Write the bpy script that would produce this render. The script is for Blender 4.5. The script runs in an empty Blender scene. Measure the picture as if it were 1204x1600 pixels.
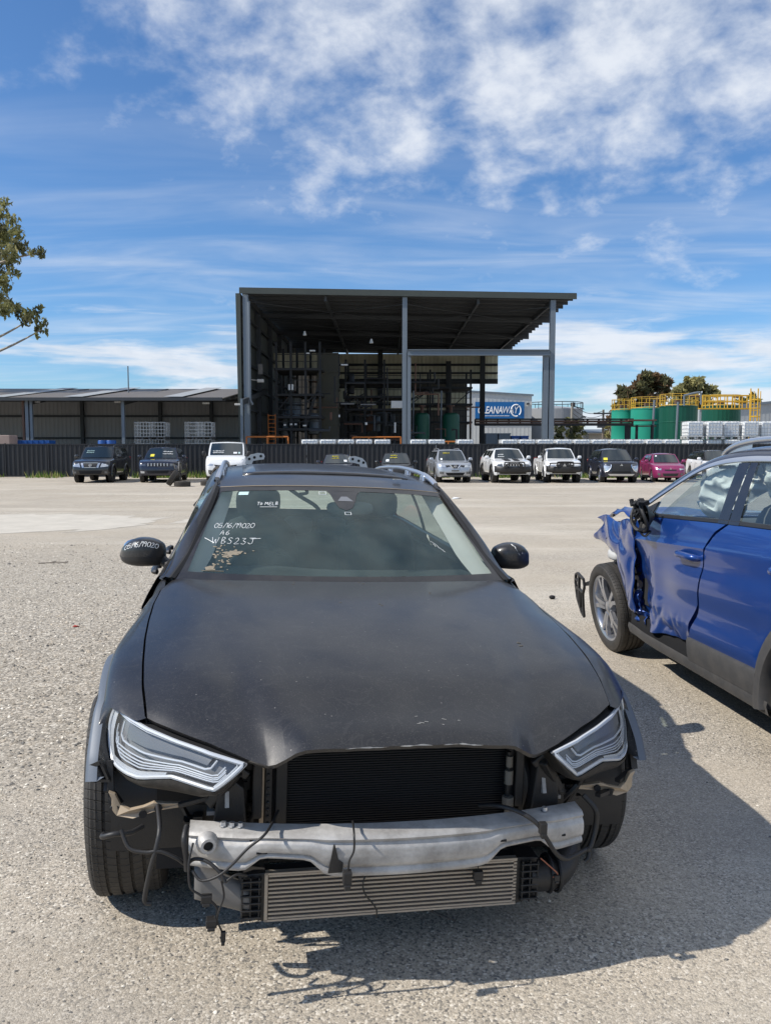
import bpy, bmesh, math, random
import numpy as np
from mathutils import Vector, Matrix, Euler, noise as mnoise

scene = bpy.context.scene
COL = scene.collection
R = math.radians
rng = np.random.default_rng(7)
random.seed(7)

# ------------------------------------------------------------------ camera
cam_d = bpy.data.cameras.new('camera')
cam_d.sensor_fit = 'VERTICAL'
cam_d.sensor_height = 36.0
cam_d.lens = 36.0 * 1249.0 / 1600.0
cam_d.clip_start = 0.05
cam_d.clip_end = 2000.0
cam = bpy.data.objects.new('camera', cam_d)
COL.objects.link(cam)
cam.location = (0, 0, 1.596)
cam.rotation_euler = (R(90 - 4.545), 0, 0)
scene.camera = cam

# ------------------------------------------------------------------ sun, sky, exposure
SUN_DIR = Vector((1.04, 0.24, -1.02)).normalized()      # the way the light travels
SUN_EL = math.asin(-SUN_DIR.z)
sun_d = bpy.data.lights.new('sun', 'SUN')
sun_d.energy = 5.0
sun_d.angle = R(0.53)
sun_d.color = (1.0, 0.945, 0.86)
sun = bpy.data.objects.new('sun', sun_d)
COL.objects.link(sun)
sun.rotation_euler = SUN_DIR.to_track_quat('-Z', 'Y').to_euler()
sun.location = (-20, -5, 25)

scene.view_settings.view_transform = 'Standard'
scene.view_settings.look = 'None'
scene.view_settings.exposure = 0.0
scene.view_settings.gamma = 1.0

world = bpy.data.worlds.new('World')
scene.world = world
world.use_nodes = True


def N(nt, typ, **kw):
    n = nt.nodes.new(typ)
    for k, v in kw.items():
        setattr(n, k, v)
    return n


def build_world():
    nt = world.node_tree
    nt.nodes.clear()
    L = nt.links.new
    out = N(nt, 'ShaderNodeOutputWorld')
    bg = N(nt, 'ShaderNodeBackground')
    bg.inputs['Strength'].default_value = 0.088
    sky = N(nt, 'ShaderNodeTexSky', sky_type='NISHITA')
    sky.sun_disc = False
    sky.sun_elevation = SUN_EL
    sky.sun_rotation = math.atan2(-SUN_DIR.x, -SUN_DIR.y)
    sky.air_density = 1.0
    sky.dust_density = 0.35
    sky.ozone_density = 2.2
    tc = N(nt, 'ShaderNodeTexCoord')
    sep = N(nt, 'ShaderNodeSeparateXYZ')
    L(tc.outputs['Generated'], sep.inputs[0])

    def M(op, a, b=None, c=None, clamp=False):
        m = N(nt, 'ShaderNodeMath', operation=op)
        m.use_clamp = clamp
        for i, v in enumerate((a, b, c)):
            if v is None:
                continue
            if isinstance(v, (int, float)):
                m.inputs[i].default_value = v
            else:
                L(v, m.inputs[i])
        return m.outputs[0]

    def SS(v, a, b):
        m = N(nt, 'ShaderNodeMapRange', interpolation_type='SMOOTHSTEP')
        L(v, m.inputs[0])
        m.inputs[1].default_value = a
        m.inputs[2].default_value = b
        return m.outputs[0]

    x, y, z = sep.outputs
    zc = M('MAXIMUM', z, 0.02)
    # the cloud deck is a flat layer far overhead: direction / height gives its plan position
    u = M('DIVIDE', x, M('ADD', zc, 0.06))
    v = M('DIVIDE', y, M('ADD', zc, 0.06))
    comb = N(nt, 'ShaderNodeCombineXYZ')
    L(u, comb.inputs[0]); L(v, comb.inputs[1])
    # bearing and elevation for placing the cloud fields
    az = M('ARCTAN2', x, y)

    def noise(vec, scale, detail, rough, dist=0.0, sx=1, sy=1, off=(0, 0, 0), rot=0.0):
        mp = N(nt, 'ShaderNodeMapping')
        mp.inputs['Scale'].default_value = (sx, sy, 1)
        mp.inputs['Location'].default_value = off
        mp.inputs['Rotation'].default_value = (0, 0, rot)
        L(vec, mp.inputs[0])
        n = N(nt, 'ShaderNodeTexNoise')
        n.inputs['Scale'].default_value = scale
        n.inputs['Detail'].default_value = detail
        n.inputs['Roughness'].default_value = rough
        n.inputs['Distortion'].default_value = dist
        L(mp.outputs[0], n.inputs['Vector'])
        return n.outputs['Fac']

    P = comb.outputs[0]
    zq = M('ADD', zc, 0.42)
    comb3 = N(nt, 'ShaderNodeCombineXYZ')
    L(M('DIVIDE', x, zq), comb3.inputs[0]); L(M('DIVIDE', y, zq), comb3.inputs[1])
    P3 = comb3.outputs[0]
    big = noise(P3, 2.0, 3, 0.5, 0.3, off=(3.1, 1.7, 0))
    puffs = noise(P3, 8.5, 6, 0.56, 0.15, sx=1.0, sy=1.05, off=(1.3, 0.4, 0), rot=0.6)
    fine = noise(P3, 24.0, 5, 0.6, 0.15, off=(0.3, 5.0, 0))
    streak = noise(P, 1.5, 5, 0.55, 0.6, sx=0.55, sy=1.6, off=(4.2, 0.9, 0), rot=-0.25)
    # mottled high cloud, upper right
    fld1 = M('MULTIPLY', SS(z, 0.16, 0.38), SS(M('ADD', az, M('MULTIPLY', M('SUBTRACT', z, 0.35), 0.75)), -0.38, 0.05))
    mott = M('ADD', M('MULTIPLY', puffs, 0.75), M('MULTIPLY', fine, 0.25))
    mott = M('ADD', mott, M('MULTIPLY', M('SUBTRACT', big, 0.5), 0.55))
    c1 = SS(M('ADD', mott, M('MULTIPLY', M('SUBTRACT', fld1, 1.0), 0.36)), 0.22, 0.64)
    # thin streaks across the middle
    fld2 = M('MULTIPLY', SS(z, 0.03, 0.10), SS(z, 0.42, 0.20))
    c2 = M('MULTIPLY', M('MULTIPLY', SS(streak, 0.36, 0.90), fld2), 0.58)
    # low bank of flat clouds near the horizon
    comb2 = N(nt, 'ShaderNodeCombineXYZ')
    L(M('MULTIPLY', az, 2.2), comb2.inputs[0]); L(M('MULTIPLY', z, 16.0), comb2.inputs[1])
    bank = noise(comb2.outputs[0], 1.9, 7, 0.58, 0.35, off=(2.4, 0.65, 0))
    fld3 = M('MULTIPLY', SS(z, 0.20, 0.09), SS(M('ADD', az, M('MULTIPLY', bank, 0.3)), -0.75, 0.35))
    c3 = M('MULTIPLY', SS(M('ADD', bank, M('MULTIPLY', fld3, 0.22)), 0.56, 0.78), SS(z, 0.22, 0.13))
    cl = M('MAXIMUM', M('MAXIMUM', c1, c2), c3)
    cl = M('MULTIPLY', cl, 0.93, clamp=True)
    # cloud brightness: greyer where thick
    thick = M('MULTIPLY', M('MULTIPLY', SS(puffs, 0.62, 0.40), 0.42), 1.0)
    ccol = N(nt, 'ShaderNodeMix', data_type='RGBA')
    L(thick, ccol.inputs[0])
    ccol.inputs[6].default_value = (9.6, 10.1, 10.9, 1)
    ccol.inputs[7].default_value = (7.0, 7.9, 9.2, 1)
    # sky tint
    tint = N(nt, 'ShaderNodeMix', data_type='RGBA', blend_type='MULTIPLY')
    tint.inputs[0].default_value = 1.0
    L(sky.outputs[0], tint.inputs[6])
    tint.inputs[7].default_value = (0.84, 1.22, 1.60, 1)
    mix = N(nt, 'ShaderNodeMix', data_type='RGBA')
    L(cl, mix.inputs[0])
    L(tint.outputs[2], mix.inputs[6])
    L(ccol.outputs[2], mix.inputs[7])
    L(mix.outputs[2], bg.inputs['Color'])
    L(bg.outputs[0], out.inputs['Surface'])


build_world()


# ------------------------------------------------------------------ materials
def pbr(name, col, rough=0.5, metal=0.0, coat=0.0, spec=0.5, vary=0.0, vscale=5.0, bump=0.0, bscale=40.0,
        dust=0.0, dustcol=(0.36, 0.31, 0.25), dscale=3.0, trans=0.0, alpha=1.0, rvar=0.0, obj=True):
    m = bpy.data.materials.new(name)
    m.use_nodes = True
    nt = m.node_tree
    L = nt.links.new
    b = nt.nodes['Principled BSDF']
    b.inputs['Base Color'].default_value = (*col, 1)
    b.inputs['Roughness'].default_value = rough
    b.inputs['Metallic'].default_value = metal
    b.inputs['Coat Weight'].default_value = coat
    b.inputs['Coat Roughness'].default_value = 0.06
    b.inputs['Specular IOR Level'].default_value = spec
    if trans:
        b.inputs['Transmission Weight'].default_value = trans
    if alpha < 1:
        b.inputs['Alpha'].default_value = alpha
    tc = N(nt, 'ShaderNodeTexCoord')
    vec = tc.outputs['Object']
    colsock = None
    if vary > 0:
        n = N(nt, 'ShaderNodeTexNoise')
        n.inputs['Scale'].default_value = vscale
        n.inputs['Detail'].default_value = 6
        n.inputs['Roughness'].default_value = 0.65
        L(vec, n.inputs['Vector'])
        mx = N(nt, 'ShaderNodeMix', data_type='RGBA')
        L(n.outputs['Fac'], mx.inputs[0])
        mx.inputs[6].default_value = tuple(max(0, c * (1 - vary)) for c in col) + (1,)
        mx.inputs[7].default_value = tuple(min(1, c * (1 + vary)) for c in col) + (1,)
        colsock = mx.outputs[2]
        if rvar:
            mr = N(nt, 'ShaderNodeMapRange')
            L(n.outputs['Fac'], mr.inputs[0])
            mr.inputs[1].default_value = 0.3
            mr.inputs[2].default_value = 0.7
            mr.inputs[3].default_value = max(0.02, rough - rvar)
            mr.inputs[4].default_value = min(1, rough + rvar)
            L(mr.outputs[0], b.inputs['Roughness'])
    if dust > 0:
        n = N(nt, 'ShaderNodeTexNoise')
        n.inputs['Scale'].default_value = dscale
        n.inputs['Detail'].default_value = 9
        n.inputs['Roughness'].default_value = 0.72
        L(vec, n.inputs['Vector'])
        mr = N(nt, 'ShaderNodeMapRange')
        mr.inputs[1].default_value = 0.38
        mr.inputs[2].default_value = 0.72
        mr.inputs[3].default_value = dust * 0.25
        mr.inputs[4].default_value = dust
        L(n.outputs['Fac'], mr.inputs[0])
        mx = N(nt, 'ShaderNodeMix', data_type='RGBA')
        L(mr.outputs[0], mx.inputs[0])
        if colsock is not None:
            L(colsock, mx.inputs[6])
        else:
            mx.inputs[6].default_value = (*col, 1)
        mx.inputs[7].default_value = (*dustcol, 1)
        colsock = mx.outputs[2]
        cr = N(nt, 'ShaderNodeMapRange')
        L(mr.outputs[0], cr.inputs[0])
        cr.inputs[1].default_value = 0
        cr.inputs[2].default_value = max(dust, 1e-3)
        cr.inputs[3].default_value = 0.05
        cr.inputs[4].default_value = 0.05 + dust * 0.9
        if coat > 0:
            L(cr.outputs[0], b.inputs['Coat Roughness'])
    if colsock is not None:
        L(colsock, b.inputs['Base Color'])
    if bump > 0:
        n = N(nt, 'ShaderNodeTexNoise')
        n.inputs['Scale'].default_value = bscale
        n.inputs['Detail'].default_value = 5
        L(vec, n.inputs['Vector'])
        bp = N(nt, 'ShaderNodeBump')
        bp.inputs['Strength'].default_value = bump
        bp.inputs['Distance'].default_value = 0.01
        L(n.outputs['Fac'], bp.inputs['Height'])
        L(bp.outputs[0], b.inputs['Normal'])
    return m


def glass_mat(name, tint, gloss=0.08, dustamt=0.06, dustcol=(0.30, 0.33, 0.32), rough=0.02, ior=1.5):
    """thin sheet glass: tinted see-through, clear reflections, a film of dust"""
    m = bpy.data.materials.new(name)
    m.use_nodes = True
    nt = m.node_tree
    nt.nodes.clear()
    L = nt.links.new
    out = N(nt, 'ShaderNodeOutputMaterial')
    tr = N(nt, 'ShaderNodeBsdfTransparent')
    tr.inputs[0].default_value = (*tint, 1)
    gl = N(nt, 'ShaderNodeBsdfGlossy')
    gl.inputs['Roughness'].default_value = rough
    gl.inputs['Color'].default_value = (0.95, 1.0, 0.98, 1)
    # Schlick reflectance from the facing angle, the same on both sides of the sheet
    lw = N(nt, 'ShaderNodeLayerWeight')
    lw.inputs['Blend'].default_value = 0.5
    pw = N(nt, 'ShaderNodeMath', operation='POWER')
    L(lw.outputs['Facing'], pw.inputs[0])
    pw.inputs[1].default_value = 5.0
    f0 = ((ior - 1) / (ior + 1)) ** 2
    fr = N(nt, 'ShaderNodeMath', operation='MULTIPLY_ADD')
    L(pw.outputs[0], fr.inputs[0])
    fr.inputs[1].default_value = 1 - f0
    fr.inputs[2].default_value = f0
    ad = N(nt, 'ShaderNodeMath', operation='ADD')
    ad.use_clamp = True
    L(fr.outputs[0], ad.inputs[0])
    ad.inputs[1].default_value = gloss
    m1 = N(nt, 'ShaderNodeMixShader')
    L(ad.outputs[0], m1.inputs[0]); L(tr.outputs[0], m1.inputs[1]); L(gl.outputs[0], m1.inputs[2])
    df = N(nt, 'ShaderNodeBsdfDiffuse')
    df.inputs[0].default_value = (*dustcol, 1)
    tc = N(nt, 'ShaderNodeTexCoord')
    n = N(nt, 'ShaderNodeTexNoise')
    n.inputs['Scale'].default_value = 6
    n.inputs['Detail'].default_value = 8
    L(tc.outputs['Object'], n.inputs['Vector'])
    mr = N(nt, 'ShaderNodeMapRange')
    L(n.outputs['Fac'], mr.inputs[0])
    mr.inputs[1].default_value = 0.3
    mr.inputs[2].default_value = 0.8
    mr.inputs[3].default_value = dustamt * 0.6
    mr.inputs[4].default_value = dustamt * 1.4
    m2 = N(nt, 'ShaderNodeMixShader')
    L(mr.outputs[0], m2.inputs[0]); L(m1.outputs[0], m2.inputs[1]); L(df.outputs[0], m2.inputs[2])
    L(m2.outputs[0], out.inputs['Surface'])
    return m


def corrugated(name, col, pitch=0.2, axis='X', depth=0.5, rough=0.5, metal=0.0, dirt=0.35, dirtcol=None, vscale=0.6, spec=0.3):
    """ribbed steel sheet; ribs run along the other axis"""
    m = pbr(name, col, rough, metal, spec=spec)
    nt = m.node_tree
    L = nt.links.new
    b = nt.nodes['Principled BSDF']
    tc = N(nt, 'ShaderNodeTexCoord')
    sp = N(nt, 'ShaderNodeSeparateXYZ')
    L(tc.outputs['Object'], sp.inputs[0])
    mu = N(nt, 'ShaderNodeMath', operation='MULTIPLY')
    L(sp.outputs['XYZ'.index(axis)], mu.inputs[0])
    mu.inputs[1].default_value = 2 * math.pi / pitch
    si = N(nt, 'ShaderNodeMath', operation='SINE')
    L(mu.outputs[0], si.inputs[0])
    mr = N(nt, 'ShaderNodeMapRange', interpolation_type='SMOOTHSTEP')
    L(si.outputs[0], mr.inputs[0])
    mr.inputs[1].default_value = -0.2
    mr.inputs[2].default_value = 0.6
    bp = N(nt, 'ShaderNodeBump')
    bp.inputs['Strength'].default_value = depth
    bp.inputs['Distance'].default_value = 0.03
    L(mr.outputs[0], bp.inputs['Height'])
    L(bp.outputs[0], b.inputs['Normal'])
    mp = N(nt, 'ShaderNodeMapping')
    mp.inputs['Scale'].default_value = (1, 1, 0.15)
    L(tc.outputs['Object'], mp.inputs[0])
    n = N(nt, 'ShaderNodeTexNoise')
    n.inputs['Scale'].default_value = vscale
    n.inputs['Detail'].default_value = 8
    n.inputs['Roughness'].default_value = 0.7
    L(mp.outputs[0], n.inputs['Vector'])
    mx = N(nt, 'ShaderNodeMix', data_type='RGBA')
    L(n.outputs['Fac'], mx.inputs[0])
    dc = dirtcol or tuple(c * (1 - dirt) for c in col)
    mx.inputs[6].default_value = (*dc, 1)
    mx.inputs[7].default_value = (*(min(1, c * (1 + dirt * .6)) for c in col), 1)
    L(mx.outputs[2], b.inputs['Base Color'])
    return m


MT = {}
MT['paint_grey'] = pbr('dusty charcoal paint', (0.0155, 0.0155, 0.017), 0.40, 0.25, coat=0.40, dust=0.17, dscale=3.2, dustcol=(0.13, 0.117, 0.10))


def road_film(m):
    # speckled dust, dried water rings and hairline scratches over the paint
    nt = m.node_tree
    L = nt.links.new
    b = nt.nodes['Principled BSDF']
    src = b.inputs['Base Color'].links[0].from_socket
    tc = N(nt, 'ShaderNodeTexCoord')
    V = tc.outputs['Object']

    def mrange(f, a, c, lo, hi):
        x = N(nt, 'ShaderNodeMapRange', interpolation_type='SMOOTHSTEP')
        L(f, x.inputs[0])
        for i, v in enumerate((a, c, lo, hi)):
            x.inputs[i + 1].default_value = v
        return x.outputs[0]

    def mixc(f, a, col):
        x = N(nt, 'ShaderNodeMix', data_type='RGBA')
        L(f, x.inputs[0]); L(a, x.inputs[6])
        x.inputs[7].default_value = (*col, 1)
        return x.outputs[2]
    n1 = N(nt, 'ShaderNodeTexNoise')
    n1.inputs['Scale'].default_value = 260
    n1.inputs['Detail'].default_value = 3
    L(V, n1.inputs['Vector'])
    c = mixc(mrange(n1.outputs['Fac'], 0.56, 0.72, 0, 0.30), src, (0.16, 0.145, 0.125))
    n2 = N(nt, 'ShaderNodeTexNoise')
    n2.inputs['Scale'].default_value = 8
    n2.inputs['Detail'].default_value = 4
    n2.inputs['Distortion'].default_value = 1.2
    L(V, n2.inputs['Vector'])
    ring = N(nt, 'ShaderNodeMath', operation='PINGPONG')
    L(n2.outputs['Fac'], ring.inputs[0])
    ring.inputs[1].default_value = 0.09
    c = mixc(mrange(ring.outputs[0], 0.016, 0.0, 0, 0.10), c, (0.15, 0.14, 0.125))
    vo = N(nt, 'ShaderNodeTexVoronoi')
    vo.inputs['Scale'].default_value = 55
    L(V, vo.inputs['Vector'])
    sp = N(nt, 'ShaderNodeSeparateColor')
    L(vo.outputs['Color'], sp.inputs[0])
    dot = N(nt, 'ShaderNodeMath', operation='MULTIPLY')
    L(mrange(vo.outputs['Distance'], 0.16, 0.08, 0, 0.6), dot.inputs[0])
    L(mrange(sp.outputs[0], 0.93, 0.96, 0, 1), dot.inputs[1])
    c = mixc(dot.outputs[0], c, (0.30, 0.28, 0.25))
    L(c, b.inputs['Base Color'])
    bp = N(nt, 'ShaderNodeBump')
    bp.inputs['Strength'].default_value = 0.05
    bp.inputs['Distance'].default_value = 0.002
    L(n1.outputs['Fac'], bp.inputs['Height'])
    L(bp.outputs[0], b.inputs['Normal'])


road_film(MT['paint_grey'])
MT['flare'] = pbr('arch trim grey', (0.115, 0.135, 0.165), 0.5, 0.1, vary=0.12, vscale=9, spec=0.35)
MT['black_plastic'] = pbr('black plastic', (0.010, 0.010, 0.011), 0.5, vary=0.3, vscale=14, bump=0.1, bscale=160, dust=0.05)
MT['black_dull'] = pbr('dull black', (0.008, 0.008, 0.009), 0.8, vary=0.3)
MT['black_gloss'] = pbr('gloss black', (0.008, 0.008, 0.009), 0.12, coat=0.5, dust=0.06)
MT['dusty_gloss'] = pbr('dusty gloss black', (0.012, 0.012, 0.013), 0.35, coat=0.4, dust=0.10, dscale=9)
MT['lamp_shell_black'] = pbr('lamp shell black', (0.010, 0.010, 0.010), 0.55, spec=0.3, dust=0.10, dscale=45)
MT['dirt'] = pbr('dried dirt', (0.085, 0.078, 0.066), 0.9, vary=0.3, vscale=40)
MT['pillar_inner'] = pbr('pale pillar trim', (0.52, 0.44, 0.42), 0.85, vary=0.05)
MT['rubber'] = pbr('tyre rubber', (0.014, 0.0135, 0.013), 0.7, vary=0.35, vscale=25, bump=0.2, bscale=120, dust=0.13, dscale=6)


def tread_bump(m):
    # fine cross cuts round the running surface of a tyre
    nt = m.node_tree
    L = nt.links.new
    b = nt.nodes['Principled BSDF']
    tc = N(nt, 'ShaderNodeTexCoord')
    sp = N(nt, 'ShaderNodeSeparateXYZ')
    L(tc.outputs['Object'], sp.inputs[0])

    def M(op, a, c=0.0, e=None):
        q = N(nt, 'ShaderNodeMath', operation=op)
        for i, v in enumerate((a, c, e)):
            if v is None:
                continue
            if isinstance(v, (int, float)):
                q.inputs[i].default_value = v
            else:
                L(v, q.inputs[i])
        return q.outputs[0]
    ang = M('ARCTAN2', sp.outputs[1], sp.outputs[2])
    ph = M('ADD', M('MULTIPLY', ang, 74.0), M('MULTIPLY', M('ABSOLUTE', sp.outputs[0]), 55.0))
    w = N(nt, 'ShaderNodeMapRange', interpolation_type='SMOOTHSTEP')
    L(M('SINE', ph), w.inputs[0])
    w.inputs[1].default_value = -0.98
    w.inputs[2].default_value = -0.70
    rad = M('SQRT', M('ADD', M('MULTIPLY', sp.outputs[1], sp.outputs[1]), M('MULTIPLY', sp.outputs[2], sp.outputs[2])))
    ok = M('GREATER_THAN', rad, 0.336)
    h = M('SUBTRACT', 1.0, M('MULTIPLY', M('SUBTRACT', 1.0, w.outputs[0]), ok))
    bp = N(nt, 'ShaderNodeBump')
    bp.inputs['Strength'].default_value = 0.9
    bp.inputs['Distance'].default_value = 0.006
    L(h, bp.inputs['Height'])
    L(bp.outputs[0], b.inputs['Normal'])


tread_bump(MT['rubber'])
MT['alu'] = pbr('bare aluminium', (0.60, 0.585, 0.56), 0.5, 0.2, vary=0.28, vscale=11, bump=0.12, bscale=45, dust=0.85, dscale=8, dustcol=(0.17, 0.155, 0.14))
MT['alu_clean'] = pbr('satin aluminium', (0.62, 0.63, 0.65), 0.32, 0.85, vary=0.06)
MT['chrome'] = pbr('bright trim', (0.75, 0.76, 0.78), 0.14, 1.0)
MT['rim'] = pbr('alloy wheel silver', (0.46, 0.47, 0.50), 0.28, 0.85, vary=0.12, vscale=10)
MT['rim_dark'] = pbr('dark alloy', (0.05, 0.05, 0.055), 0.35, 0.6)
MT['inter'] = pbr('intercooler metal', (0.40, 0.35, 0.29), 0.55, 0.4, vary=0.25, vscale=30, dust=0.35, dscale=12)
MT['tan_metal'] = pbr('tan coated bracket', (0.42, 0.33, 0.23), 0.5, 0.1, vary=0.25, vscale=20)
MT['grey_plastic'] = pbr('grey plastic', (0.12, 0.12, 0.12), 0.55, vary=0.2, dust=0.2)
MT['light_plastic'] = pbr('pale plastic', (0.55, 0.55, 0.53), 0.5)
MT['white_led'] = pbr('lamp guide white', (0.58, 0.60, 0.62), 0.3, 0.2)
MT['lamp_back'] = pbr('lamp reflector', (0.22, 0.225, 0.235), 0.4, 0.2)
MT['lamp_dark'] = pbr('lamp bowl', (0.17, 0.175, 0.18), 0.3, 0.2)
MT['interior'] = pbr('dark cabin trim', (0.020, 0.021, 0.022), 0.8, vary=0.2)
MT['interior_grey'] = pbr('grey cabin cloth', (0.10, 0.11, 0.11), 0.9, vary=0.2)
MT['white_marker'] = pbr('white marker ink', (0.85, 0.85, 0.83), 0.6)
MT['yellow_marker'] = pbr('yellow marker ink', (0.75, 0.65, 0.05), 0.6)
MT['sticker'] = pbr('pale sticker', (0.55, 0.72, 0.70), 0.5)
MT['chip'] = pbr('chipped filler', (0.50, 0.48, 0.44), 0.8, vary=0.5, vscale=60)
MT['glass_front'] = glass_mat('laminated glass', (0.80, 0.91, 0.87), 0.015, 0.11, (0.24, 0.36, 0.36))
MT['glass_side'] = glass_mat('side glass', (0.76, 0.82, 0.80), 0.05, 0.04)
MT['glass_lens'] = glass_mat('lamp lens', (0.95, 0.96, 0.97), 0.0, 0.05, (0.4, 0.4, 0.4), ior=1.28)
MT['glass_far'] = pbr('dark car glass', (0.014, 0.020, 0.020), 0.06, coat=0.6, spec=0.8, vary=0.4, vscale=2.0)
MT['mirror'] = pbr('mirror glass', (0.8, 0.8, 0.8), 0.03, 1.0)
MT['blue_paint'] = pbr('metallic blue paint', (0.003, 0.042, 0.215), 0.35, 0.3, coat=1.0, dust=0.03, dscale=3)
MT['airbag'] = pbr('airbag cloth', (0.76, 0.76, 0.74), 0.9, vary=0.08, bump=0.2, bscale=30)
MT['clad'] = pbr('grey cladding', (0.040, 0.041, 0.043), 0.55, vary=0.15, vscale=20, dust=0.13, dscale=8)
MT['red_lens'] = pbr('red tail lens', (0.25, 0.01, 0.01), 0.15)
MT['copper'] = pbr('copper wire', (0.35, 0.12, 0.06), 0.5)


# ------------------------------------------------------------------ mesh helpers
class MB:
    def __init__(s):
        s.v = []
        s.f = []
        s.m = []

    def add(s, vs, fs, mi=0, M=None):
        o = len(s.v)
        if M is not None:
            vs = [M @ Vector(p) for p in vs]
        s.v.extend([tuple(p) for p in vs])
        s.f.extend([tuple(o + i for i in f) for f in fs])
        s.m.extend([mi] * len(fs))
        return s

    def box(s, c, d, mi=0, M=None, taper=1.0):
        x, y, z = d[0] / 2, d[1] / 2, d[2] / 2
        vs = []
        for k in (-1, 1):
            t = taper if k > 0 else 1.0
            for a, b in ((-1, -1), (1, -1), (1, 1), (-1, 1)):
                vs.append((c[0] + a * x * t, c[1] + b * y * t, c[2] + k * z))
        fs = [(3, 2, 1, 0), (4, 5, 6, 7), (0, 1, 5, 4), (1, 2, 6, 5), (2, 3, 7, 6), (3, 0, 4, 7)]
        return s.add(vs, fs, mi, M)

    def bar(s, a, b, w, h=None, mi=0, up=(0, 0, 1), M=None):
        a, b = Vector(a), Vector(b)
        d = b - a
        if d.length < 1e-6:
            return s
        h = h or w
        d.normalize()
        u = Vector(up)
        if abs(d.dot(u)) > 0.98:
            u = Vector((0, 1, 0))
        sx = d.cross(u).normalized()
        sz = sx.cross(d).normalized()
        vs = []
        for p in (a, b):
            for i, j in ((-1, -1), (1, -1), (1, 1), (-1, 1)):
                vs.append(p + sx * (i * w / 2) + sz * (j * h / 2))
        fs = [(0, 1, 2, 3), (7, 6, 5, 4), (4, 5, 1, 0), (5, 6, 2, 1), (6, 7, 3, 2), (7, 4, 0, 3)]
        return s.add(vs, fs, mi, M)

    def tube(s, pts, r, n=8, mi=0, closed=False, M=None, caps=True):
        P = [Vector(p) for p in pts]
        k = len(P)
        rr = r if hasattr(r, '__len__') else [r] * k
        vs, fs = [], []
        prev = None
        for i in range(k):
            if closed:
                d = P[(i + 1) % k] - P[i - 1]
            else:
                d = P[min(i + 1, k - 1)] - P[max(i - 1, 0)]
            if d.length < 1e-9:
                d = Vector((0, 0, 1))
            d.normalize()
            if prev is None:
                u = Vector((0, 0, 1)) if abs(d.z) < 0.9 else Vector((1, 0, 0))
                a = d.cross(u).normalized()
            else:
                a = (prev - d * prev.dot(d))
                if a.length < 1e-6:
                    a = d.orthogonal()
                a.normalize()
            prev = a
            b = d.cross(a)
            for j in range(n):
                t = 2 * math.pi * j / n
                vs.append(P[i] + (a * math.cos(t) + b * math.sin(t)) * rr[i])
        last = k if closed else k - 1
        for i in range(last):
            i2 = (i + 1) % k
            for j in range(n):
                j2 = (j + 1) % n
                fs.append((i * n + j, i * n + j2, i2 * n + j2, i2 * n + j))
        if caps and not closed:
            fs.append(tuple(range(n - 1, -1, -1)))
            fs.append(tuple((k - 1) * n + j for j in range(n)))
        return s.add(vs, fs, mi, M)

    def lathe(s, prof, n=32, mi=0, M=None, axis='Z', closed=False, arc=None):
        """prof: (radius, height) pairs turned about the axis"""
        vs, fs = [], []
        k = len(prof)
        full = arc is None
        a0, a1 = (0, 2 * math.pi) if full else arc
        cnt = n if full else n + 1
        for j in range(cnt):
            t = a0 + (a1 - a0) * j / n
            c, q = math.cos(t), math.sin(t)
            for r, h in prof:
                if axis == 'Z':
                    vs.append((r * c, r * q, h))
                elif axis == 'X':
                    vs.append((h, r * c, r * q))
                else:
                    vs.append((r * c, h, r * q))
        seg = n if full else n
        for j in range(seg):
            j2 = (j + 1) % cnt
            for i in range(k - 1 if not closed else k):
                i2 = (i + 1) % k
                fs.append((j * k + i, j2 * k + i, j2 * k + i2, j * k + i2))
        return s.add(vs, fs, mi, M)

    def grid(s, rows, mi=0, M=None, flip=False):
        h, w = len(rows), len(rows[0])
        vs = [p for r in rows for p in r]
        fs = []
        for i in range(h - 1):
            for j in range(w - 1):
                q = (i * w + j, i * w + j + 1, (i + 1) * w + j + 1, (i + 1) * w + j)
                fs.append(q[::-1] if flip else q)
        return s.add(vs, fs, mi, M)

    def prism(s, poly, d, mi=0, M=None):
        """poly: 3d points of one face, pushed by vector d"""
        k = len(poly)
        d = Vector(d)
        vs = [Vector(p) for p in poly] + [Vector(p) + d for p in poly]
        fs = [tuple(range(k - 1, -1, -1)), tuple(range(k, 2 * k))]
        for i in range(k):
            j = (i + 1) % k
            fs.append((i, j, k + j, k + i))
        return s.add(vs, fs, mi, M)

    def ball(s, c, r, nu=14, nv=9, mi=0, M=None, e=1.0):
        """(super)ellipsoid; r = three half sizes"""
        def sp(v):
            return math.copysign(abs(v) ** e, v)
        vs, fs = [], []
        for i in range(nv + 1):
            a = -math.pi / 2 + math.pi * i / nv
            for j in range(nu):
                t = 2 * math.pi * j / nu
                vs.append((c[0] + r[0] * sp(math.cos(a)) * sp(math.cos(t)),
                           c[1] + r[1] * sp(math.cos(a)) * sp(math.sin(t)),
                           c[2] + r[2] * sp(math.sin(a))))
        for i in range(nv):
            for j in range(nu):
                j2 = (j + 1) % nu
                fs.append((i * nu + j, i * nu + j2, (i + 1) * nu + j2, (i + 1) * nu + j))
        return s.add(vs, fs, mi, M)

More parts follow.
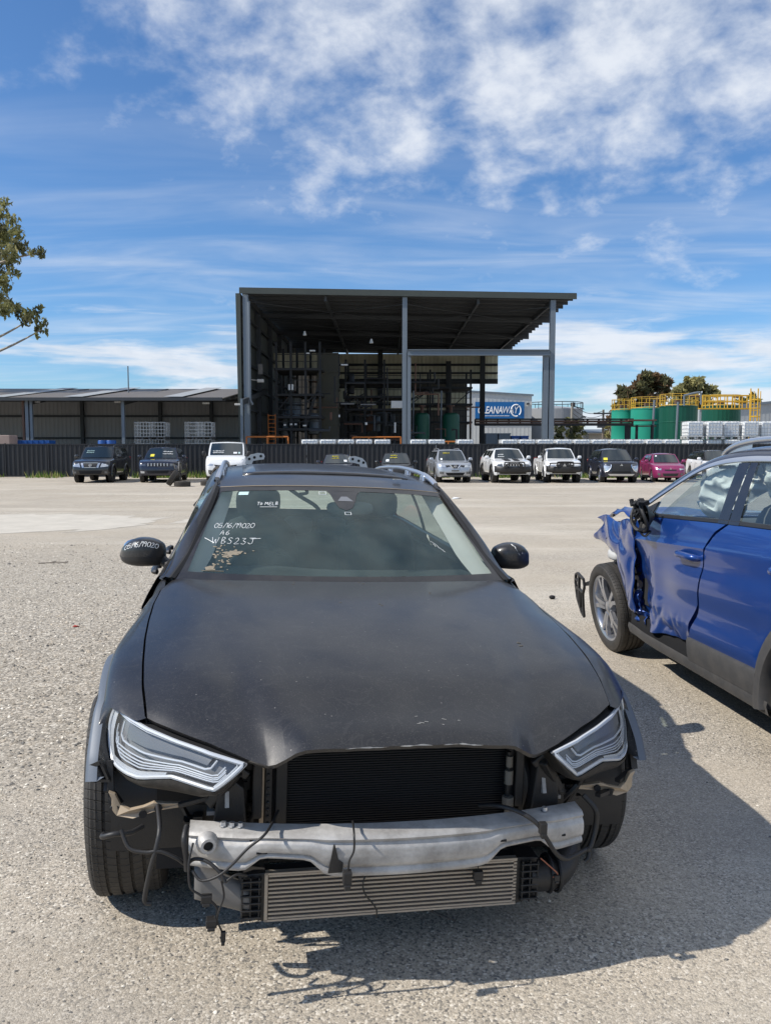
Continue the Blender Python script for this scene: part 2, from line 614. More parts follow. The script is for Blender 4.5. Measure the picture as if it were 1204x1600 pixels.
    def mesh(s, name, mats, smooth=35):
        me = bpy.data.meshes.new(name)
        me.from_pydata(s.v, [], s.f)
        mats = mats if isinstance(mats, (list, tuple)) else [mats]
        for m in mats:
            me.materials.append(MT[m] if isinstance(m, str) else m)
        if any(s.m):
            me.polygons.foreach_set('material_index', s.m)
        me.validate()
        bm = bmesh.new()
        bm.from_mesh(me)
        bmesh.ops.remove_doubles(bm, verts=bm.verts, dist=1e-5)
        bmesh.ops.recalc_face_normals(bm, faces=bm.faces)
        bm.to_mesh(me)
        bm.free()
        if smooth:
            me.polygons.foreach_set('use_smooth', [True] * len(me.polygons))
            me.set_sharp_from_angle(angle=R(smooth))
        me.update()
        return me

    def build(s, name, mats, parent=None, smooth=35, solid=0.0, bevel=0.0, subsurf=0, fn=None):
        if fn:
            s.v = [tuple(fn(p)) for p in s.v]
        o = bpy.data.objects.new(name, s.mesh(name, mats, smooth))
        COL.objects.link(o)
        if parent:
            o.parent = parent
        if bevel:
            b = o.modifiers.new('bevel', 'BEVEL')
            b.width = bevel
            b.segments = 2
            b.limit_method = 'ANGLE'
            b.angle_limit = R(40)
        if solid:
            q = o.modifiers.new('thickness', 'SOLIDIFY')
            q.thickness = solid
            q.offset = -1
        return o


def thing(name, label, cat, loc=(0, 0, 0), rz=0.0, group=None):
    o = bpy.data.objects.new(name, None)
    o.empty_display_size = 0.3
    COL.objects.link(o)
    o.location = loc
    o.rotation_euler = (0, 0, rz)
    o['label'] = label
    o['category'] = cat
    if group:
        o['group'] = group
    return o


def tag(o, label, cat, group=None):
    o['label'] = label
    o['category'] = cat
    if group:
        o['group'] = group
    return o


def kind(o, k):
    o['kind'] = k
    return o


def dup(root, loc, rz, label=None):
    r = root.copy()
    COL.objects.link(r)
    r.location = loc
    r.rotation_euler = (0, 0, rz)
    if label:
        r['label'] = label
    for ch in list(root.children):
        c = ch.copy()
        COL.objects.link(c)
        c.parent = r
        for g in list(ch.children):
            d = g.copy()
            COL.objects.link(d)
            d.parent = c
    return r


def lerp(a, b, t):
    return a + (b - a) * t


def tab(x, T):
    """smooth-ish table lookup (monotone in x)"""
    xs = [p[0] for p in T]
    return float(np.interp(x, xs, [p[1] for p in T]))


def spl(x, T):
    """Catmull-Rom through table points"""
    n = len(T)
    if x <= T[0][0]:
        return T[0][1]
    if x >= T[-1][0]:
        return T[-1][1]
    for i in range(n - 1):
        if x <= T[i + 1][0]:
            break
    x0, y0 = T[i]
    x1, y1 = T[i + 1]
    h = x1 - x0
    m0 = (T[i + 1][1] - T[i - 1][1]) / (T[i + 1][0] - T[i - 1][0]) if i > 0 else (y1 - y0) / h
    m1 = (T[i + 2][1] - y0) / (T[i + 2][0] - x0) if i + 2 < n else (y1 - y0) / h
    t = (x - x0) / h
    return ((2 * t ** 3 - 3 * t ** 2 + 1) * y0 + (t ** 3 - 2 * t ** 2 + t) * h * m0
            + (-2 * t ** 3 + 3 * t ** 2) * y1 + (t ** 3 - t ** 2) * h * m1)


def smooth_pts(pts, n=6):
    """Catmull-Rom resample of a 3d polyline"""
    P = [Vector(p) for p in pts]
    out = []
    for i in range(len(P) - 1):
        p0 = P[max(i - 1, 0)]; p1 = P[i]; p2 = P[i + 1]; p3 = P[min(i + 2, len(P) - 1)]
        for k in range(n):
            t = k / n
            out.append(0.5 * ((2 * p1) + (p2 - p0) * t + (2 * p0 - 5 * p1 + 4 * p2 - p3) * t * t + (3 * p1 - p0 - 3 * p2 + p3) * t ** 3))
    out.append(P[-1])
    return out


def polyline_at(P, t):
    """point at arc fraction t of polyline P (list of Vectors)"""
    P = [Vector(p) for p in P]
    L = [(P[i + 1] - P[i]).length for i in range(len(P) - 1)]
    s = t * sum(L)
    for i, l in enumerate(L):
        if s <= l or i == len(L) - 1:
            return P[i].lerp(P[i + 1], min(1, s / l) if l > 0 else 0)
        s -= l


# pen strokes for hand lettering: polylines in a 0..1 box
GLYPH = {
    '0': [[(.3, 1), (.05, .6), (.1, .15), (.35, 0), (.6, .35), (.55, .85), (.3, 1)]],
    '1': [[(.15, .75), (.35, 1), (.3, 0)]],
    '2': [[(.05, .8), (.3, 1), (.5, .75), (.3, .35), (.02, 0), (.6, .05)]],
    '3': [[(.08, .95), (.5, .95), (.25, .58), (.55, .35), (.35, .02), (.02, .1)]],
    '5': [[(.55, 1), (.2, .95), (.12, .55), (.5, .5), (.5, .12), (.2, 0), (.0, .1)]],
    '6': [[(.5, 1), (.15, .6), (.08, .15), (.35, 0), (.55, .3), (.3, .5), (.1, .3)]],
    '9': [[(.5, .7), (.25, .55), (.1, .8), (.35, 1), (.52, .75), (.4, 0)]],
    '/': [[(.5, 1.1), (.05, -.1)]],
    'A': [[(.0, 0), (.35, 1), (.55, 0)], [(.05, .4), (.65, .45)]],
    'B': [[(.1, 0), (.15, 1), (.5, .85), (.2, .52), (.55, .3), (.4, .02), (.08, 0)]],
    'S': [[(.55, .9), (.3, 1), (.1, .75), (.45, .4), (.35, .05), (.0, .1)]],
    'W': [[(-.1, 1), (.15, 0), (.35, .7), (.5, 0), (.75, 1)]],
    'J': [[(.15, .95), (.9, .98)], [(.6, .95), (.55, .2), (.3, 0), (.05, .2)]],
    'T': [[(.0, 1), (.7, .97)], [(.35, 1), (.3, 0)]],
    'O': [[(.3, .7), (.05, .35), (.25, 0), (.5, .3), (.3, .7)]],
    'M': [[(.0, 0), (.1, .95), (.35, .4), (.6, .95), (.7, 0)]],
    'E': [[(.6, .95), (.1, .95), (.1, 0), (.6, .0)], [(.1, .5), (.5, .5)]],
    'L': [[(.12, .95), (.08, .02), (.55, 0)]],
    ' ': [],
}


def write(mb, text, at, h, r, adv=0.72, slant=0.15, jit=0.05, seed=1, n=5):
    """at(u,v) -> 3d point on the written surface; u,v in metres"""
    rr = random.Random(seed)
    u0 = 0.0
    for ch in text:
        oy = rr.uniform(-jit, jit) * h
        for st in GLYPH.get(ch, []):
            pts = [at(u0 + (a + b * slant) * h * 0.9, b * h + oy) for a, b in st]
            mb.tube(smooth_pts(pts, 4), r, n)
        u0 += adv * h * (0.6 if ch in '1/' else 1.25 if ch in 'WM' else 0.5 if ch == ' ' else 1.0)
    return u0


PT = R(4.545)


def P(px, py, Y):
    """the point at distance Y seen at a photograph pixel"""
    a = (px - 602) / 1249.0
    b = -(py - 800) / 1249.0
    d = Vector((a, math.cos(PT) + b * math.sin(PT), -math.sin(PT) + b * math.cos(PT)))
    return Vector((0, 0, 1.596)) + d * (Y / d.y)


def fast_mesh(name, verts, faces, mats, fsize, matidx=None, smooth=False):
    """numpy verts (n,3) and faces (m,fsize)"""
    me = bpy.data.meshes.new(name)
    me.vertices.add(len(verts))
    me.vertices.foreach_set('co', np.asarray(verts, np.float32).ravel())
    m = len(faces)
    me.loops.add(m * fsize)
    me.loops.foreach_set('vertex_index', np.asarray(faces, np.int32).ravel())
    me.polygons.add(m)
    me.polygons.foreach_set('loop_start', np.arange(0, m * fsize, fsize, dtype=np.int32))
    me.polygons.foreach_set('loop_total', np.full(m, fsize, np.int32))
    for q in mats:
        me.materials.append(q)
    if matidx is not None:
        me.polygons.foreach_set('material_index', np.asarray(matidx, np.int32))
    if smooth:
        me.polygons.foreach_set('use_smooth', np.ones(m, bool))
    me.update(calc_edges=True)
    return me


# ================================================================== ground
def ground_material():
    m = bpy.data.materials.new('crushed rock yard')
    m.use_nodes = True
    nt = m.node_tree
    L = nt.links.new
    b = nt.nodes['Principled BSDF']
    b.inputs['Roughness'].default_value = 0.95
    b.inputs['Specular IOR Level'].default_value = 0.15
    tc = N(nt, 'ShaderNodeTexCoord')
    V = tc.outputs['Object']

    def noise(scale, detail, rough=0.6, sx=1, sy=1, off=0.0):
        mp = N(nt, 'ShaderNodeMapping')
        mp.inputs['Scale'].default_value = (sx, sy, 1)
        mp.inputs['Location'].default_value = (off, off * 0.7, 0)
        L(V, mp.inputs[0])
        n = N(nt, 'ShaderNodeTexNoise')
        n.inputs['Scale'].default_value = scale
        n.inputs['Detail'].default_value = detail
        n.inputs['Roughness'].default_value = rough
        L(mp.outputs[0], n.inputs['Vector'])
        return n.outputs['Fac']

    def ramp(fac, stops):
        r = N(nt, 'ShaderNodeValToRGB')
        e = r.color_ramp.elements
        while len(e) < len(stops):
            e.new(0.5)
        for k, (p, c) in enumerate(stops):
            e[k].position = p
            e[k].color = (*c, 1)
        L(fac, r.inputs[0])
        return r.outputs[0]

    def mix(f, a, c, bt='MIX'):
        x = N(nt, 'ShaderNodeMix', data_type='RGBA', blend_type=bt)
        for s, q in ((0, f), (6, a), (7, c)):
            if isinstance(q, (int, float)):
                x.inputs[s].default_value = q
            elif isinstance(q, tuple):
                x.inputs[s].default_value = (*q, 1)
            else:
                L(q, x.inputs[s])
        return x.outputs[2]

    def mrange(f, a, c, lo=0.0, hi=1.0):
        x = N(nt, 'ShaderNodeMapRange', interpolation_type='SMOOTHSTEP')
        L(f, x.inputs[0])
        x.inputs[1].default_value = a
        x.inputs[2].default_value = c
        x.inputs[3].default_value = lo
        x.inputs[4].default_value = hi
        return x.outputs[0]
    # fine base of dust and grit
    base = ramp(noise(0.35, 7, 0.65), [(0.3, (0.33, 0.275, 0.205)), (0.52, (0.47, 0.405, 0.32)), (0.72, (0.58, 0.515, 0.42))])
    # wheel-polished streaks running across the yard
    st = noise(0.5, 7, 0.7, 0.22, 1.3, 3.0)
    base = mix(mrange(st, 0.48, 0.62, 0, 0.7), base, (0.32, 0.285, 0.24))
    st2 = noise(0.30, 7, 0.7, 0.22, 1.1, 9.0)
    base = mix(mrange(st2, 0.50, 0.64, 0, 0.9), base, (0.66, 0.605, 0.51))
    # individual stones
    mp = N(nt, 'ShaderNodeMapping')
    L(V, mp.inputs[0])
    vo = N(nt, 'ShaderNodeTexVoronoi')
    vo.inputs['Scale'].default_value = 135
    vo.inputs['Randomness'].default_value = 1.0
    L(mp.outputs[0], vo.inputs['Vector'])
    sp = N(nt, 'ShaderNodeSeparateColor')
    L(vo.outputs['Color'], sp.inputs[0])
    stone = ramp(sp.outputs[0], [(0.0, (0.10, 0.10, 0.10)), (0.35, (0.26, 0.235, 0.195)), (0.7, (0.50, 0.435, 0.345)), (1.0, (0.76, 0.70, 0.60))])
    vo2 = N(nt, 'ShaderNodeTexVoronoi')
    vo2.inputs['Scale'].default_value = 380
    L(mp.outputs[0], vo2.inputs['Vector'])
    sp2 = N(nt, 'ShaderNodeSeparateColor')
    L(vo2.outputs['Color'], sp2.inputs[0])
    grit = ramp(sp2.outputs[0], [(0.0, (0.17, 0.15, 0.12)), (0.5, (0.44, 0.385, 0.305)), (1.0, (0.72, 0.655, 0.55))])
    stony = mrange(noise(0.7, 5, 0.6, 1, 1, 5.0), 0.36, 0.62, 0.30, 0.85)
    c = mix(0.45, base, grit)
    keep = N(nt, 'ShaderNodeMath', operation='MULTIPLY')
    L(stony, keep.inputs[0])
    L(mrange(sp.outputs[1], 0.35, 0.55), keep.inputs[1])
    c = mix(keep.outputs[0], c, stone)
    # belt of loose coarse gravel on the left of the yard
    spos = N(nt, 'ShaderNodeSeparateXYZ')
    L(V, spos.inputs[0])
    wob = N(nt, 'ShaderNodeMath', operation='MULTIPLY_ADD')
    L(noise(0.6, 4, 0.6, 1, 1, 2.0), wob.inputs[0])
    wob.inputs[1].default_value = 2.4
    L(spos.outputs[0], wob.inputs[2])
    zone = N(nt, 'ShaderNodeMath', operation='MULTIPLY')
    L(mrange(wob.outputs[0], 0.35, -0.6), zone.inputs[0])
    zy = N(nt, 'ShaderNodeMath', operation='MULTIPLY')
    L(mrange(spos.outputs[1], 3.0, 4.6), zy.inputs[0])
    L(mrange(spos.outputs[1], 15.0, 10.0), zy.inputs[1])
    L(zy.outputs[0], zone.inputs[1])
    vo3 = N(nt, 'ShaderNodeTexVoronoi')
    vo3.inputs['Scale'].default_value = 58
    L(mp.outputs[0], vo3.inputs['Vector'])
    sp3 = N(nt, 'ShaderNodeSeparateColor')
    L(vo3.outputs['Color'], sp3.inputs[0])
    coarse = ramp(sp3.outputs[0], [(0.0, (0.13, 0.125, 0.115)), (0.3, (0.30, 0.27, 0.225)), (0.65, (0.48, 0.42, 0.335)), (1.0, (0.74, 0.68, 0.58))])
    shade = mrange(vo3.outputs['Distance'], 0.25, 0.75, 0.0, 0.45)
    coarse = mix(shade, coarse, (0.16, 0.14, 0.11))
    zf = N(nt, 'ShaderNodeMath', operation='MULTIPLY')
    L(zone.outputs[0], zf.inputs[0])
    zf.inputs[1].default_value = 0.75
    c = mix(zf.outputs[0], c, coarse)
    # old oil and damp stains
    stn = mrange(noise(0.9, 6, 0.7, 0.6, 1.0, 13.0), 0.66, 0.74, 0, 0.35)
    c = mix(stn, c, (0.20, 0.175, 0.14))
    L(c, b.inputs['Base Color'])
    # relief
    h1 = N(nt, 'ShaderNodeMath', operation='MULTIPLY')
    L(vo.outputs['Distance'], h1.inputs[0])
    h1.inputs[1].default_value = -1.0
    h2 = N(nt, 'ShaderNodeMath', operation='MULTIPLY_ADD')
    L(vo2.outputs['Distance'], h2.inputs[0])
    h2.inputs[1].default_value = -0.5
    L(h1.outputs[0], h2.inputs[2])
    h3 = N(nt, 'ShaderNodeMath', operation='ADD')
    h4 = N(nt, 'ShaderNodeMath', operation='MULTIPLY')
    L(vo3.outputs['Distance'], h4.inputs[0])
    L(zone.outputs[0], h4.inputs[1])
    h5 = N(nt, 'ShaderNodeMath', operation='MULTIPLY_ADD')
    L(h4.outputs[0], h5.inputs[0])
    h5.inputs[1].default_value = -3.0
    L(h2.outputs[0], h5.inputs[2])
    L(h5.outputs[0], h3.inputs[0])
    L(noise(14, 7, 0.75), h3.inputs[1])
    bp = N(nt, 'ShaderNodeBump')
    bp.inputs['Strength'].default_value = 0.35
    bp.inputs['Distance'].default_value = 0.006
    L(h3.outputs[0], bp.inputs['Height'])
    L(bp.outputs[0], b.inputs['Normal'])
    return m


MT['ground'] = ground_material()
g = MB()
g.add([(-600, -200, 0), (600, -200, 0), (600, 900, 0), (-600, 900, 0)], [(0, 1, 2, 3)])
kind(g.build('ground', 'ground', smooth=0), 'structure')

# worn pale slab left of the grey wagon
MT['slab'] = pbr('worn pale concrete', (0.52, 0.48, 0.41), 0.95, vary=0.25, vscale=2.3, bump=0.25, bscale=60, spec=0.15)
for poly in ([(-10.5, 15.3), (-6.9, 15.0), (-5.6, 15.6), (-4.9, 16.9), (-5.1, 18.6), (-7.2, 19.4), (-10.8, 18.9)],
             [(-4.6, 17.2), (-3.4, 16.9), (-2.7, 18.2), (-4.3, 18.5)]):
    s = MB()
    pts = []
    k = len(poly)
    for i in range(k):
        a = Vector((*poly[i], 0)); b = Vector((*poly[(i + 1) % k], 0))
        for t in range(14):
            p = a.lerp(b, t / 14)
            n = mnoise.noise(p * 1.3) * 0.55 + mnoise.noise(p * 4) * 0.30 + mnoise.noise(p * 11) * 0.12
            pts.append((p.x + n, p.y + n * 1.3, 0.004))
    s.add(pts, [tuple(range(len(pts)))])
    kind(s.build('concrete_patch', 'slab', smooth=0), 'structure')


def gravel():
    n1, n2 = 26000, 34000
    xs = np.concatenate([rng.uniform(-3.2, 3.6, n1), np.where(rng.random(n2) < .75, rng.uniform(-7.5, -0.8, n2), rng.uniform(-0.8, 3.4, n2))])
    ys = np.concatenate([1.7 + 6.5 * rng.random(n1) ** 1.5, 2.5 + 11 * rng.random(n2)])
    # stonier on the left of the car, thin on the driven line
    keep = rng.random(len(xs)) < np.clip(0.35 + 0.5 * (xs < -0.9) + 0.25 * np.sin(xs * 1.7 + ys * 0.9), 0.12, 1)
    xs, ys = xs[keep], ys[keep]
    n = len(xs)
    r = 0.0022 + 0.0048 * rng.random(n) ** 3
    big = rng.random(n) < 0.008
    r[big] *= 2.0
    coarse = (xs < -0.75) & (ys > 3.6)
    r[coarse] *= 1.25 + 0.9 * rng.random(coarse.sum())
    base = np.array([(1, 0, 0), (0.3, 0.95, 0.1), (-0.85, 0.5, 0), (-0.8, -0.6, 0.1), (0.35, -0.95, 0), (0.15, 0.1, 0.75), (-0.2, -0.15, 0.7)])
    tri = np.array([(0, 1, 5), (1, 2, 5), (2, 6, 5), (2, 3, 6), (3, 4, 6), (4, 0, 6), (0, 5, 6)])
    jit = 1 + 0.45 * rng.standard_normal((n, 7, 3)).clip(-1, 1)
    v = base[None] * jit * r[:, None, None]
    a = rng.uniform(0, 2 * np.pi, n)
    c, s = np.cos(a)[:, None], np.sin(a)[:, None]
    X = v[:, :, 0] * c - v[:, :, 1] * s + xs[:, None]
    Y = v[:, :, 0] * s + v[:, :, 1] * c + ys[:, None]
    Z = np.maximum(v[:, :, 2], 0) + 0.0008
    V = np.stack([X, Y, Z], -1).reshape(-1, 3)
    F = (tri[None] + (np.arange(n) * 7)[:, None, None]).reshape(-1, 3)
    cols = [(0.17, 0.16, 0.145), (0.32, 0.28, 0.225), (0.50, 0.43, 0.34), (0.72, 0.66, 0.56), (0.07, 0.07, 0.07)]
    mats = [pbr('stone %d' % i, c, 0.9, spec=0.2, vary=0.2, vscale=30) for i, c in enumerate(cols)]
    mi = np.repeat(rng.choice(5, n, p=[0.22, 0.28, 0.28, 0.17, 0.05]), 7)
    o = bpy.data.objects.new('gravel', fast_mesh('gravel', V, F, mats, 3, mi))
    COL.objects.link(o)
    kind(o, 'stuff')
    tag(o, 'loose grey and tan gravel stones scattered over the yard', 'gravel')


gravel()


# ================================================================== vegetation
def leaf_mat(name, col, vary=0.5):
    m = pbr(name, col, 0.65, spec=0.25, vary=vary, vscale=1.3)
    nt = m.node_tree
    b = nt.nodes['Principled BSDF']
    tr = N(nt, 'ShaderNodeBsdfTranslucent')
    tr.inputs[0].default_value = (*(min(1, c * 1.5) for c in col), 1)
    mx = N(nt, 'ShaderNodeMixShader')
    mx.inputs[0].default_value = 0.4
    nt.links.new(b.outputs[0], mx.inputs[1])
    nt.links.new(tr.outputs[0], mx.inputs[2])
    nt.links.new(mx.outputs[0], nt.nodes['Material Output'].inputs['Surface'])
    return m


MT['leaf_gum'] = leaf_mat('gum leaf', (0.19, 0.19, 0.075))
MT['leaf_gum2'] = leaf_mat('pale gum leaf', (0.30, 0.28, 0.13))
MT['leaf_dark'] = leaf_mat('dark leaf', (0.10, 0.10, 0.048))
MT['leaf_red'] = leaf_mat('brownish leaf', (0.19, 0.125, 0.07))
MT['leaf_olive'] = leaf_mat('olive leaf', (0.32, 0.29, 0.12))
MT['grass'] = leaf_mat('grass blades', (0.085, 0.15, 0.022))
MT['bark'] = pbr('bark', (0.17, 0.14, 0.11), 0.9, vary=0.4, vscale=4, bump=0.3)
MT['bark_pale'] = pbr('pale gum bark', (0.38, 0.33, 0.27), 0.8, vary=0.35, vscale=2, bump=0.2)


def leaves(centers, radii, counts, size, mats, weights, droop=0.0, stretch=2.4):
    """leaf-sized faces spread through clumps -> numpy mesh data"""
    C = np.repeat(np.array(centers), counts, axis=0)
    Rr = np.repeat(np.array(radii), counts, axis=0)
    n = len(C)
    d = rng.standard_normal((n, 3))
    d /= np.linalg.norm(d, axis=1)[:, None]
    rad = rng.random(n) ** 0.45
    p = C + d * rad[:, None] * Rr
    ax = rng.standard_normal((n, 3))
    ax[:, 2] -= droop
    ax /= np.linalg.norm(ax, axis=1)[:, None]
    b = np.cross(ax, rng.standard_normal((n, 3)))
    b /= np.linalg.norm(b, axis=1)[:, None] + 1e-9
    s = size * (0.6 + 0.8 * rng.random(n))
    h = ax * (s * stretch / 2)[:, None]
    w = b * (s / 2)[:, None]
    V = np.stack([p - h, p + w, p + h, p - w], 1).reshape(-1, 3)
    F = np.arange(n * 4).reshape(-1, 4)
    # clump-wise colour choice gives lighter and darker clumps
    pick = rng.choice(len(mats), len(counts), p=weights)
    mi = np.repeat(pick, counts)
    sw = rng.random(n) < 0.25
    mi[sw] = rng.choice(len(mats), sw.sum(), p=weights)
    return fast_mesh('crown', V, F, [MT[m] for m in mats], 4, mi)


def make_tree(name, label, cat, base, trunk_pts, limbs, clumps, leaf, lsize, per, mats, weights, bark='bark', droop=0.0, tr=0.3, group=None):
    t = thing(name, label, cat, base, 0, group)
    b = Vector(base)
    mb = MB()
    pts = smooth_pts([Vector(p) - b for p in trunk_pts], 4)
    mb.tube(pts, [tr * (1 - 0.65 * i / (len(pts) - 1)) for i in range(len(pts))], 9)
    for lp, r0 in limbs:
        q = smooth_pts([Vector(p) - b for p in lp], 4)
        mb.tube(q, [r0 * (1 - 0.8 * i / (len(q) - 1)) for i in range(len(q))], 6)
    mb.build('trunk', bark, t)
    cs = [np.array(Vector(c[0]) - b) for c in clumps]
    rs = [np.array(c[1] if hasattr(c[1], '__len__') else (c[1],) * 3) for c in clumps]
    vol = [float(np.prod(r)) ** (2 / 3) for r in rs]
    cnt = [max(12, int(per * v)) for v in vol]
    o = bpy.data.objects.new('crown', leaves(cs, rs, cnt, lsize, mats, weights, droop))
    COL.objects.link(o)
    o.parent = t
    return t


# big gum at the left edge, far beyond the long shed
Yg = 62.0
cl = []
vis = [(8, 318, 12), (20, 345, 14), (2, 335, 14), (27, 362, 14), (8, 372, 16), (30, 385, 17), (12, 395, 18), (38, 392, 9), (25, 404, 10), (0, 355, 14),
       (62, 393, 10), (50, 395, 6), (66, 400, 7), (12, 410, 14), (20, 425, 10), (8, 440, 14), (28, 428, 7), (3, 465, 16), (10, 450, 10), (14, 478, 13), (26, 482, 13),
       (5, 485, 16), (33, 492, 12), (44, 490, 10), (40, 502, 10), (52, 497, 11), (58, 488, 9), (64, 480, 5), (68, 505, 10), (60, 515, 8), (72, 520, 6), (58, 524, 6), (0, 425, 14)]
for px, py, r in vis:
    rr = r * Yg / 1249
    cl.append((P(px, py, Yg + random.uniform(-2, 2)), (rr * 0.85, rr * 0.85, rr * 0.85)))
for k in range(110):
    a, e = random.uniform(0, 2 * math.pi), random.uniform(-0.5, 1)
    c = Vector((-34.5 + 6.2 * math.cos(a) * random.random() ** .4, Yg + 6.5 * math.sin(a) * random.random() ** .4, 14.5 + 6.0 * e))
    if c.x < -30.8:
        cl.append((c, random.uniform(0.5, 1.1)))
base = (-34.5, Yg, 0)
lim = []
for px, py in ((25, 360), (35, 388), (62, 395), (15, 440), (50, 498), (66, 515), (10, 478)):
    e = P(px, py, Yg)
    s = Vector((-34.3 + random.uniform(-.3, .3), Yg, e.z - 3.2))
    mid = s.lerp(e, 0.6) + Vector((0, 0, 0.5 if py < 450 else -0.3))
    lim.append(([s, mid, e], 0.16))
for a in range(6):
    th = a * 1.05 + 0.5
    s = Vector((-34.5, Yg, 7 + a * 0.8))
    e = s + Vector((-abs(4.5 * math.cos(th)), 4.5 * math.sin(th), 4))
    lim.append(([s, s.lerp(e, .5) + Vector((0, 0, .6)), e], 0.2))
make_tree('gum_tree', 'tall loose gum tree with drooping olive clumps at the left edge above the long shed', 'tree',
          base, [base, (-34.3, Yg, 5), (-34.7, Yg + .3, 11), (-34.3, Yg, 18)], lim, cl, 'leaf_gum', 0.17, 260,
          ['leaf_gum', 'leaf_gum2', 'leaf_dark'], [0.45, 0.3, 0.25], 'bark_pale', droop=1.2, tr=0.42)


def round_tree(name, label, pxs, Y, per, mats, weights, lsize, depth=0.8, seed=1, gaps=0.2, hang=0.2):
    """crown outline from bumps given as (px, py, r px) at distance Y; filled through its depth"""
    rr = random.Random(seed)
    k = Y / 1249
    cl = []
    xs = [p[0] for p in pxs]
    cx = sum(xs) / len(xs)
    zmin = 1e9
    for px, py, r in pxs:
        c = P(px, py, Y)
        zmin = min(zmin, c.z - r * k)
        for q in range(int(4 + r / 5)):
            d = Vector((rr.gauss(0, 1), rr.gauss(0, 1), rr.gauss(0, 1))).normalized() * (rr.random() ** .5)
            cl.append((c + Vector((d.x * r * k * .8, d.y * r * k * 2.0 * depth, d.z * r * k * .75)), r * k * rr.uniform(.28, .5)))
    bx = P(cx, 700, Y).x
    base = (bx, Y, 0)
    lim = []
    for px, py, r in pxs[::2]:
        e = P(px, py, Y)
        s = Vector((bx, Y, max(1.0, zmin * 0.8)))
        lim.append(([s, s.lerp(e, .5) + Vector((0, rr.uniform(-1, 1), -.4)), e], 0.16))
    return make_tree(name, label, 'tree', base, [base, (bx + .1, Y, zmin * .5 + .5), (bx, Y, zmin + 2)], lim, cl, None, lsize, per, mats, weights, tr=0.4)


big = [(965, 650, 16), (958, 672, 13), (975, 632, 18), (985, 612, 18), (1000, 596, 17), (1015, 590, 16), (1030, 600, 15), (1040, 612, 10), (1005, 618, 18), (1022, 625, 16), (990, 640, 18), (975, 660, 15), (1012, 645, 15), (962, 640, 12), (1035, 640, 12)]
round_tree('spreading_tree', 'large dark brownish tree with a wide domed crown behind the green tanks', big, 112, 240,
           ['leaf_red', 'leaf_dark', 'leaf_olive'], [0.5, 0.35, 0.15], 0.42, seed=3)
sec = [(1062, 612, 14), (1075, 600, 13), (1090, 600, 13), (1105, 608, 13), (1115, 615, 9), (1085, 618, 16), (1066, 632, 15), (1100, 630, 15), (1050, 630, 8), (1080, 640, 15)]
round_tree('bushy_tree', 'olive green tree right of the brownish tree behind the yellow tank railings', sec, 105, 240,
           ['leaf_olive', 'leaf_gum2', 'leaf_dark'], [0.6, 0.25, 0.15], 0.40, seed=4)
thd = [(1160, 627, 8), (1172, 622, 8), (1183, 628, 7), (1165, 636, 9), (1178, 638, 9)]
round_tree('small_tree', 'small olive tree poking up behind the rightmost green tank', thd, 120, 130,
           ['leaf_olive', 'leaf_gum', 'leaf_dark'], [0.5, 0.2, 0.3], 0.36, seed=5)
bsh = [(875, 672, 11), (885, 664, 12), (897, 660, 12), (908, 668, 10), (890, 680, 13), (872, 686, 10), (905, 684, 11), (897, 670, 10)]
round_tree('round_bush', 'dense olive bush around the utility pole beyond the pipe bridge', bsh, 88, 170,
           ['leaf_olive', 'leaf_dark', 'leaf_gum'], [0.4, 0.35, 0.25], 0.22, seed=6)
shr = [(950, 668, 9), (955, 660, 9), (948, 680, 8), (962, 676, 9)]
round_tree('street_shrub', 'feathery olive shrub left of the first green tank', shr, 100, 130,
           ['leaf_olive', 'leaf_gum2', 'leaf_dark'], [0.4, 0.3, 0.3], 0.22, seed=8)


def grass_strip():
    n = 16000
    x = rng.uniform(-24, 28, n)
    y = 43.1 + 1.8 * rng.random(n)
    keep = rng.random(n) < np.clip(0.25 + 0.75 * np.sin(x * 0.9) * np.sin(x * 0.37 + 1), 0.05, 1) - 0.25 * (x < -13.5)
    x, y = x[keep], y[keep]
    n = len(x)
    h = (0.12 + 0.28 * rng.random(n)) * np.where(x < -3, 1.15, 0.8)
    a = rng.uniform(0, np.pi, n)
    w = 0.02 + 0.02 * rng.random(n)
    dx, dy = np.cos(a) * w, np.sin(a) * w
    lx, ly = rng.normal(0, .09, n), rng.normal(0, .09, n)
    V = np.stack([np.stack([x - dx, y - dy, np.zeros(n)], 1), np.stack([x + dx, y + dy, np.zeros(n)], 1), np.stack([x + lx, y + ly, h], 1)], 1).reshape(-1, 3)
    o = bpy.data.objects.new('grass', fast_mesh('grass', V, np.arange(n * 3).reshape(-1, 3), [MT['grass'], MT['leaf_olive']], 3, rng.choice(2, n, p=[.75, .25])))
    COL.objects.link(o)
    kind(o, 'stuff')
    tag(o, 'strip of rough green grass along the foot of the black fence', 'grass')


grass_strip()

# ================================================================== fence
MT['fence'] = pbr('dark steel fence sheet', (0.024, 0.026, 0.030), 0.55, 0.0, vary=0.15, vscale=0.8, spec=0.3, dust=0.03, dscale=1.2)
YF = 45.0
FH = 1.86
fence = thing('steel_fence', 'long black ribbed steel sheet fence behind the row of parked cars', 'fence', (0, YF, 0))
pan = MB()
PW = 2.38
prof = []
xx = 0.03
nr = 9
for i in range(nr):
    a = i * PW / nr
    for du, dv in ((0.0, 0), (0.10, 0), (0.125, 0.045), (0.20, 0.045), (0.225, 0)):
        prof.append((a + du * PW / nr / 0.264, dv * .7))
rows = []
for z in (0.04, FH - 0.06):
    rows.append([(u, -v, z) for u, v in prof])
pan.grid(rows)
pan_me = pan.mesh('panel', 'fence', 20)
pst = MB()
pst.box((0, 0.0, FH / 2 + .01), (0.07, 0.09, FH + .03))
post_me = pst.mesh('post', 'fence', 0)
ral = MB()
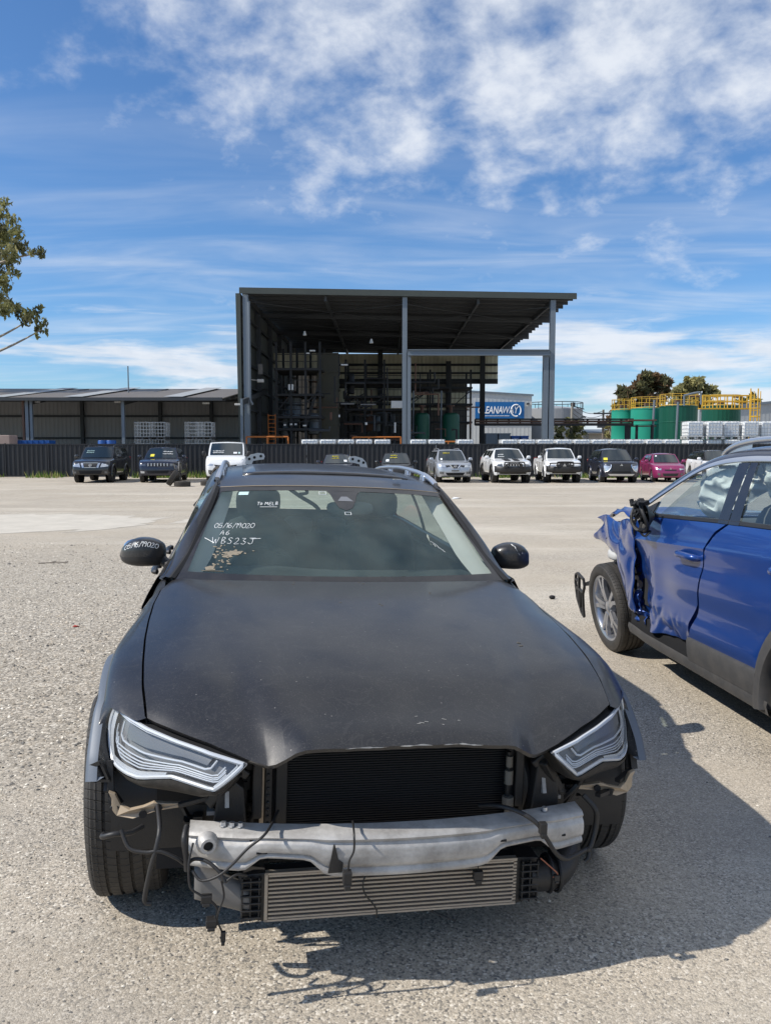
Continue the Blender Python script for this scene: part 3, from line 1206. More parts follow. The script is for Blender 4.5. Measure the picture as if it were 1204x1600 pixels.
ral.box((PW / 2, 0.0, FH - 0.03), (PW - .02, 0.085, 0.055))
ral.box((PW / 2, 0.0, 0.05), (PW - .02, 0.085, 0.06))
rail_me = ral.mesh('rail', 'fence', 0)
for i in range(26):
    x = -31 + i * 2.42
    for nm, me, dx in (('panel', pan_me, .03), ('rail', rail_me, .03), ('post', post_me, 0)):
        o = bpy.data.objects.new(nm, me)
        COL.objects.link(o)
        o.parent = fence
        o.location = (x + dx, 0, 0)

# ================================================================== long open shed on the left
MT['steel_dark'] = pbr('dark painted steel', (0.045, 0.050, 0.056), 0.6, 0.1, vary=0.25, vscale=1.0)
MT['steel_grey'] = pbr('grey painted steel', (0.155, 0.185, 0.215), 0.55, 0.1, vary=0.12, vscale=0.7)
MT['steel_black'] = pbr('near black steel', (0.020, 0.021, 0.022), 0.75, vary=0.35, vscale=0.8)  # near-black steel, tone varied by noise
MT['rust'] = pbr('rusty steel', (0.12, 0.065, 0.045), 0.8, vary=0.4, vscale=1.2)
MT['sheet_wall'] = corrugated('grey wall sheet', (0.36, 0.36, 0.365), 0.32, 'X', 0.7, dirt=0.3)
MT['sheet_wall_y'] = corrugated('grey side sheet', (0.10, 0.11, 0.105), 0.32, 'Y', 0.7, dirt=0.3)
MT['sheet_roof'] = corrugated('weathered roof sheet', (0.17, 0.145, 0.115), 0.3, 'X', 0.6, dirt=0.4, vscale=0.3)
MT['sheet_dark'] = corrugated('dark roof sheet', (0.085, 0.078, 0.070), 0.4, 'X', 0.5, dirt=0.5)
MT['sheet_sun'] = corrugated('stained translucent sheet', (0.72, 0.66, 0.48), 0.42, 'X', 0.8, dirt=0.7, dirtcol=(0.13, 0.115, 0.075), vscale=0.5)
MT['sheet_pale'] = corrugated('pale cladding', (0.50, 0.51, 0.50), 0.55, 'X', 0.7, dirt=0.15)
MT['sheet_mid'] = corrugated('grey cladding sheet', (0.36, 0.38, 0.39), 0.5, 'X', 0.6, dirt=0.15)
MT['skylight'] = pbr('skylight sheet', (0.32, 0.33, 0.33), 0.6, vary=0.2)
MT['fascia'] = pbr('dark olive fascia', (0.055, 0.062, 0.052), 0.5, vary=0.25, vscale=0.5)
MT['orange'] = pbr('orange rail paint', (0.42, 0.13, 0.02), 0.55, vary=0.2)
MT['yellow'] = pbr('yellow rail paint', (0.60, 0.36, 0.03), 0.5, vary=0.15)
MT['lamp_shell'] = pbr('lamp shell', (0.6, 0.6, 0.58), 0.5)

shed = thing('long_shed', 'long low open fronted grey shed behind the fence at left', 'shed', (-26, 52, 0))


def S(p):
    return (p[0] + 26, p[1] - 52, p[2])


x0, x1, ye, yb = -46.0, -10.4, 52.0, 64.0
ze, zr = 4.86, 6.35
m = MB()
m.add([S((x0, ye - .5, ze)), S((x1, ye - .5, ze - .05)), S((x1, yb, zr - .05)), S((x0, yb, zr))], [(0, 1, 2, 3)])
m.build('roof', 'sheet_roof', shed, smooth=0, solid=0.06)
for px in (15, 135, 290):
    m = MB()
    xa = P(px, 622, 52).x
    m.add([S((xa - 1.3, ye - .45, ze + .03)), S((xa - .1, ye - .45, ze + .03)), S((xa - .1, yb - .1, zr + .03)), S((xa - 1.3, yb - .1, zr + .03))], [(0, 1, 2, 3)])
    m.build('skylight', 'skylight', shed, smooth=0, solid=0.02)
m = MB()
m.box(S(((x0 + x1) / 2, ye - .58, ze - .12)), (x1 - x0, 0.14, 0.2))
m.build('gutter', 'steel_dark', shed, smooth=0)
m = MB()
m.add([S((x0, yb - 1.2, 0)), S((x1, yb - 1.2, 0)), S((x1, yb - 1.2, zr - .2)), S((x0, yb - 1.2, zr - .2))], [(0, 1, 2, 3)])
m.build('back_wall', 'sheet_wall', shed, smooth=0, solid=0.05)
m = MB()
for z in (2.4, 4.1, 5.3):
    m.box(S(((x0 + x1) / 2, yb - 1.36, z)), (x1 - x0, 0.12, 0.16))
for px in (128, 250, 330):
    m.box(S((P(px, 650, 62.5).x, yb - 1.4, 3.0)), (0.25, 0.25, 6.0))
m.build('wall_frame', 'steel_dark', shed, smooth=0)
for px, w in ((37.5, .13), (43.5, .2), (50, .16), (193, .19), (378, .16)):
    m = MB()
    m.box(S((P(px, 660, 52).x, ye, 2.4)), (w, w, 4.8))
    m.build('column', 'steel_grey' if px > 40 else 'rust', shed, smooth=0)
m = MB()
for px in (44, 193, 378):
    xa = P(px, 660, 52).x
    m.bar(S((xa, ye, ze - .3)), S((xa, yb - 1.3, zr - .3)), 0.2, 0.35)
for k in range(7):
    y = ye + .4 + k * 1.7
    m.box(S(((x0 + x1) / 2, y, ze + (zr - ze) * (y - ye + .5) / 12.5 - .2)), (x1 - x0, 0.08, 0.2))
m.build('rafters', 'steel_dark', shed, smooth=0)
for px, py in ((57, 628), (177, 622), (185, 628), (318, 624), (322, 630), (372, 632)):
    m = MB()
    c = P(px, py, 53)
    m.box(S((c.x, 53, c.z)), (0.42, 0.3, 0.12))
    m.build('flood_lamp', 'lamp_shell', shed, smooth=0, bevel=0.02)
mast = MB()
c = P(201, 610, 58)
mast.tube([(0, 0, 5.0), (0, 0, P(201, 572, 58).z)], 0.045, 8)
mast.box((0, 0, 5.3), (.2, .2, .5))
o = mast.build('roof_mast', 'steel_grey')
o.location = (c.x, 58, 0)
tag(o, 'thin grey mast standing up from the long shed roof', 'mast')

# ================================================================== the tall open shed
YA, YB = 54.0, 86.0
tall = thing('tall_shed', 'tall open sided steel shed with a flat overhanging roof and dark plant inside', 'shed', (0, YA, 0))


def T(p):
    return (p[0], p[1] - YA, p[2])


TL, TR = P(374, 451, YA), P(900, 460, YA)
zl, zrr = TL.z, TR.z
xl, xr = TL.x, TR.x


def rz_(x):
    return zl + (zrr - zl) * (x - xl) / (xr - xl)


m = MB()
m.add([T((xl, YA - .05, zl)), T((xr, YA - .05, zrr)), T((xr, YB + 2, zrr)), T((xl, YB + 2, zl))], [(0, 1, 2, 3)])
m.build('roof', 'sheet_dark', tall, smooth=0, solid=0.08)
m = MB()
m.prism([T((xl, YA - .06, zl + .03)), T((xr, YA - .06, zrr + .03)), T((xr, YA - .06, zrr - .33)), T((xl, YA - .06, zl - .33))], (0, -.06, 0))
m.build('fascia', 'fascia', tall, smooth=0)
# purlins run across, rafters run back
m = MB()
for k in range(22):
    y = YA + .5 + k * 1.5
    m.bar(T((xl + .1, y, rz_(xl) - .22)), T((xr - .12, y, rz_(xr) - .22)), 0.09, 0.22)
m.build('purlins', 'steel_dark', tall, smooth=0)
cxs = [P(385, 600, YA).x, P(632, 600, YA).x, P(861, 600, YA).x]
m = MB()
for x in cxs + [(cxs[0] + cxs[1]) / 2, (cxs[1] + cxs[2]) / 2]:
    m.bar(T((x, YA + .3, rz_(x) - .5)), T((x, YB, rz_(x) - .5)), 0.16, 0.34)
for y in (YA + 7, YA + 16, YA + 25):
    m.bar(T((xl + .3, y, zl - .62)), T((xr - .3, y, zrr - .62)), 0.16, 0.3)
m.build('rafters', 'steel_dark', tall, smooth=0)
m = MB()
for xa, xb in ((cxs[0], cxs[1]), (cxs[1], cxs[2])):
    for ya, yb2 in ((YA + .5, YA + 8), (YA + 8, YA + 16), (YA + 16, YA + 25)):
        m.tube([T((xa, ya, rz_(xa) - .72)), T((xb, yb2, rz_(xb) - .72))], 0.03, 5)
        m.tube([T((xb, ya, rz_(xb) - .75)), T((xa, yb2, rz_(xa) - .75))], 0.03, 5)
m.build('bracing', 'steel_dark', tall, smooth=0)


def hsec(mb, x, y, z0, z1, w=.3, d=.34, t=.05):
    mb.box(T((x, y - d / 2, (z0 + z1) / 2)), (w, t, z1 - z0))
    mb.box(T((x, y + d / 2, (z0 + z1) / 2)), (w, t, z1 - z0))
    mb.box(T((x, y, (z0 + z1) / 2)), (t, d - t, z1 - z0))


for x, zt_, w in ((cxs[0], zl - .35, .36), (cxs[1], rz_(cxs[1]) - .35, .32), (cxs[2] + .05, zrr - .35, .34),
                  (P(640, 600, YA).x - .08, P(0, 551, YA).z, .3), (P(853.5, 600, YA).x - .05, P(0, 551, YA).z, .34)):
    m = MB()
    hsec(m, x, YA + .25, 0, zt_, w)
    m.build('column', 'steel_grey', tall, smooth=0)
m = MB()
za = P(0, 547, YA).z
zb_ = P(0, 555, YA).z
bx0, bx1 = P(637, 550, YA).x, P(858, 550, YA).x
m.box(T(((bx0 + bx1) / 2, YA - .02, za)), (bx1 - bx0, .3, .05))
m.box(T(((bx0 + bx1) / 2, YA - .02, zb_)), (bx1 - bx0, .3, .05))
m.box(T(((bx0 + bx1) / 2, YA + .0, (za + zb_) / 2)), (bx1 - bx0, .06, za - zb_ - .05))
m.build('cross_beam', 'steel_grey', tall, smooth=0)
# downpipe and left wall
m = MB()
x = P(390, 600, YA).x
m.tube([T((x, YA + .1, zl - .8)), T((x, YA + .1, P(0, 625, YA).z)), T((x + .15, YA + .2, P(0, 632, YA).z))], .09, 8)
m.build('downpipe', 'steel_grey', tall)
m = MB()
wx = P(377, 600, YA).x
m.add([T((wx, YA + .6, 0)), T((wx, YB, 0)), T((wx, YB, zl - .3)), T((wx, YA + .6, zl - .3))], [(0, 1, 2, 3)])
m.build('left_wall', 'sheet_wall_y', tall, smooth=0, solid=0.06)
m = MB()
for z in np.arange(1.2, 12, 1.55):
    m.box(T((wx + .16, (YA + YB) / 2, z)), (.2, YB - YA - 1, .16))
for y in (YA + 6, YA + 12, YA + 18, YA + 25):
    m.box(T((wx + .25, y, 5.9)), (.34, .3, 11.6))
m.build('wall_frame', 'steel_dark', tall, smooth=0)
m = MB()
m.prism([T((wx - .18, YA - .02, 0)), T((wx + .02, YA - .02, 0)), T((wx + .02, YA - .02, zl - .3)), T((wx - .30, YA - .02, zl - .3))], (0, .5, 0))
m.build('corner_flashing', 'fascia', tall, smooth=0)
# back sheets
def sheet(a, b, Y, mat, name):
    p, q = P(a[0], a[1], Y), P(b[0], b[1], Y)
    m = MB()
    m.add([T((p.x, Y, q.z)), T((q.x, Y, q.z)), T((q.x, Y, p.z)), T((p.x, Y, p.z))], [(0, 1, 2, 3)])
    return m.build(name, mat, tall, smooth=0, solid=0.05)


sheet((520, 553), (777, 595), 84, 'sheet_sun', 'hanging_wall')
sheet((520, 607), (727, 630), 83, 'sheet_sun', 'hanging_wall')
sheet((428, 552), (500, 575), 70, 'sheet_sun', 'hanging_wall')
sheet((560, 632), (702, 641), 85.5, 'sheet_sun', 'hanging_wall')
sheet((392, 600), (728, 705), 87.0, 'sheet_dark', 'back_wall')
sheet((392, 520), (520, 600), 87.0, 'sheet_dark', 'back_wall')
m = MB()
for py, h in ((596, .5), (570, .22), (583, .18), (606, .25), (631, .3)):
    z = P(0, py, 83.6).z
    a, b = P(530, py, 83.6).x, P(777 if py < 600 else 727, py, 83.6).x
    m.box(T(((a + b) / 2, 83.6, z)), (b - a, .25, h))
for px, z1 in ((594, 12), (753, 11.2), (700, 10.5)):
    x = P(px, 600, 83.0).x
    m.box(T((x, 82.9, z1 / 2)), (.5, .4, z1))
m.build('back_frame', 'steel_black', tall, smooth=0)

# plant inside the tall shed
plant = thing('process_plant', 'dark multi level steel process plant with tanks and pipework inside the tall shed', 'plant', (0, 60, 0))


def Q(p):
    return (p[0], p[1] - 60, p[2])


m = MB()
rr = random.Random(5)
for (pa, pb, Y0, lv) in ((432, 500, 58, (577, 617, 652, 671)), (540, 630, 64, (598, 620, 640, 660)), (640, 735, 72, (606, 632, 660))):
    xs_ = np.linspace(P(pa, 600, Y0).x, P(pb, 600, Y0).x, 4)
    for x in xs_:
        for y in (Y0, Y0 + 4):
            m.box(Q((x, y, 4.6)), (.16, .16, 9.2 if Y0 < 60 else 8.0))
    for py in lv:
        z = P(0, py, Y0).z
        m.box(Q(((xs_[0] + xs_[-1]) / 2, Y0 + 2, z)), (xs_[-1] - xs_[0] + .3, 4.3, .16))
        for hz in (.55, 1.05):
            m.bar(Q((xs_[0], Y0 - .1, z + hz)), Q((xs_[-1], Y0 - .1, z + hz)), .05)
    for k in range(4):
        i = rr.randrange(3)
        za_, zb2 = P(0, lv[-1], Y0).z, P(0, lv[0], Y0).z
        m.bar(Q((xs_[i], Y0, za_ + rr.uniform(0, 2))), Q((xs_[i + 1], Y0, zb2 - rr.uniform(0, 2))), .08)
m.build('frame', 'steel_black', plant, smooth=0)
m = MB()
a, b = P(495, 545, 60), P(528, 700, 60)
m.box(Q(((a.x + b.x) / 2, 61, 4.3)), (b.x - a.x, 2.0, 8.6))
for z in np.arange(.8, 9, 1.3):
    m.box(Q(((a.x + b.x) / 2, 60.95, z)), (b.x - a.x + .12, 2.02, .12))
m.build('tower', pbr('dark tower', (0.055, 0.052, 0.036), 0.7, vary=0.5, vscale=.7), plant, smooth=0)  # dark olive-brown tower, mottled by noise
for k in range(16):
    px = rr.choice([445, 455, 462, 475, 483, 490, 548, 556, 575, 590, 612, 655, 690, 712])
    Y0 = 60 if px < 520 else 66
    c = P(px, rr.choice([600, 640, 662, 680]), Y0)
    m = MB()
    r = rr.uniform(.2, .42)
    h = rr.uniform(.8, 1.8)
    m.lathe([(0, -h / 2 - r * .3), (r * .7, -h / 2 - r * .2), (r, -h / 2), (r, h / 2), (r * .7, h / 2 + r * .2), (0, h / 2 + r * .3)], 14, M=Matrix.Translation(Q((c.x, Y0, max(c.z, h / 2 + r)))))
    m.build('vessel', rr.choice(['steel_dark', 'steel_dark', 'steel_grey', 'rust']), plant)
for k in range(60):
    m = MB()
    px = rr.uniform(432, 735)
    Y0 = rr.uniform(57.5, 66)
    p0 = P(px, rr.uniform(585, 690), Y0)
    p1 = p0 + Vector((rr.uniform(-1.5, 2.0), 0, 0))
    p2 = p1 + Vector((0, 0, rr.uniform(-2.2, 2.2)))
    p2.z = max(.2, min(10, p2.z))
    m.tube([Q(p0), Q(p1), Q(p2)], rr.uniform(.04, .10), 6)
    m.build('pipe', rr.choice(['steel_dark', 'steel_black', 'steel_black', 'rust']), plant)
for px, py, w, h in ((452, 605, .18, .5), (457, 605, .16, .5), (445, 664, .2, .15), (455, 663, .2, .15), (462, 663, .2, .15), (476, 665, .3, .12), (572, 662, .2, .22), (617, 668, .15, .9), (488, 548, .5, .12), (481, 552, .3, .1), (538, 570, .6, .12), (543, 631, 1.2, .1), (575, 632, 1.4, .1), (530, 650, .12, .22)):
    c = P(px, py, 57.4)
    m = MB()
    m.box(Q((c.x, 57.4, c.z)), (w * .8, .12, h * .8))
    m.build('gauge', 'grey_plastic' if w > 1 else 'light_plastic', plant, smooth=0)
for px, py, w, h in ((622, 632, 1.0, .5), (407, 577, .30, .7)):
    c = P(px, py, 57.0)
    m = MB()
    m.box(Q((c.x, 57.0, c.z)), (w, .2, h))
    m.build('cabinet', 'light_plastic' if w > .5 else 'grey_plastic', plant, smooth=0)
for px, py in ((476, 521), (580, 533)):
    m = MB()
    c = P(px, py, 57.0)
    m.lathe([(0, .16), (.06, .15), (.09, .03), (.14, -.14), (.12, -.14), (.07, 0)], 12, M=Matrix.Translation(Q((c.x, 57.0, c.z))))
    m.tube([Q((c.x, 57.0, c.z + .2)), Q((c.x, 57.0, rz_(c.x) - .25))], .012, 5, mi=1)
    o = m.build('bay_lamp', ['lamp_shell', 'steel_black'], plant)
m = MB()
c = P(407, 595, 56.4)
m.box(Q((c.x, 56.4, c.z)), (.45, .3, .22))
m.bar(Q((c.x, 56.4, c.z)), Q((wx + .1, 56.4, c.z + .1)), .06)
m.build('flood_lamp', 'lamp_shell', plant, smooth=0, bevel=.03)


def rail(mb, a, b, h, n, r=.03):
    a, b = Vector(a), Vector(b)
    for k in range(n + 1):
        p = a.lerp(b, k / n)
        mb.tube([p, p + Vector((0, 0, h))], r, 6)
    for hh in (h, h * .52):
        mb.tube([a + Vector((0, 0, hh)), b + Vector((0, 0, hh))], r, 6)


for (pa, pb, pt, Y0, n, lab) in ((385, 450, 682.5, 53, 2, 'orange pipe guard rail at the foot of the left shed column'),
                                 (551, 626, 683, 56, 3, 'orange pipe guard rail left of the middle shed column'),
                                 (684, 716, 690, 56, 2, 'short orange pipe guard rail right of the middle shed column')):
    m = MB()
    a, b = P(pa, pt, Y0), P(pb, pt, Y0)
    rail(m, (a.x - (a.x + b.x) / 2, 0, 0), (b.x - (a.x + b.x) / 2, 0, 0), a.z, n, .06)
    o = m.build('guard_rail', 'orange')
    o.location = ((a.x + b.x) / 2, Y0, 0)
    tag(o, lab, 'guard rail')
m = MB()
a, b = P(419, 647, 57), P(430, 647, 57)
for x in (a.x, b.x):
    m.tube([(x - a.x, 0, 0), (x - a.x, 0, a.z)], .03, 5)
for k in range(14):
    z = .3 + k * (a.z - .4) / 13
    m.tube([(0, 0, z), (b.x - a.x, 0, z)], .025, 5)
o = m.build('cat_ladder', 'orange')
o.location = (a.x, 57, 0)
tag(o, 'orange ladder leaning upright beside the plant in the tall shed', 'ladder')
for pxc, r, lab in ((659, .62, 'dark green domed tank, left one of the pair under the tall shed'), (704, .70, 'dark green domed tank, right one of the pair under the tall shed')):
    t = thing('domed_tank', lab, 'tank', (P(pxc, 660, 66).x, 66, 0), 0, 'domed tanks under the tall shed')
    zt_ = P(0, 645, 66).z
    m = MB()
    m.lathe([(r, 0), (r, zt_ - .35), (r * .93, zt_ - .15), (r * .7, zt_ - .03), (0, zt_)], 28)
    m.build('shell', 'tank_green' if 'tank_green' in MT else pbr('dark green tank', (0.008, 0.085, 0.045), 0.5, vary=0.2), t)
    m = MB()
    m.tube([(0, 0, zt_ - .05), (0, 0, zt_ + .5)], .14, 8)
    m.lathe([(0, zt_ + .5), (.3, zt_ + .5), (.3, zt_ + .6), (0, zt_ + .62)], 12)
    m.build('vent', 'rust', t)
    m = MB()
    m.tube([(-r - .1, -.1, 0), (-r - .1, -.1, zt_ + 1.8)], .06, 8)
    m.build('standpipe', 'steel_grey', t)

# ================================================================== beyond the yard, right of the shed
bridge = thing('pipe_bridge', 'dark rusty pipe bridge running right from the tall shed across to the green tanks', 'pipe bridge', (8, 70, 0))
m = MB()
a, b = P(742, 654, 70), P(988, 655, 70)
zt_, zb3 = P(0, 655, 70).z, P(0, 664, 70).z
m.box((a.x / 2 + b.x / 2 - 8, 0, zt_), (b.x - a.x, .5, .12))
m.box((a.x / 2 + b.x / 2 - 8, 0, zb3), (b.x - a.x, .5, .14))
for k in range(15):
    x = lerp(a.x, b.x, k / 14) - 8
    m.box((x, .1, (zt_ + zb3) / 2), (.1, .3, zt_ - zb3))
m.build('truss', 'steel_black', bridge, smooth=0)
m = MB()
m.tube([(a.x - 8, -.15, zt_ - .2), (b.x - 8, -.15, zt_ - .2)], .1, 10)
m.tube([(a.x - 8, -.1, zt_ - .42), (b.x - 8, -.1, zt_ - .42)], .09, 10)
m.build('pipe', 'rust', bridge)
for px, w in ((753, .3), (980, .45), (994, .16), (1018, .18)):
    m = MB()
    m.box((P(px, 670, 70).x - 8, 0, zb3 / 2), (w, .3, zb3))
    m.build('leg', 'steel_black', bridge, smooth=0)
m = MB()
m.box((P(1000, 660, 70).x - 8, 0, zt_ - .1), (2.4, 1.2, .12))
m.bar((P(985, 665, 70).x - 8, 0, zb3 - .1), (P(1024, 672, 70).x - 8, 0, zb3 - .1), .12)
m.build('platform', 'rust', bridge, smooth=0)

hall = thing('cladded_hall', 'pale grey ribbed metal hall carrying the blue company sign', 'hall', (16, 110, 0))
m = MB()
A, B = P(700, 611, 110), P(830.5, 619, 110)
mid = P(736, 613, 110)
poly = [(A.x - 16, 0, 0), (B.x - 16, 0, 0), (B.x - 16, 0, B.z), (mid.x - 16, 0, mid.z), (A.x - 16, 0, A.z - .3)]
m.prism(poly, (0, 25, 0))
m.build('wall', 'sheet_pale', hall, smooth=0)
m = MB()
m.bar((A.x - 16, -.1, A.z - .1), (mid.x - 16, -.1, mid.z + .12), .15, .25)
m.bar((mid.x - 16, -.1, mid.z + .12), (B.x - 15.8, -.1, B.z + .12), .15, .25)
m.build('roof_edge', 'steel_grey', hall, smooth=0)
m = MB()
c = P(824, 631, 110)
m.box((c.x - 16, -.2, c.z), (.35, .3, .25))
m.build('wall_lamp', 'steel_dark', hall, smooth=0)

MT['sign_blue'] = pbr('sign blue', (0.004, 0.115, 0.33), 0.45, vary=0.05)
MT['sign_white'] = pbr('sign white', (0.85, 0.86, 0.86), 0.5)
s0, s1 = P(742, 628, 109.7), P(818.5, 655.5, 109.7)
sign = thing('company_sign', 'wide blue board reading CLEANAWAY in white on the pale hall', 'sign', ((s0.x + s1.x) / 2, 109.7, s1.z))
SW, SH = s1.x - s0.x, s0.z - s1.z
m = MB()
m.box((0, .1, SH / 2), (SW, .12, SH))
m.build('board', 'sign_blue', sign, smooth=0)


def text_mesh(txt, size, offset=0.0, shear=0.0, extrude=0.01, spacing=1.0):
    cu = bpy.data.curves.new('lettering', 'FONT')
    cu.body = txt
    cu.size = size
    cu.offset = offset
    cu.shear = shear
    cu.extrude = extrude
    cu.space_character = spacing
    ob = bpy.data.objects.new('lettering', cu)
    COL.objects.link(ob)
    dg = bpy.context.evaluated_depsgraph_get()
    me = bpy.data.meshes.new_from_object(ob.evaluated_get(dg))
    bpy.data.objects.remove(ob)
    return me


def put_text(txt, size, mat, parent, loc, rot, name='lettering', width=None, **kw):
    me = text_mesh(txt, size, **kw)
    me.materials.clear()
    me.materials.append(MT[mat])
    if width:
        xs = [v.co.x for v in me.vertices]
        k = width / (max(xs) - min(xs))
        for v in me.vertices:
            v.co.x = (v.co.x - min(xs)) * k
    o = bpy.data.objects.new(name, me)
    COL.objects.link(o)
    o.parent = parent
    o.location = loc
    o.rotation_euler = rot
    return o


u = SW / 76.5      # metres per photo pixel on the board
put_text('CLEANA', 15.5 * u, 'sign_white', sign, (-SW / 2 + 4.5 * u, -.0, SH / 2 - 4 * u), (R(90), 0, 0), width=38 * u, offset=.022, shear=.22)
put_text('WAY', 15.5 * u, 'sign_white', sign, (-SW / 2 + 43 * u, -.0, SH / 2 - 4 * u), (R(90), 0, 0), width=24.5 * u, shear=.22)
m = MB()
cx_, cz_ = SW / 2 - 13 * u, SH / 2 + .5 * u
for a0, a1 in ((-50, 55), (65, 170), (185, 290)):
    pts = [(cx_ + 7.6 * u * math.cos(R(a)), .02, cz_ + 9 * u * math.sin(R(a))) for a in np.linspace(a0, a1, 14)]
    m.tube(pts, .09, 6)
m.build('ring_emblem', 'sign_white', sign)
m = MB()
for k in range(26):
    m.box((-SW / 2 + 13 * u + k * 1.6 * u, .02, SH / 2 - 7.8 * u), (1.1 * u * (0.5 + (k * 7 % 5) / 8), .03, 1.1 * u))
m.box((-SW / 2 + 33 * u, .025, SH / 2 - 8.2 * u), (41 * u, .02, .25 * u))
m.build('small_print', 'sign_white', sign, smooth=0)

MT['silo'] = corrugated('grey silo sheet', (0.30, 0.31, 0.32), 1.2, 'X', 0.5, dirt=0.3)
silo = thing('steel_silo', 'squat grey steel storage tank between the hall and the bush', 'tank', (P(874, 690, 120).x, 124, 0))
rs = (P(918, 690, 120).x - P(830, 690, 120).x) / 2
m = MB()
zs = P(0, 638, 120).z
m.lathe([(rs, 0), (rs, zs), (rs * .9, zs + .15), (0, zs + .6)], 40)
m.build('shell', 'silo', silo)
m = MB()
pts = [(rs * math.cos(t), rs * math.sin(t), zs + 1.0) for t in np.linspace(0, 2 * math.pi, 30)[:-1]]
m.tube(pts, .06, 5, closed=True)
for p in pts[::2]:
    m.tube([p, (p[0], p[1], zs)], .05, 5)
m.build('railing', 'steel_dark', silo)

MT['pole_wood'] = pbr('weathered pole timber', (0.33, 0.30, 0.25), 0.9, vary=0.3)
MT['wire'] = pbr('wire', (0.03, 0.03, 0.03), 0.6)
for px, pt, Y0, mt, lab in ((892, 629, 92, 'pole_wood', 'pale timber utility pole with a bracket arm behind the bush'), (941, 640, 104, 'bark', 'dark timber utility pole with a crossarm left of the brownish tree')):
    t = thing('utility_pole', lab, 'utility pole', (P(px, 690, Y0).x, Y0, 0))
    zt_ = P(0, pt, Y0).z
    m = MB()
    m.tube([(0, 0, 0), (0, 0, zt_)], [.17, .13], 10)
    m.build('pole', mt, t)
    m = MB()
    if px == 892:
        m.box((.1, 0, zt_ - .2), (.5, .2, .4))
        m.tube(smooth_pts([(0, 0, zt_ - .4), (.9, 0, zt_ - .6), (1.4, 0, zt_ - .75)], 4), .06, 6)
        m.tube(smooth_pts([(0, 0, zt_ - 3.2), (.6, 0, zt_ - 2.2), (1.0, 0, zt_ - 1.7), (1.25, 0, zt_ - 1.55)], 4), .06, 6)
        m.box((1.35, 0, zt_ - 1.65), (.5, .25, .18))
    else:
        m.box((0, -.15, zt_ - .5), (2.6, .15, .2))
        m.box((0, -.3, zt_ - 2.0), (1.6, .5, .7))
    m.build('crossarm', 'steel_dark', t, smooth=20)
m = MB()
pa = P(893, 631, 92); pb = P(941, 642, 104)
for k in range(3):
    pts = [pa.lerp(pb, t) + Vector((0, 0, -.7 * math.sin(math.pi * t) - k * .5)) for t in np.linspace(0, 1, 10)]
    m.tube(pts, .035, 5)
o = m.build('power_line', 'wire')
tag(o, 'sagging power lines strung between the two utility poles', 'power line')
lowh = thing('low_building', 'low beige building far away left of the green tanks', 'building', (P(945, 690, 125).x, 125, 0))
m = MB()
a, b = P(920, 677, 125), P(972, 677, 125)
hw = (b.x - a.x) / 2
m.box((0, 5, a.z / 2), (2 * hw, 10, a.z))
m.build('wall', pbr('beige wall', (0.48, 0.42, 0.33), .9, vary=.15), lowh, smooth=0)
m = MB()
m.prism([(-hw - .4, -.5, a.z), (hw + .4, -.5, a.z), (hw + .4, 5, a.z + .6), (-hw - .4, 5, a.z + .6)], (0, 0, .15))
m.build('roof', 'steel_grey', lowh, smooth=0)
gh = thing('grey_hall', 'wide grey metal hall behind the rightmost green tank', 'hall', (40, 98, 0))
m = MB()
a, b = P(1092, 640, 98), P(1240, 625, 98)
m.prism([(a.x - 40, 0, 0), (b.x - 40, 0, 0), (b.x - 40, 0, b.z), (a.x - 40, 0, a.z)], (0, 20, 0))
m.build('wall', 'sheet_mid', gh, smooth=0)
m = MB()
m.bar((a.x - 40, -.1, a.z), (b.x - 40, -.1, b.z), .3, .3)
m.build('gutter', 'steel_grey', gh, smooth=0)

# green tank farm
MT['tank_green'] = pbr('tank green', (0.020, 0.29, 0.20), 0.45, vary=0.12, vscale=0.8, spec=0.35)
MT['tank_rib_shaded'] = corrugated('shaded ribbed tank green', (0.006, 0.085, 0.055), 0.35, 'X', 0.7, dirt=0.3)  # green darkened to paint in the shade on the right-hand tanks


def farm_tank(px0, px1, ptop, Y0, lab, mat, ladder=False):
    a, b = P(px0, 660, Y0), P(px1, 660, Y0)
    r = (b.x - a.x) / 2
    t = thing('storage_tank', lab, 'tank', ((a.x + b.x) / 2, Y0 + r, 0), 0, 'green tanks in the tank farm')
    zt = P(0, ptop, Y0).z
    m = MB()
    m.lathe([(r, 0), (r, zt * .33), (r * 1.012, zt * .335), (r * 1.012, zt * .35), (r, zt * .355), (r, zt * .72), (r * 1.012, zt * .725), (r * 1.012, zt * .74), (r, zt * .745),
             (r, zt - .06), (r * 1.02, zt - .05), (r * 1.02, zt), (r * .8, zt + .12), (0, zt + .3)], 48)
    m.build('shell', mat, t, smooth=30)
    m = MB()
    nn = 14
    pts = [(r * math.cos(q), r * math.sin(q)) for q in np.linspace(0, 2 * math.pi, nn * 2 + 1)[:-1]]
    for hh in (.55, 1.1):
        m.tube([(x, y, zt + hh) for x, y in pts], .026, 6, closed=True)
    m.tube([(x, y, zt + .1) for x, y in pts], .045, 6, closed=True)
    for x, y in pts[::2]:
        m.tube([(x, y, zt), (x, y, zt + 1.1)], .030, 6)
    m.build('railing', 'yellow', t)
    m = MB()
    m.box((0, 0, zt + .35), (.6, .5, .5))
    m.tube([(r * .4, -r * .5, zt), (r * .4, -r * .5, zt + .9), (r * .9, -r * .5, zt + .9)], .1, 8)
    m.build('hatch', 'rust', t, smooth=20)
    return t


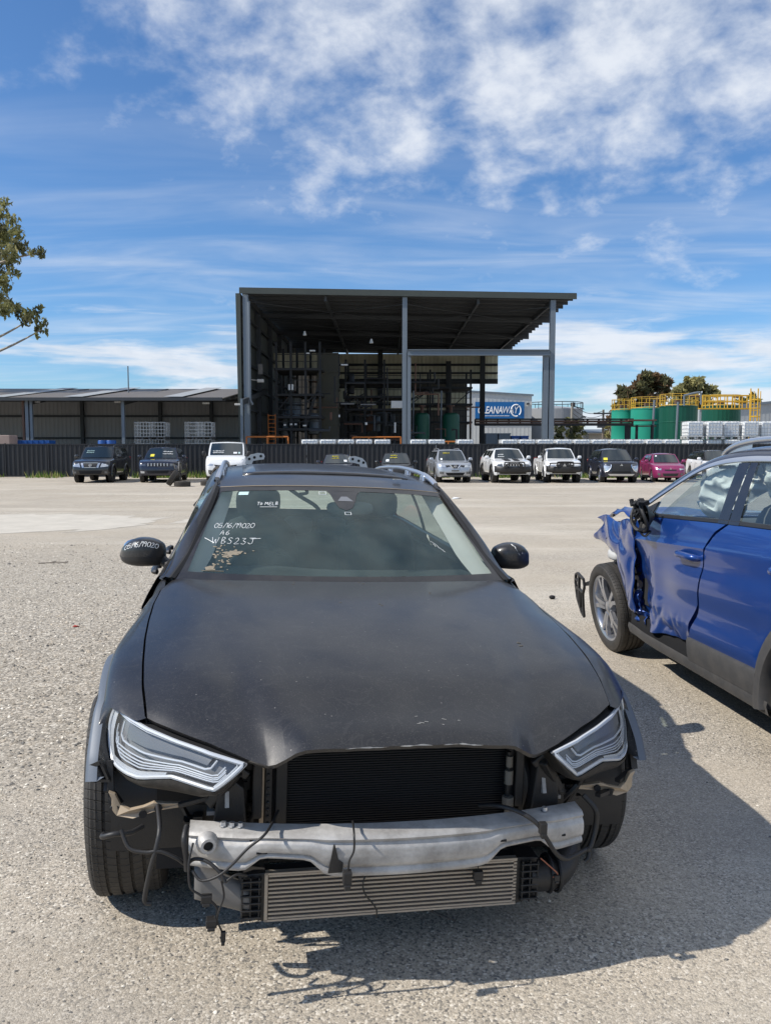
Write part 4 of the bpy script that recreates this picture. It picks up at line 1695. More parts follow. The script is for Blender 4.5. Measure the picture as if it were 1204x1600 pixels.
farm_tank(960, 996, 641, 80, 'light green tank at the left end of the tank farm', 'tank_green')
farm_tank(993, 1045, 638, 77, 'wide light green tank second from the left in the tank farm', 'tank_green')
farm_tank(1040, 1098, 634, 73, 'shade-darkened ribbed green tank, tallest and right of the light green ones', 'tank_rib_shaded')
farm_tank(1108, 1166, 634, 79, 'shade-darkened ribbed green tank standing apart at the right behind the white totes', 'tank_rib_shaded')
wk = thing('tank_walkway', 'yellow caged ladder and walkway beside the rightmost green tank', 'walkway', (P(1175, 690, 76).x, 76, 0))
m = MB()
z1 = P(0, 622, 76).z
for k in range(12):
    z = .4 + k * (z1 - .5) / 11
    m.tube([(-.35, 0, z), (.35, 0, z)], .04, 5)
for x in (-.35, .35):
    m.tube([(x, 0, 0), (x, 0, z1 + .9)], .06, 6)
m.build('ladder', 'yellow', wk)
m = MB()
for k in range(6):
    z = 2.2 + k * (z1 - 1.6) / 6
    m.tube([(.42 * math.cos(t), -.35 + .42 * math.sin(t), z) for t in np.linspace(0, 2 * math.pi, 13)[:-1]], .04, 5, closed=True)
for t in np.linspace(math.pi, 2 * math.pi, 5):
    m.tube([(.42 * math.cos(t), -.35 + .42 * math.sin(t), 2.2), (.42 * math.cos(t), -.35 + .42 * math.sin(t), z1 + .6)], .035, 5)
m.build('cage', 'yellow', wk)
m = MB()
xa = P(1100, 634, 76).x - P(1175, 690, 76).x
rail(m, (xa, .6, z1 - .9), (.3, .6, z1 - .9), 1.2, 7, .045)
rail(m, (xa, 1.6, z1 - .9), (.3, 1.6, z1 - .9), 1.2, 7, .045)
m.box((xa / 2, 1.1, z1 - .95), (-xa + .4, 1.1, .1))
m.build('walkway', 'yellow', wk, smooth=20)
m = MB()
for px in (1000, 1026):
    pass
pb = thing('overflow_pipe', 'long pale pipe bent over the tops of the middle green tanks', 'pipe', (P(1080, 620, 72).x, 72, 0))
bx = P(1080, 620, 72).x
m.tube(smooth_pts([(P(1068, 618, 72).x - bx, 0, P(0, 618, 72).z), (P(1092, 611, 72).x - bx, 0, P(0, 613, 72).z), (P(1094, 620, 72).x - bx, 0, P(0, 620, 72).z), (P(1094, 632, 72).x - bx, 0, P(0, 632, 72).z)], 5), .09, 8)
m.tube([(P(1068, 618, 72).x - bx, 0, P(0, 618, 72).z), (P(1068, 632, 72).x - bx, 0, P(0, 634, 72).z)], .09, 8)
m.build('pipe', 'steel_grey', pb)
for px, pt, pbm, lab in ((1057, 628, 690, 'slim grey leaning downpipe in front of the ribbed green tank'), (1020, 625, 690, 'slim dark standpipe in front of the wide light green tank')):
    m = MB()
    a, b = P(px + 1.5, pt, 70), P(px - 3, pbm, 70)
    m.tube([(0, 0, 0), (a.x - b.x, 0, a.z)], .1, 8)
    m.box((0, 0, .15), (.4, .4, .3))
    o = m.build('standpipe', 'steel_grey')
    o.location = (b.x, 70, 0)
    tag(o, lab, 'pipe')

# ================================================================== totes, crates, drums
MT['tote_white'] = pbr('milky tote plastic', (0.84, 0.85, 0.84), 0.5, vary=0.06, spec=0.3)
MT['galv'] = pbr('galvanised tube', (0.42, 0.43, 0.44), 0.45, 0.5, vary=0.15)
MT['blue_plastic'] = pbr('blue drum plastic', (0.008, 0.075, 0.29), 0.45, vary=0.1)
MT['card'] = pbr('stretch wrapped cartons', (0.34, 0.25, 0.21), 0.6, vary=0.25, vscale=3)
TH = 1.08


def make_tote(cap=True, empty=False):
    t = thing('tote_tank', 'x', 'tote', (0, 0, 0))
    if not empty:
        m = MB()
        m.box((0, 0, .60), (.92, 1.1, .86))
        m.build('bottle', 'tote_white', t, bevel=.06)
    m = MB()
    for z in (.0, .24):
        pass
    for z in np.linspace(.17, TH - .03, 5):
        for sx, sy, lx, ly in ((0, -1, 1, 0), (0, 1, 1, 0), (-1, 0, 0, 1), (1, 0, 0, 1)):
            m.box((sx * .48, sy * .58, z), (.98 if lx else .016, 1.18 if ly else .016, .016))
    for k in range(6):
        x = -.48 + .96 * k / 5
        for y in (-.58, .58):
            m.box((x, y, .6), (.014, .014, .92))
    for k in range(1, 6):
        y = -.58 + 1.16 * k / 6
        for x in (-.48, .48):
            m.box((x, y, .6), (.014, .014, .92))
    for x in (-.24, .24):
        m.box((x, 0, TH - .02), (.03, 1.18, .02))
    m.build('cage', 'galv', t, smooth=0)
    m = MB()
    for x in (-.43, 0, .43):
        for y in (-.52, 0, .52):
            m.box((x, y, .06), (.12, .12, .12))
    m.box((0, 0, .14), (1.0, 1.2, .04))
    m.build('pallet', 'steel_dark' if empty else 'light_plastic', t, smooth=0)
    if cap and not empty:
        m = MB()
        m.lathe([(0, 1.075), (.1, 1.075), (.11, 1.06), (.11, 1.02), (0, 1.0)], 14)
        m.build('cap', 'black_plastic', t)
    return t


tote0 = make_tote()
used = [False]


def place_tote(x, y, z, rz, label, group):
    if not used[0]:
        o = tote0
        used[0] = True
        o.location = (x, y, z); o.rotation_euler = (0, 0, rz)
    else:
        o = dup(tote0, (x, y, z), rz)
    o['label'] = label
    o['group'] = group
    return o


YT = 48.0
# row of totes two high; only the tops show over the fence
rr = random.Random(9)
spans = [(472, 630), (640, 690), (712, 760), (780, 1066)]
for a, b in spans:
    x = P(a, 690, YT).x + .5
    xe_ = P(b, 690, YT).x
    while x < xe_ - .3:
        for lv in (0, 1):
            place_tote(x, YT + rr.uniform(-.05, .05), lv * TH, rr.uniform(-.03, .03) if lv == 1 else 0,
                       'white caged tote in the long row showing just above the fence top' if lv else 'white caged tote at the bottom of the row behind the fence',
                       'totes in the low row behind the fence' if lv else 'bottom totes hidden in the low row')
        x += 1.07
rts = [(1084, 'leftmost'), (1113, 'second from left'), (1130, None), (1156, None), (1185, None), (1212, None)]
tops = {1084: 'white caged tote at the left end of the upper stack by the ribbed green tank',
        1113: 'white caged tote second from the left in the upper row of the stack at right',
        1141: 'white caged tote third from the left in the upper row of the stack at right',
        1169: 'white caged tote fourth from the left in the upper row of the stack at right',
        1197: 'white caged tote at the right end of the upper row of the stack at right'}
for i, (px, lab) in enumerate(tops.items()):
    x = P(px, 670, YT).x
    for lv in (0, 1, 2):
        place_tote(x, YT + .3 + rr.uniform(-.1, .1), lv * TH, rr.uniform(-.03, .03),
                   lab if lv == 2 else 'white caged tote in the middle layer of the tall stack at right' if lv == 1 else 'white caged tote in the bottom layer of the tall stack at right',
                   'totes in the tall stack at right')
# empty cages on the left
cage0 = make_tote(empty=True)
first = True
for px, lab in ((226, 'empty galvanised tote cage, left one of the pair above the dark four wheel drive'),
                (248, 'empty galvanised tote cage, right one of the pair above the dark four wheel drive'),
                (304, 'empty galvanised tote cage, left one of the pair above the white van'),
                (321, 'empty galvanised tote cage, right one of the pair above the white van')):
    x = P(px, 670, 50).x
    for lv in (0, 1, 2):
        l2 = lab if lv == 2 else 'galvanised tote cage low in the left stacks behind the fence'
        if first:
            cage0.location = (x, 50, lv * TH)
            cage0['label'] = l2
            first = False
            o = cage0
        else:
            o = dup(cage0, (x, 50 + (px % 3) * .1, lv * TH), 0, l2)
        o['group'] = 'empty tote cages on the left' if lv == 2 else 'lower tote cages on the left'
t = None
for px, lab in ((161, 'blue plastic drum, left one beside the shed column'), (174, 'blue plastic drum, right one beside the shed column')):
    x = P(px, 688, 49).x
    for lv in (0, 1):
        t = thing('plastic_drum', lab if lv else 'blue plastic drum under another behind the fence', 'drum', (x, 49, lv * 1.05), 0, 'blue drums behind the fence')
        m = MB()
        m.lathe([(0, 0), (.27, 0), (.29, .04), (.29, .3), (.305, .33), (.29, .36), (.29, .68), (.305, .71), (.29, .74), (.29, 1.0), (.27, 1.04), (0, 1.04)], 22)
        m.build('body', 'blue_plastic', t)
        m = MB()
        m.box((0, -.292, .62), (.3, .015, .26))
        m.build('paper_label', 'sign_white', t, smooth=0)
m = MB()
a, b = P(30, 686, 50), P(82, 690, 50)
m.box((0, 0, 1.05), (b.x - a.x, 1.0, 2.1))
for k in range(7):
    m.box((lerp(-(b.x - a.x) / 2, (b.x - a.x) / 2, k / 6), -.52, 1.05), (.06, .06, 2.1))
o = m.build('pallet_box', 'blue_plastic', smooth=0)
o.location = ((a.x + b.x) / 2, 50, 0)
tag(o, 'long low blue bin just above the fence at the left shed column', 'bin')
m = MB()
a, b = P(-12, 680, 49), P(22, 690, 49)
for k in range(3):
    m.box((0, 0, .4 + .8 * k), (b.x - a.x - .05 * (k % 2), 1.1, .79))
o = m.build('carton_stack', 'card', smooth=0, bevel=.03)
o.location = ((a.x + b.x) / 2, 49, 0)
tag(o, 'wrapped brownish cartons stacked at the far left above the fence', 'cartons')
for px, lab, mt in ((837, 'blue crate, left one under the hall wall', 'blue_plastic'), (868, 'grey metal bin under the hall wall', None)):
    pass
for pa, pb_, pt, lab, mt in ((757, 776, 677, 'grey metal bin under the blue sign', 'steel_grey'), (777, 796, 677, 'grey metal bin right of another under the blue sign', 'steel_grey'),
                             (797, 810, 681, 'blue crate with a white label right of the grey bins', 'blue_plastic'), (811, 824, 681, 'blue crate with a white label nearest the hall corner', 'blue_plastic')):
    a, b = P(pa, pt, 66), P(pb_, pt, 66)
    t = thing('storage_bin', lab, 'bin', ((a.x + b.x) / 2, 66, 0))
    m = MB()
    w = b.x - a.x - .05
    m.box((0, 0, a.z / 2), (w, 1, a.z))
    for k in range(5):
        m.box((lerp(-w / 2 + .05, w / 2 - .05, k / 4), -.52, a.z / 2), (.05, .05, a.z))
    m.box((0, 0, a.z - .04), (w + .06, 1.08, .08))
    m.build('body', mt, t, smooth=0)
    if mt == 'blue_plastic':
        m = MB()
        m.box((0, -.56, a.z - .45), (w * .55, .02, .4))
        m.build('paper_label', 'sign_white', t, smooth=0)


# ================================================================== wheels
def tyre_profile(Rt, w, rr_, grooves=4):
    """outer surface of a tyre as (radius, axial) pairs, closed"""
    h = w / 2
    pr = [(rr_, -h * .86), (rr_ + .012, -h * .98), (lerp(rr_, Rt, .45), -h * 1.03), (lerp(rr_, Rt, .8), -h * .97), (Rt - .010, -h * .86)]
    tw = w * .80
    n = grooves
    gw = .009
    xs_ = []
    for k in range(n):
        c = -tw / 2 + tw * (k + 1) / (n + 1)
        xs_.append(c)
    pr.append((Rt - .003, -tw / 2))
    for c in xs_:
        cr = Rt - .004 * (abs(c) / (tw / 2)) ** 2
        pr += [(cr, c - gw / 2 - .001), (cr - .008, c - gw / 2), (cr - .008, c + gw / 2), (cr, c + gw / 2 + .001)]
    pr.append((Rt - .003, tw / 2))
    pr += [(Rt - .010, h * .86), (lerp(rr_, Rt, .8), h * .97), (lerp(rr_, Rt, .45), h * 1.03), (rr_ + .012, h * .98), (rr_, h * .86)]
    return pr


def wheel_meshes(Rt, w, rr_, spokes=5, style='twin', n=48, tread=False, rimmat='rim'):
    """axis along X, outer face towards +X"""
    m = MB()
    m.lathe(tyre_profile(Rt, w, rr_), n, axis='X')
    if tread:
        # sipes: thin dark cuts across the shoulder ribs are modelled as raised shoulder blocks
        nb = 80
        for k in range(nb):
            t0, t1 = 2 * math.pi * k / nb, 2 * math.pi * (k + .90) / nb
            for s in (-1, 1):
                a0, a1 = s * w * .335, s * w * .435
                vs = []
                for rr2 in (Rt - .006, Rt - .0008):
                    for t in (t0, t1):
                        for a in (a0, a1):
                            q = rr2 - (.007 if abs(a) > w * .4 else 0)
                            vs.append((a, q * math.cos(t), q * math.sin(t)))
                m.add(vs, [(0, 1, 3, 2), (4, 6, 7, 5), (0, 4, 5, 1), (2, 3, 7, 6), (0, 2, 6, 4), (1, 5, 7, 3)])
    ty = m.mesh('tyre', 'rubber', 40)
    m = MB()
    h = w / 2
    m.lathe([(rr_, -h * .86), (rr_ - .02, -h * .8), (rr_ - .03, 0), (rr_ - .02, h * .7), (rr_ - .012, h * .84), (rr_ + .004, h * .9), (rr_ + .002, h * .8)], n, axis='X')
    m.lathe([(0, h * .25), (rr_ * .9, h * .1), (rr_ * .9, -h * .2), (0, -h * .2)], 24, 1, axis='X')
    m.lathe([(0, h * .78), (.035, h * .77), (.06, h * .68), (.075, h * .4), (.0, h * .3)], 18, axis='X')
    for k in range(spokes):
        t = 2 * math.pi * k / spokes + .3
        offs = (-.10, .10) if style == 'twin' else (0,)
        for o_ in offs:
            p0 = (h * .62, .055 * math.cos(t + o_ * 2), .055 * math.sin(t + o_ * 2))
            p1 = (h * .72, rr_ * .62 * math.cos(t + o_ * 1.3), rr_ * .62 * math.sin(t + o_ * 1.3))
            p2 = (h * .70, (rr_ - .012) * math.cos(t + o_ * 1.9), (rr_ - .012) * math.sin(t + o_ * 1.9))
            wd = .035 if style == 'twin' else .06
            for a, b, ww in ((p0, p1, wd), (p1, p2, wd * .85)):
                m.bar(a, b, .03, ww, up=(0, -math.sin(t), math.cos(t)))
    rm = m.mesh('rim', [rimmat, 'rim_dark'], 35)
    return ty, rm


def put_wheel(parent, x, y, r, side, meshes, steer=0.0, name='wheel'):
    """wheel centred at (x, y, r); outer face towards side (+1 = +X)"""
    e = bpy.data.objects.new(name, meshes[0])
    COL.objects.link(e)
    e.parent = parent
    e.location = (x, y, r)
    e.rotation_euler = (random.uniform(0, 6), 0, (0 if side > 0 else math.pi) + steer)
    e.rotation_mode = 'ZYX'
    e.rotation_euler = (random.uniform(0, 6), 0, (0 if side > 0 else math.pi) + steer)
    e.name = name
    q = bpy.data.objects.new('rim', meshes[1])
    COL.objects.link(q)
    q.parent = e
    return e


# ================================================================== parked cars along the fence
def car_paint(name, col, metal=.3, dust=.06, rough=.35):
    return pbr(name, col, rough, metal, coat=0.9, dust=dust, dscale=2.5)


MT['p_black'] = car_paint('black car paint', (0.010, 0.011, 0.014), .2)
MT['p_navy'] = car_paint('navy car paint', (0.008, 0.012, 0.030), .3)
MT['p_white'] = car_paint('white car paint', (0.78, 0.78, 0.77), 0, .05)
MT['p_silver'] = car_paint('silver car paint', (0.44, 0.46, 0.49), .5, .05)
MT['p_pink'] = car_paint('magenta car paint', (0.27, 0.018, 0.105), .2, .05)
MT['lamp_clear'] = pbr('headlamp', (0.60, 0.62, 0.63), 0.12, 0.5, coat=1.0, vary=.35, vscale=18)
MT['lamp_shade'] = pbr('smoked headlamp', (0.14, 0.15, 0.16), 0.10, 0.5, coat=1.0, vary=.5, vscale=14)
MT['plate_white'] = pbr('number plate', (0.7, 0.7, 0.68), .5)
WH = {}


def wheels_for(r, w, style, rimmat):
    k = (round(r, 3), style, rimmat)
    if k not in WH:
        WH[k] = wheel_meshes(r, w, r * .64, 5 if style == 'twin' else 6, style, 30, False, rimmat)
    return WH[k]


def make_car(name, label, cat, loc, rz, s, group=None):
    t = thing(name, label, cat, loc, rz, group)
    t.scale = (.92, .92, .92)
    L, W, H = s['L'], s['W'], s['H']
    fo, wb, wr = s['fo'], s['wb'], s['wr']
    sill, belt0, belt1 = s['sill'], s['belt0'], s['belt1']
    hf, cy, wty, ry, rby = s['hf'], s['cowl'], s['wtop'], s['rroof'], s['rbase']
    hw = W / 2
    paint = s['paint']
    ra = wr * 1.2
    ax = (fo, fo + wb)
    bow, rc, rcy = s.get('bow', .14), s.get('rc', .34), s.get('rcy', .42)

    # half outline in plan: list of (x, y)
    half = [(hw * 0.0, 0.0)]
    nf = 8
    for i in range(1, nf + 1):
        x = (hw - rc) * i / nf
        half.append((x, bow * (x / hw) ** 2))
    yb0 = bow * ((hw - rc) / hw) ** 2
    for i in range(1, 8):
        a = math.pi / 2 * i / 8
        half.append((hw - rc + rc * math.sin(a), yb0 + rcy * (1 - math.cos(a)) + 0.0))
    ys = np.arange(yb0 + rcy, L - .30, .045)
    half += [(hw, float(y)) for y in ys]
    for i in range(1, 6):
        a = math.pi / 2 * i / 5
        half.append((hw - .22 + .22 * math.cos(a), L - .30 + .26 * math.sin(a)))
    for i in range(1, 5):
        half.append(((hw - .22) * (1 - i / 4), L - .04 + .04 * i / 4))

    def ztop(y):
        if y < cy:
            q = y / cy
            return lerp(hf, belt0, q ** s.get('hpow', .62))
        return lerp(belt0, belt1, min(1, (y - cy) / (L - cy)))

    def zbot(x, y):
        z = sill + (.04 if y < .1 else 0)
        if abs(x) > hw * .80:
            for a in ax:
                d = abs(y - a)
                if d < ra:
                    z = max(z, wr + math.sqrt(ra * ra - d * d))
        return z
    lev = s.get('lev', [(0, .07, .05), (.12, .025, .01), (.35, .0, .0), (.6, .0, .01), (.8, .012, .045), (.93, .035, .10), (1, .075, .17)])
    rows = []
    for tt, ins, nose in lev:
        row = []
        for sx in (1, -1):
            seq = half if sx > 0 else half[::-1][1:-1]
            for x, y in seq:
                zt, zb = ztop(y), zbot(x, y)
                z = lerp(zb, zt, tt)
                k = (hw - ins) / hw
                wn = max(0.0, 1 - y / .9) ** 1.5
                xx = x * k
                yy = y + nose * wn * s.get('nose', 1)
                if y > L - .35:
                    yy = y - ins * .6
                row.append((sx * xx, yy, z))
        row.append(row[0])
        rows.append(row)
    m = MB()
    m.grid(rows)
    # bonnet and deck: strips across between the two sides of the top ring
    top = rows[-1]
    nh = len(half)
    cap = []
    for i in range(nh):
        a = Vector(top[i])
        j = (len(top) - 1 - i) % (len(top) - 1)
        b = Vector(top[j])
        crown = s.get('crown', .035) * min(1, (a - b).length / W) * (1 if a.y < cy + .3 else .3)
        if s.get('tub') and a.y > rby + .06:
            continue
        cap.append([(lerp(a.x, b.x, q), lerp(a.y, b.y, q), lerp(a.z, b.z, q) + crown * (1 - (2 * q - 1) ** 2)
                     + (s.get('ridge', 0) * (1 if .25 < q < .75 else 0) if a.y < cy else 0)) for q in np.linspace(0, 1, 13)])
    m.grid(cap)
    m.build('body', paint, t, smooth=32)
    if s.get('tub'):
        m = MB()
        y0, y1 = rby + .08, L - .06
        zi = .75
        m.box((0, (y0 + y1) / 2, zi), (W - .2, y1 - y0, .05))
        m.box((0, y0, (zi + belt1) / 2), (W - .18, .05, belt1 - zi))
        for sx in (-1, 1):
            m.box((sx * (hw - .11), (y0 + y1) / 2, (zi + belt1) / 2 + .01), (.06, y1 - y0, belt1 - zi + .02))
        m.build('tray', 'black_plastic', t, smooth=0)
    # greenhouse
    g0, g1 = hw - s.get('gin', .09), s['rw']
    H0 = H - s.get('rcrown', .05)
    zc0, zc1 = ztop(cy), ztop(rby)

    def gpt(y, z):
        """half width of the cabin at height z"""
        zb = lerp(zc0, zc1, (y - cy) / max(.1, rby - cy))
        q = min(1, max(0, (z - zb) / (H0 - zb)))
        fr = min(1.0, max(0.0, (y - cy) / (wty - cy))) if y < wty else 1
        return lerp(g0 - .06 * (1 - fr), g1, q ** 1.15)

    def rz2(y):
        q = (y - wty) / (ry - wty)
        return H0 - s.get('rdrop', .06) * max(0, q) ** 2 - .02 * max(0, .2 - q) * 5 * (1 if q < .2 else 0)
    m = MB()
    ny = 10
    # windscreen face, sides, rear face, roof
    def wsp(u, v):     # u across -1..1, v base..top
        y = lerp(cy, wty, v)
        z = lerp(zc0 + .01, rz2(wty), v)
        x = u * gpt(y, z)
        return (x, y - .10 * (1 - u * u) * (1 - .4 * v), z + .03 * (1 - u * u) * v)

    def rrp(u, v):
        y = lerp(rby, ry, v)
        z = lerp(zc1 + .01, rz2(ry), v)
        return (u * gpt(y, z) * (1 - .02 * (1 - v)), y + .05 * (1 - u * u), z + .03 * (1 - u * u) * v)
    U = np.linspace(-1, 1, 13)
    m.grid([[wsp(u, v) for u in U] for v in np.linspace(0, 1, 6)])
    m.grid([[rrp(u, v) for u in U] for v in np.linspace(0, 1, 6)])
    rf = []
    for q in np.linspace(0, 1, 12):
        y = lerp(wty, ry, q)
        z = rz2(y)
        x = gpt(y, z)
        rf.append([(u * x, y - (.06 * (1 - u * u) if q == 0 else 0) * 1.0 + (.05 * (1 - u * u) if q == 1 else 0), z + .05 * (1 - abs(u) ** 2.6) * (.6 + .4 * math.sin(math.pi * q))) for u in U])
    m.grid(rf)

    def sidept(y, v):
        if y < wty:
            zt = lerp(zc0, rz2(wty), (y - cy) / (wty - cy))
        elif y > ry:
            zt = lerp(rz2(ry), zc1, (y - ry) / (rby - ry))
        else:
            zt = rz2(y)
        zb = lerp(zc0, zc1, (y - cy) / (rby - cy)) - .02
        z = lerp(zb, zt, v)
        return (gpt(y, z), y, z)
    Y = list(np.linspace(cy, wty, 6)) + list(np.linspace(wty, ry, 10))[1:] + list(np.linspace(ry, rby, 5))[1:]
    for sx in (1, -1):
        m.grid([[(sx * p[0], p[1], p[2]) for p in (sidept(y, v) for y in Y)] for v in np.linspace(0, 1, 6)])
    m.build('cabin', s.get('roofpaint', paint), t, smooth=32)
    # glass
    o8 = .008
    m = MB()
    m.grid([[(p[0], p[1] - o8 * 1.5, p[2] + o8) for p in (wsp(u, v) for u in np.linspace(-.91, .91, 9))] for v in np.linspace(.05, .93, 5)])
    ws = m.build('windscreen', 'glass_far', t, smooth=60)
    m = MB()
    m.grid([[(p[0], p[1] + o8 * 1.5, p[2] + o8) for p in (rrp(u, v) for u in np.linspace(-.86, .86, 9))] for v in np.linspace(.1, .9, 5)])
    m.build('rear_window', 'glass_far', t, smooth=60)
    for sx in (1, -1):
        for (ya, yb2) in s['wins']:
            m = MB()
            rows = []
            for v in np.linspace(.13, .87, 4):
                row = []
                for y in np.linspace(ya, yb2, 7):
                    # keep clear of the sloping pillars
                    yy = y
                    zlo = sidept(yy, v)
                    lim_f = cy + (wty - cy) * (v + .10) + .05
                    lim_r = rby - (rby - ry) * (v + .08) - .05
                    yy = min(max(yy, min(lim_f, yb2)), max(lim_r, ya))
                    p = sidept(yy, v if wty < yy < ry else v)
                    zb = lerp(zc0, zc1, (yy - cy) / (rby - cy))
                    z = lerp(zb, H0 - .03, v)
                    row.append((sx * (gpt(yy, z) + o8), yy, z))
                rows.append(row)
            m.grid(rows)
            m.build('side_window', 'glass_far', t, smooth=60)
    # nose fittings. front surface point at (x, z)
    def front(x, z, off=.012):
        tt = (z - (sill + .04)) / (hf - sill - .04)
        tt = min(1, max(0, tt))
        nose = np.interp(tt, [l[0] for l in lev], [l[2] for l in lev]) * s.get('nose', 1)
        ins = np.interp(tt, [l[0] for l in lev], [l[1] for l in lev])
        X = abs(x) * hw / (hw - ins)
        if X <= hw - rc:
            y = bow * (X / hw) ** 2
        else:
            q = min(1, (X - hw + rc) / rc)
            y = yb0 + rcy * (1 - math.sqrt(max(0, 1 - q * q)))
        return (x, y + nose * max(0, 1 - y / .9) ** 1.5 - off, z)

    def patch(poly, mat, nm, off=.012, both=False, thick=.03, n=8):
        """poly: top edge and bottom edge lists of (x, z) left to right"""
        tp, bt = poly
        for sx in ((1, -1) if both else (1,)):
            m = MB()
            rows = []
            for v in np.linspace(0, 1, 4):
                row = []
                for q in np.linspace(0, 1, n):
                    a = polyline_at([(x, 0, z) for x, z in tp], q)
                    b = polyline_at([(x, 0, z) for x, z in bt], q)
                    x, z = lerp(a.x, b.x, v), lerp(a.z, b.z, v)
                    row.append(front(sx * x, z, off))
                rows.append(row)
            m.grid(rows)
            m.build(nm, mat, t, smooth=50, solid=0)
    for tp, bt, mat, nm, both, off in s['front']:
        patch((tp, bt), mat, nm, off, both)
    for x, z, w, h in s.get('slats', []):
        m = MB()
        p = front(x, z, .02)
        m.box(p, (w, .03, h))
        m.build('grille_bar', s.get('slatmat', 'alu_clean'), t, smooth=0)
    if s.get('emblem'):
        z, kind_, sz = s['emblem']
        m = MB()
        p = front(0, z, .03)
        if kind_ == 'ring':
            m.tube([(p[0] + sz * math.cos(a), p[1], p[2] + sz * math.sin(a)) for a in np.linspace(0, 2 * math.pi, 17)[:-1]], sz * .16, 6, closed=True)
            m.box(p, (sz * 2.4, .02, sz * .42))
        elif kind_ == 'diamond':
            q = [(p[0], p[1], p[2] + sz * 1.3), (p[0] + sz * .75, p[1], p[2]), (p[0], p[1], p[2] - sz * 1.3), (p[0] - sz * .75, p[1], p[2])]
            m.tube(q, sz * .25, 6, closed=True)
        else:
            for k in range(3):
                a = R(90 + 120 * k)
                c = Vector(p)
                d = Vector((math.cos(a), 0, math.sin(a)))
                n_ = Vector((-d.z, 0, d.x))
                m.prism([c, c + d * sz * .55 + n_ * sz * .35, c + d * sz * 1.1, c + d * sz * .55 - n_ * sz * .35], (0, -.015, 0))
        m.build('emblem', 'chrome', t, smooth=30)
    # door lines, handles
    for sx in (1, -1):
        m = MB()
        for yv in s['doors']:
            zt = ztop(yv)
            pts = [(sx * (hw * (1 if tt < .8 else .985) + .003 - np.interp(tt, [l[0] for l in lev], [l[1] for l in lev])), yv, lerp(sill + .1, zt, tt)) for tt in np.linspace(.05, .98, 9)]
            m.tube(pts, .007, 4)
        m.build('door_gap', 'black_dull', t, smooth=0)
        for yv in s['handles']:
            m = MB()
            z = ztop(yv) - .13
            m.box((sx * (hw + .005), yv, z), (.045, .19, .035))
            m.build('door_handle', s.get('hmat', paint), t, smooth=0, bevel=.01)
        # mirror
        m = MB()
        my = cy + s.get('mir', .28)
        mz = ztop(my) + .10
        m.ball((sx * (hw + .11), my, mz), (.105, .06, s.get('mirh', .085)), 12, 8, e=.7)
        m.bar((sx * (hw - .06), my, mz - .08), (sx * (hw + .07), my, mz - .03), .04, .05)
        m.build('wing_mirror', s.get('mirmat', paint), t, smooth=50)
        # sill strip
        m = MB()
        a, b = ax[0] + ra + .02, ax[1] - ra - .02
        m.box((sx * (hw - .05), (a + b) / 2, sill + .03), (.09, b - a, .12))
        m.build('sill', s.get('sillmat', 'black_plastic'), t, smooth=0, bevel=.02)
        if s.get('flare'):
            for a in ax:
                m = MB()
                rows = []
                for an in np.linspace(R(-8), R(188), 22):
                    c, q = -math.cos(an), math.sin(an)
                    rows.append([(sx * (hw - .03), a + c * (ra - .02), wr + q * (ra - .02)), (sx * (hw + .025), a + c * (ra - .015), wr + q * (ra - .015)),
                                 (sx * (hw + .025), a + c * (ra + .05), wr + q * (ra + .05)), (sx * (hw - .01), a + c * (ra + .07), wr + q * (ra + .07))])
                m.grid(rows)
                m.build('wheel_arch', s['flare'], t, smooth=40)
        if s.get('rails'):
            m = MB()
            x = g1 - .06
            zr_ = rz2((wty + ry) / 2) + .075
            m.tube(smooth_pts([(sx * x, wty + .25, zr_ - .07), (sx * x, wty + .4, zr_ - .005), (sx * x, (wty + ry) / 2, zr_ + .015), (sx * x, ry - .3, zr_ - .02), (sx * x, ry - .12, zr_ - .09)], 4), .02, 8)
            m.build('roof_rail', s['rails'], t)
        m = MB()
        z = (belt1 + sill) / 2 + .15
        m.box((sx * (hw - .16), L - .03, z + .1), (.2, .05, .35))
        m.build('tail_lamp', 'red_lens', t, smooth=0, bevel=.02)
    # dark wheel housings and floor
    m = MB()
    m.box((0, L / 2, sill + .04), (W - .26, L - .5, .06))
    for a in ax:
        for sx in (1, -1):
            m.lathe([(ra + .01, sx * (hw - .32)), (ra + .01, sx * (hw - .08))], 16, axis='X', arc=(R(0), R(180)), M=Matrix.Translation((0, a, wr)))
            m.lathe([(0, sx * (hw - .32)), (ra + .01, sx * (hw - .32))], 16, axis='X', M=Matrix.Translation((0, a, wr)))
    m.build('underbody', 'black_dull', t, smooth=0)
    wm = wheels_for(wr, s.get('ww', .235), s.get('wstyle', 'twin'), s.get('rim', 'rim'))
    for k, a in enumerate(ax):
        for sx in (1, -1):
            put_wheel(t, sx * (hw - .12 - .01), a, wr, sx, wm, steer=(s.get('steer', 0) if k == 0 else 0))
    # rear bumper
    m = MB()
    m.box((0, L - .02, sill + .25), (W - .3, .1, .25))
    m.build('rear_bumper', 'black_plastic', t, smooth=0, bevel=.04)
    return t, front, wsp, ztop, gpt


def scribble(t, wsp, u0, u1, v0, v1, seed, mat='yellow_marker', rows=2, nm='marker_writing'):
    """hand written yard marks on a far windscreen"""
    rr = random.Random(seed)
    m = MB()
    for k in range(rows):
        v = lerp(v1, v0, k / max(1, rows - 1)) if rows > 1 else (v0 + v1) / 2
        n = int((u1 - u0) / .055)
        pts = []
        for i in range(n):
            u = lerp(u0, u1, i / n)
            for du, dv in ((0, 0), (.02, .05), (.035, -.02)):
                p = wsp(u + du * rr.uniform(.6, 1.2), v + dv * rr.uniform(.3, 1.4))
                pts.append((p[0], p[1] - .03, p[2] + .018))
        m.tube(pts, .011, 4)
    m.build(nm, mat, t, smooth=0)


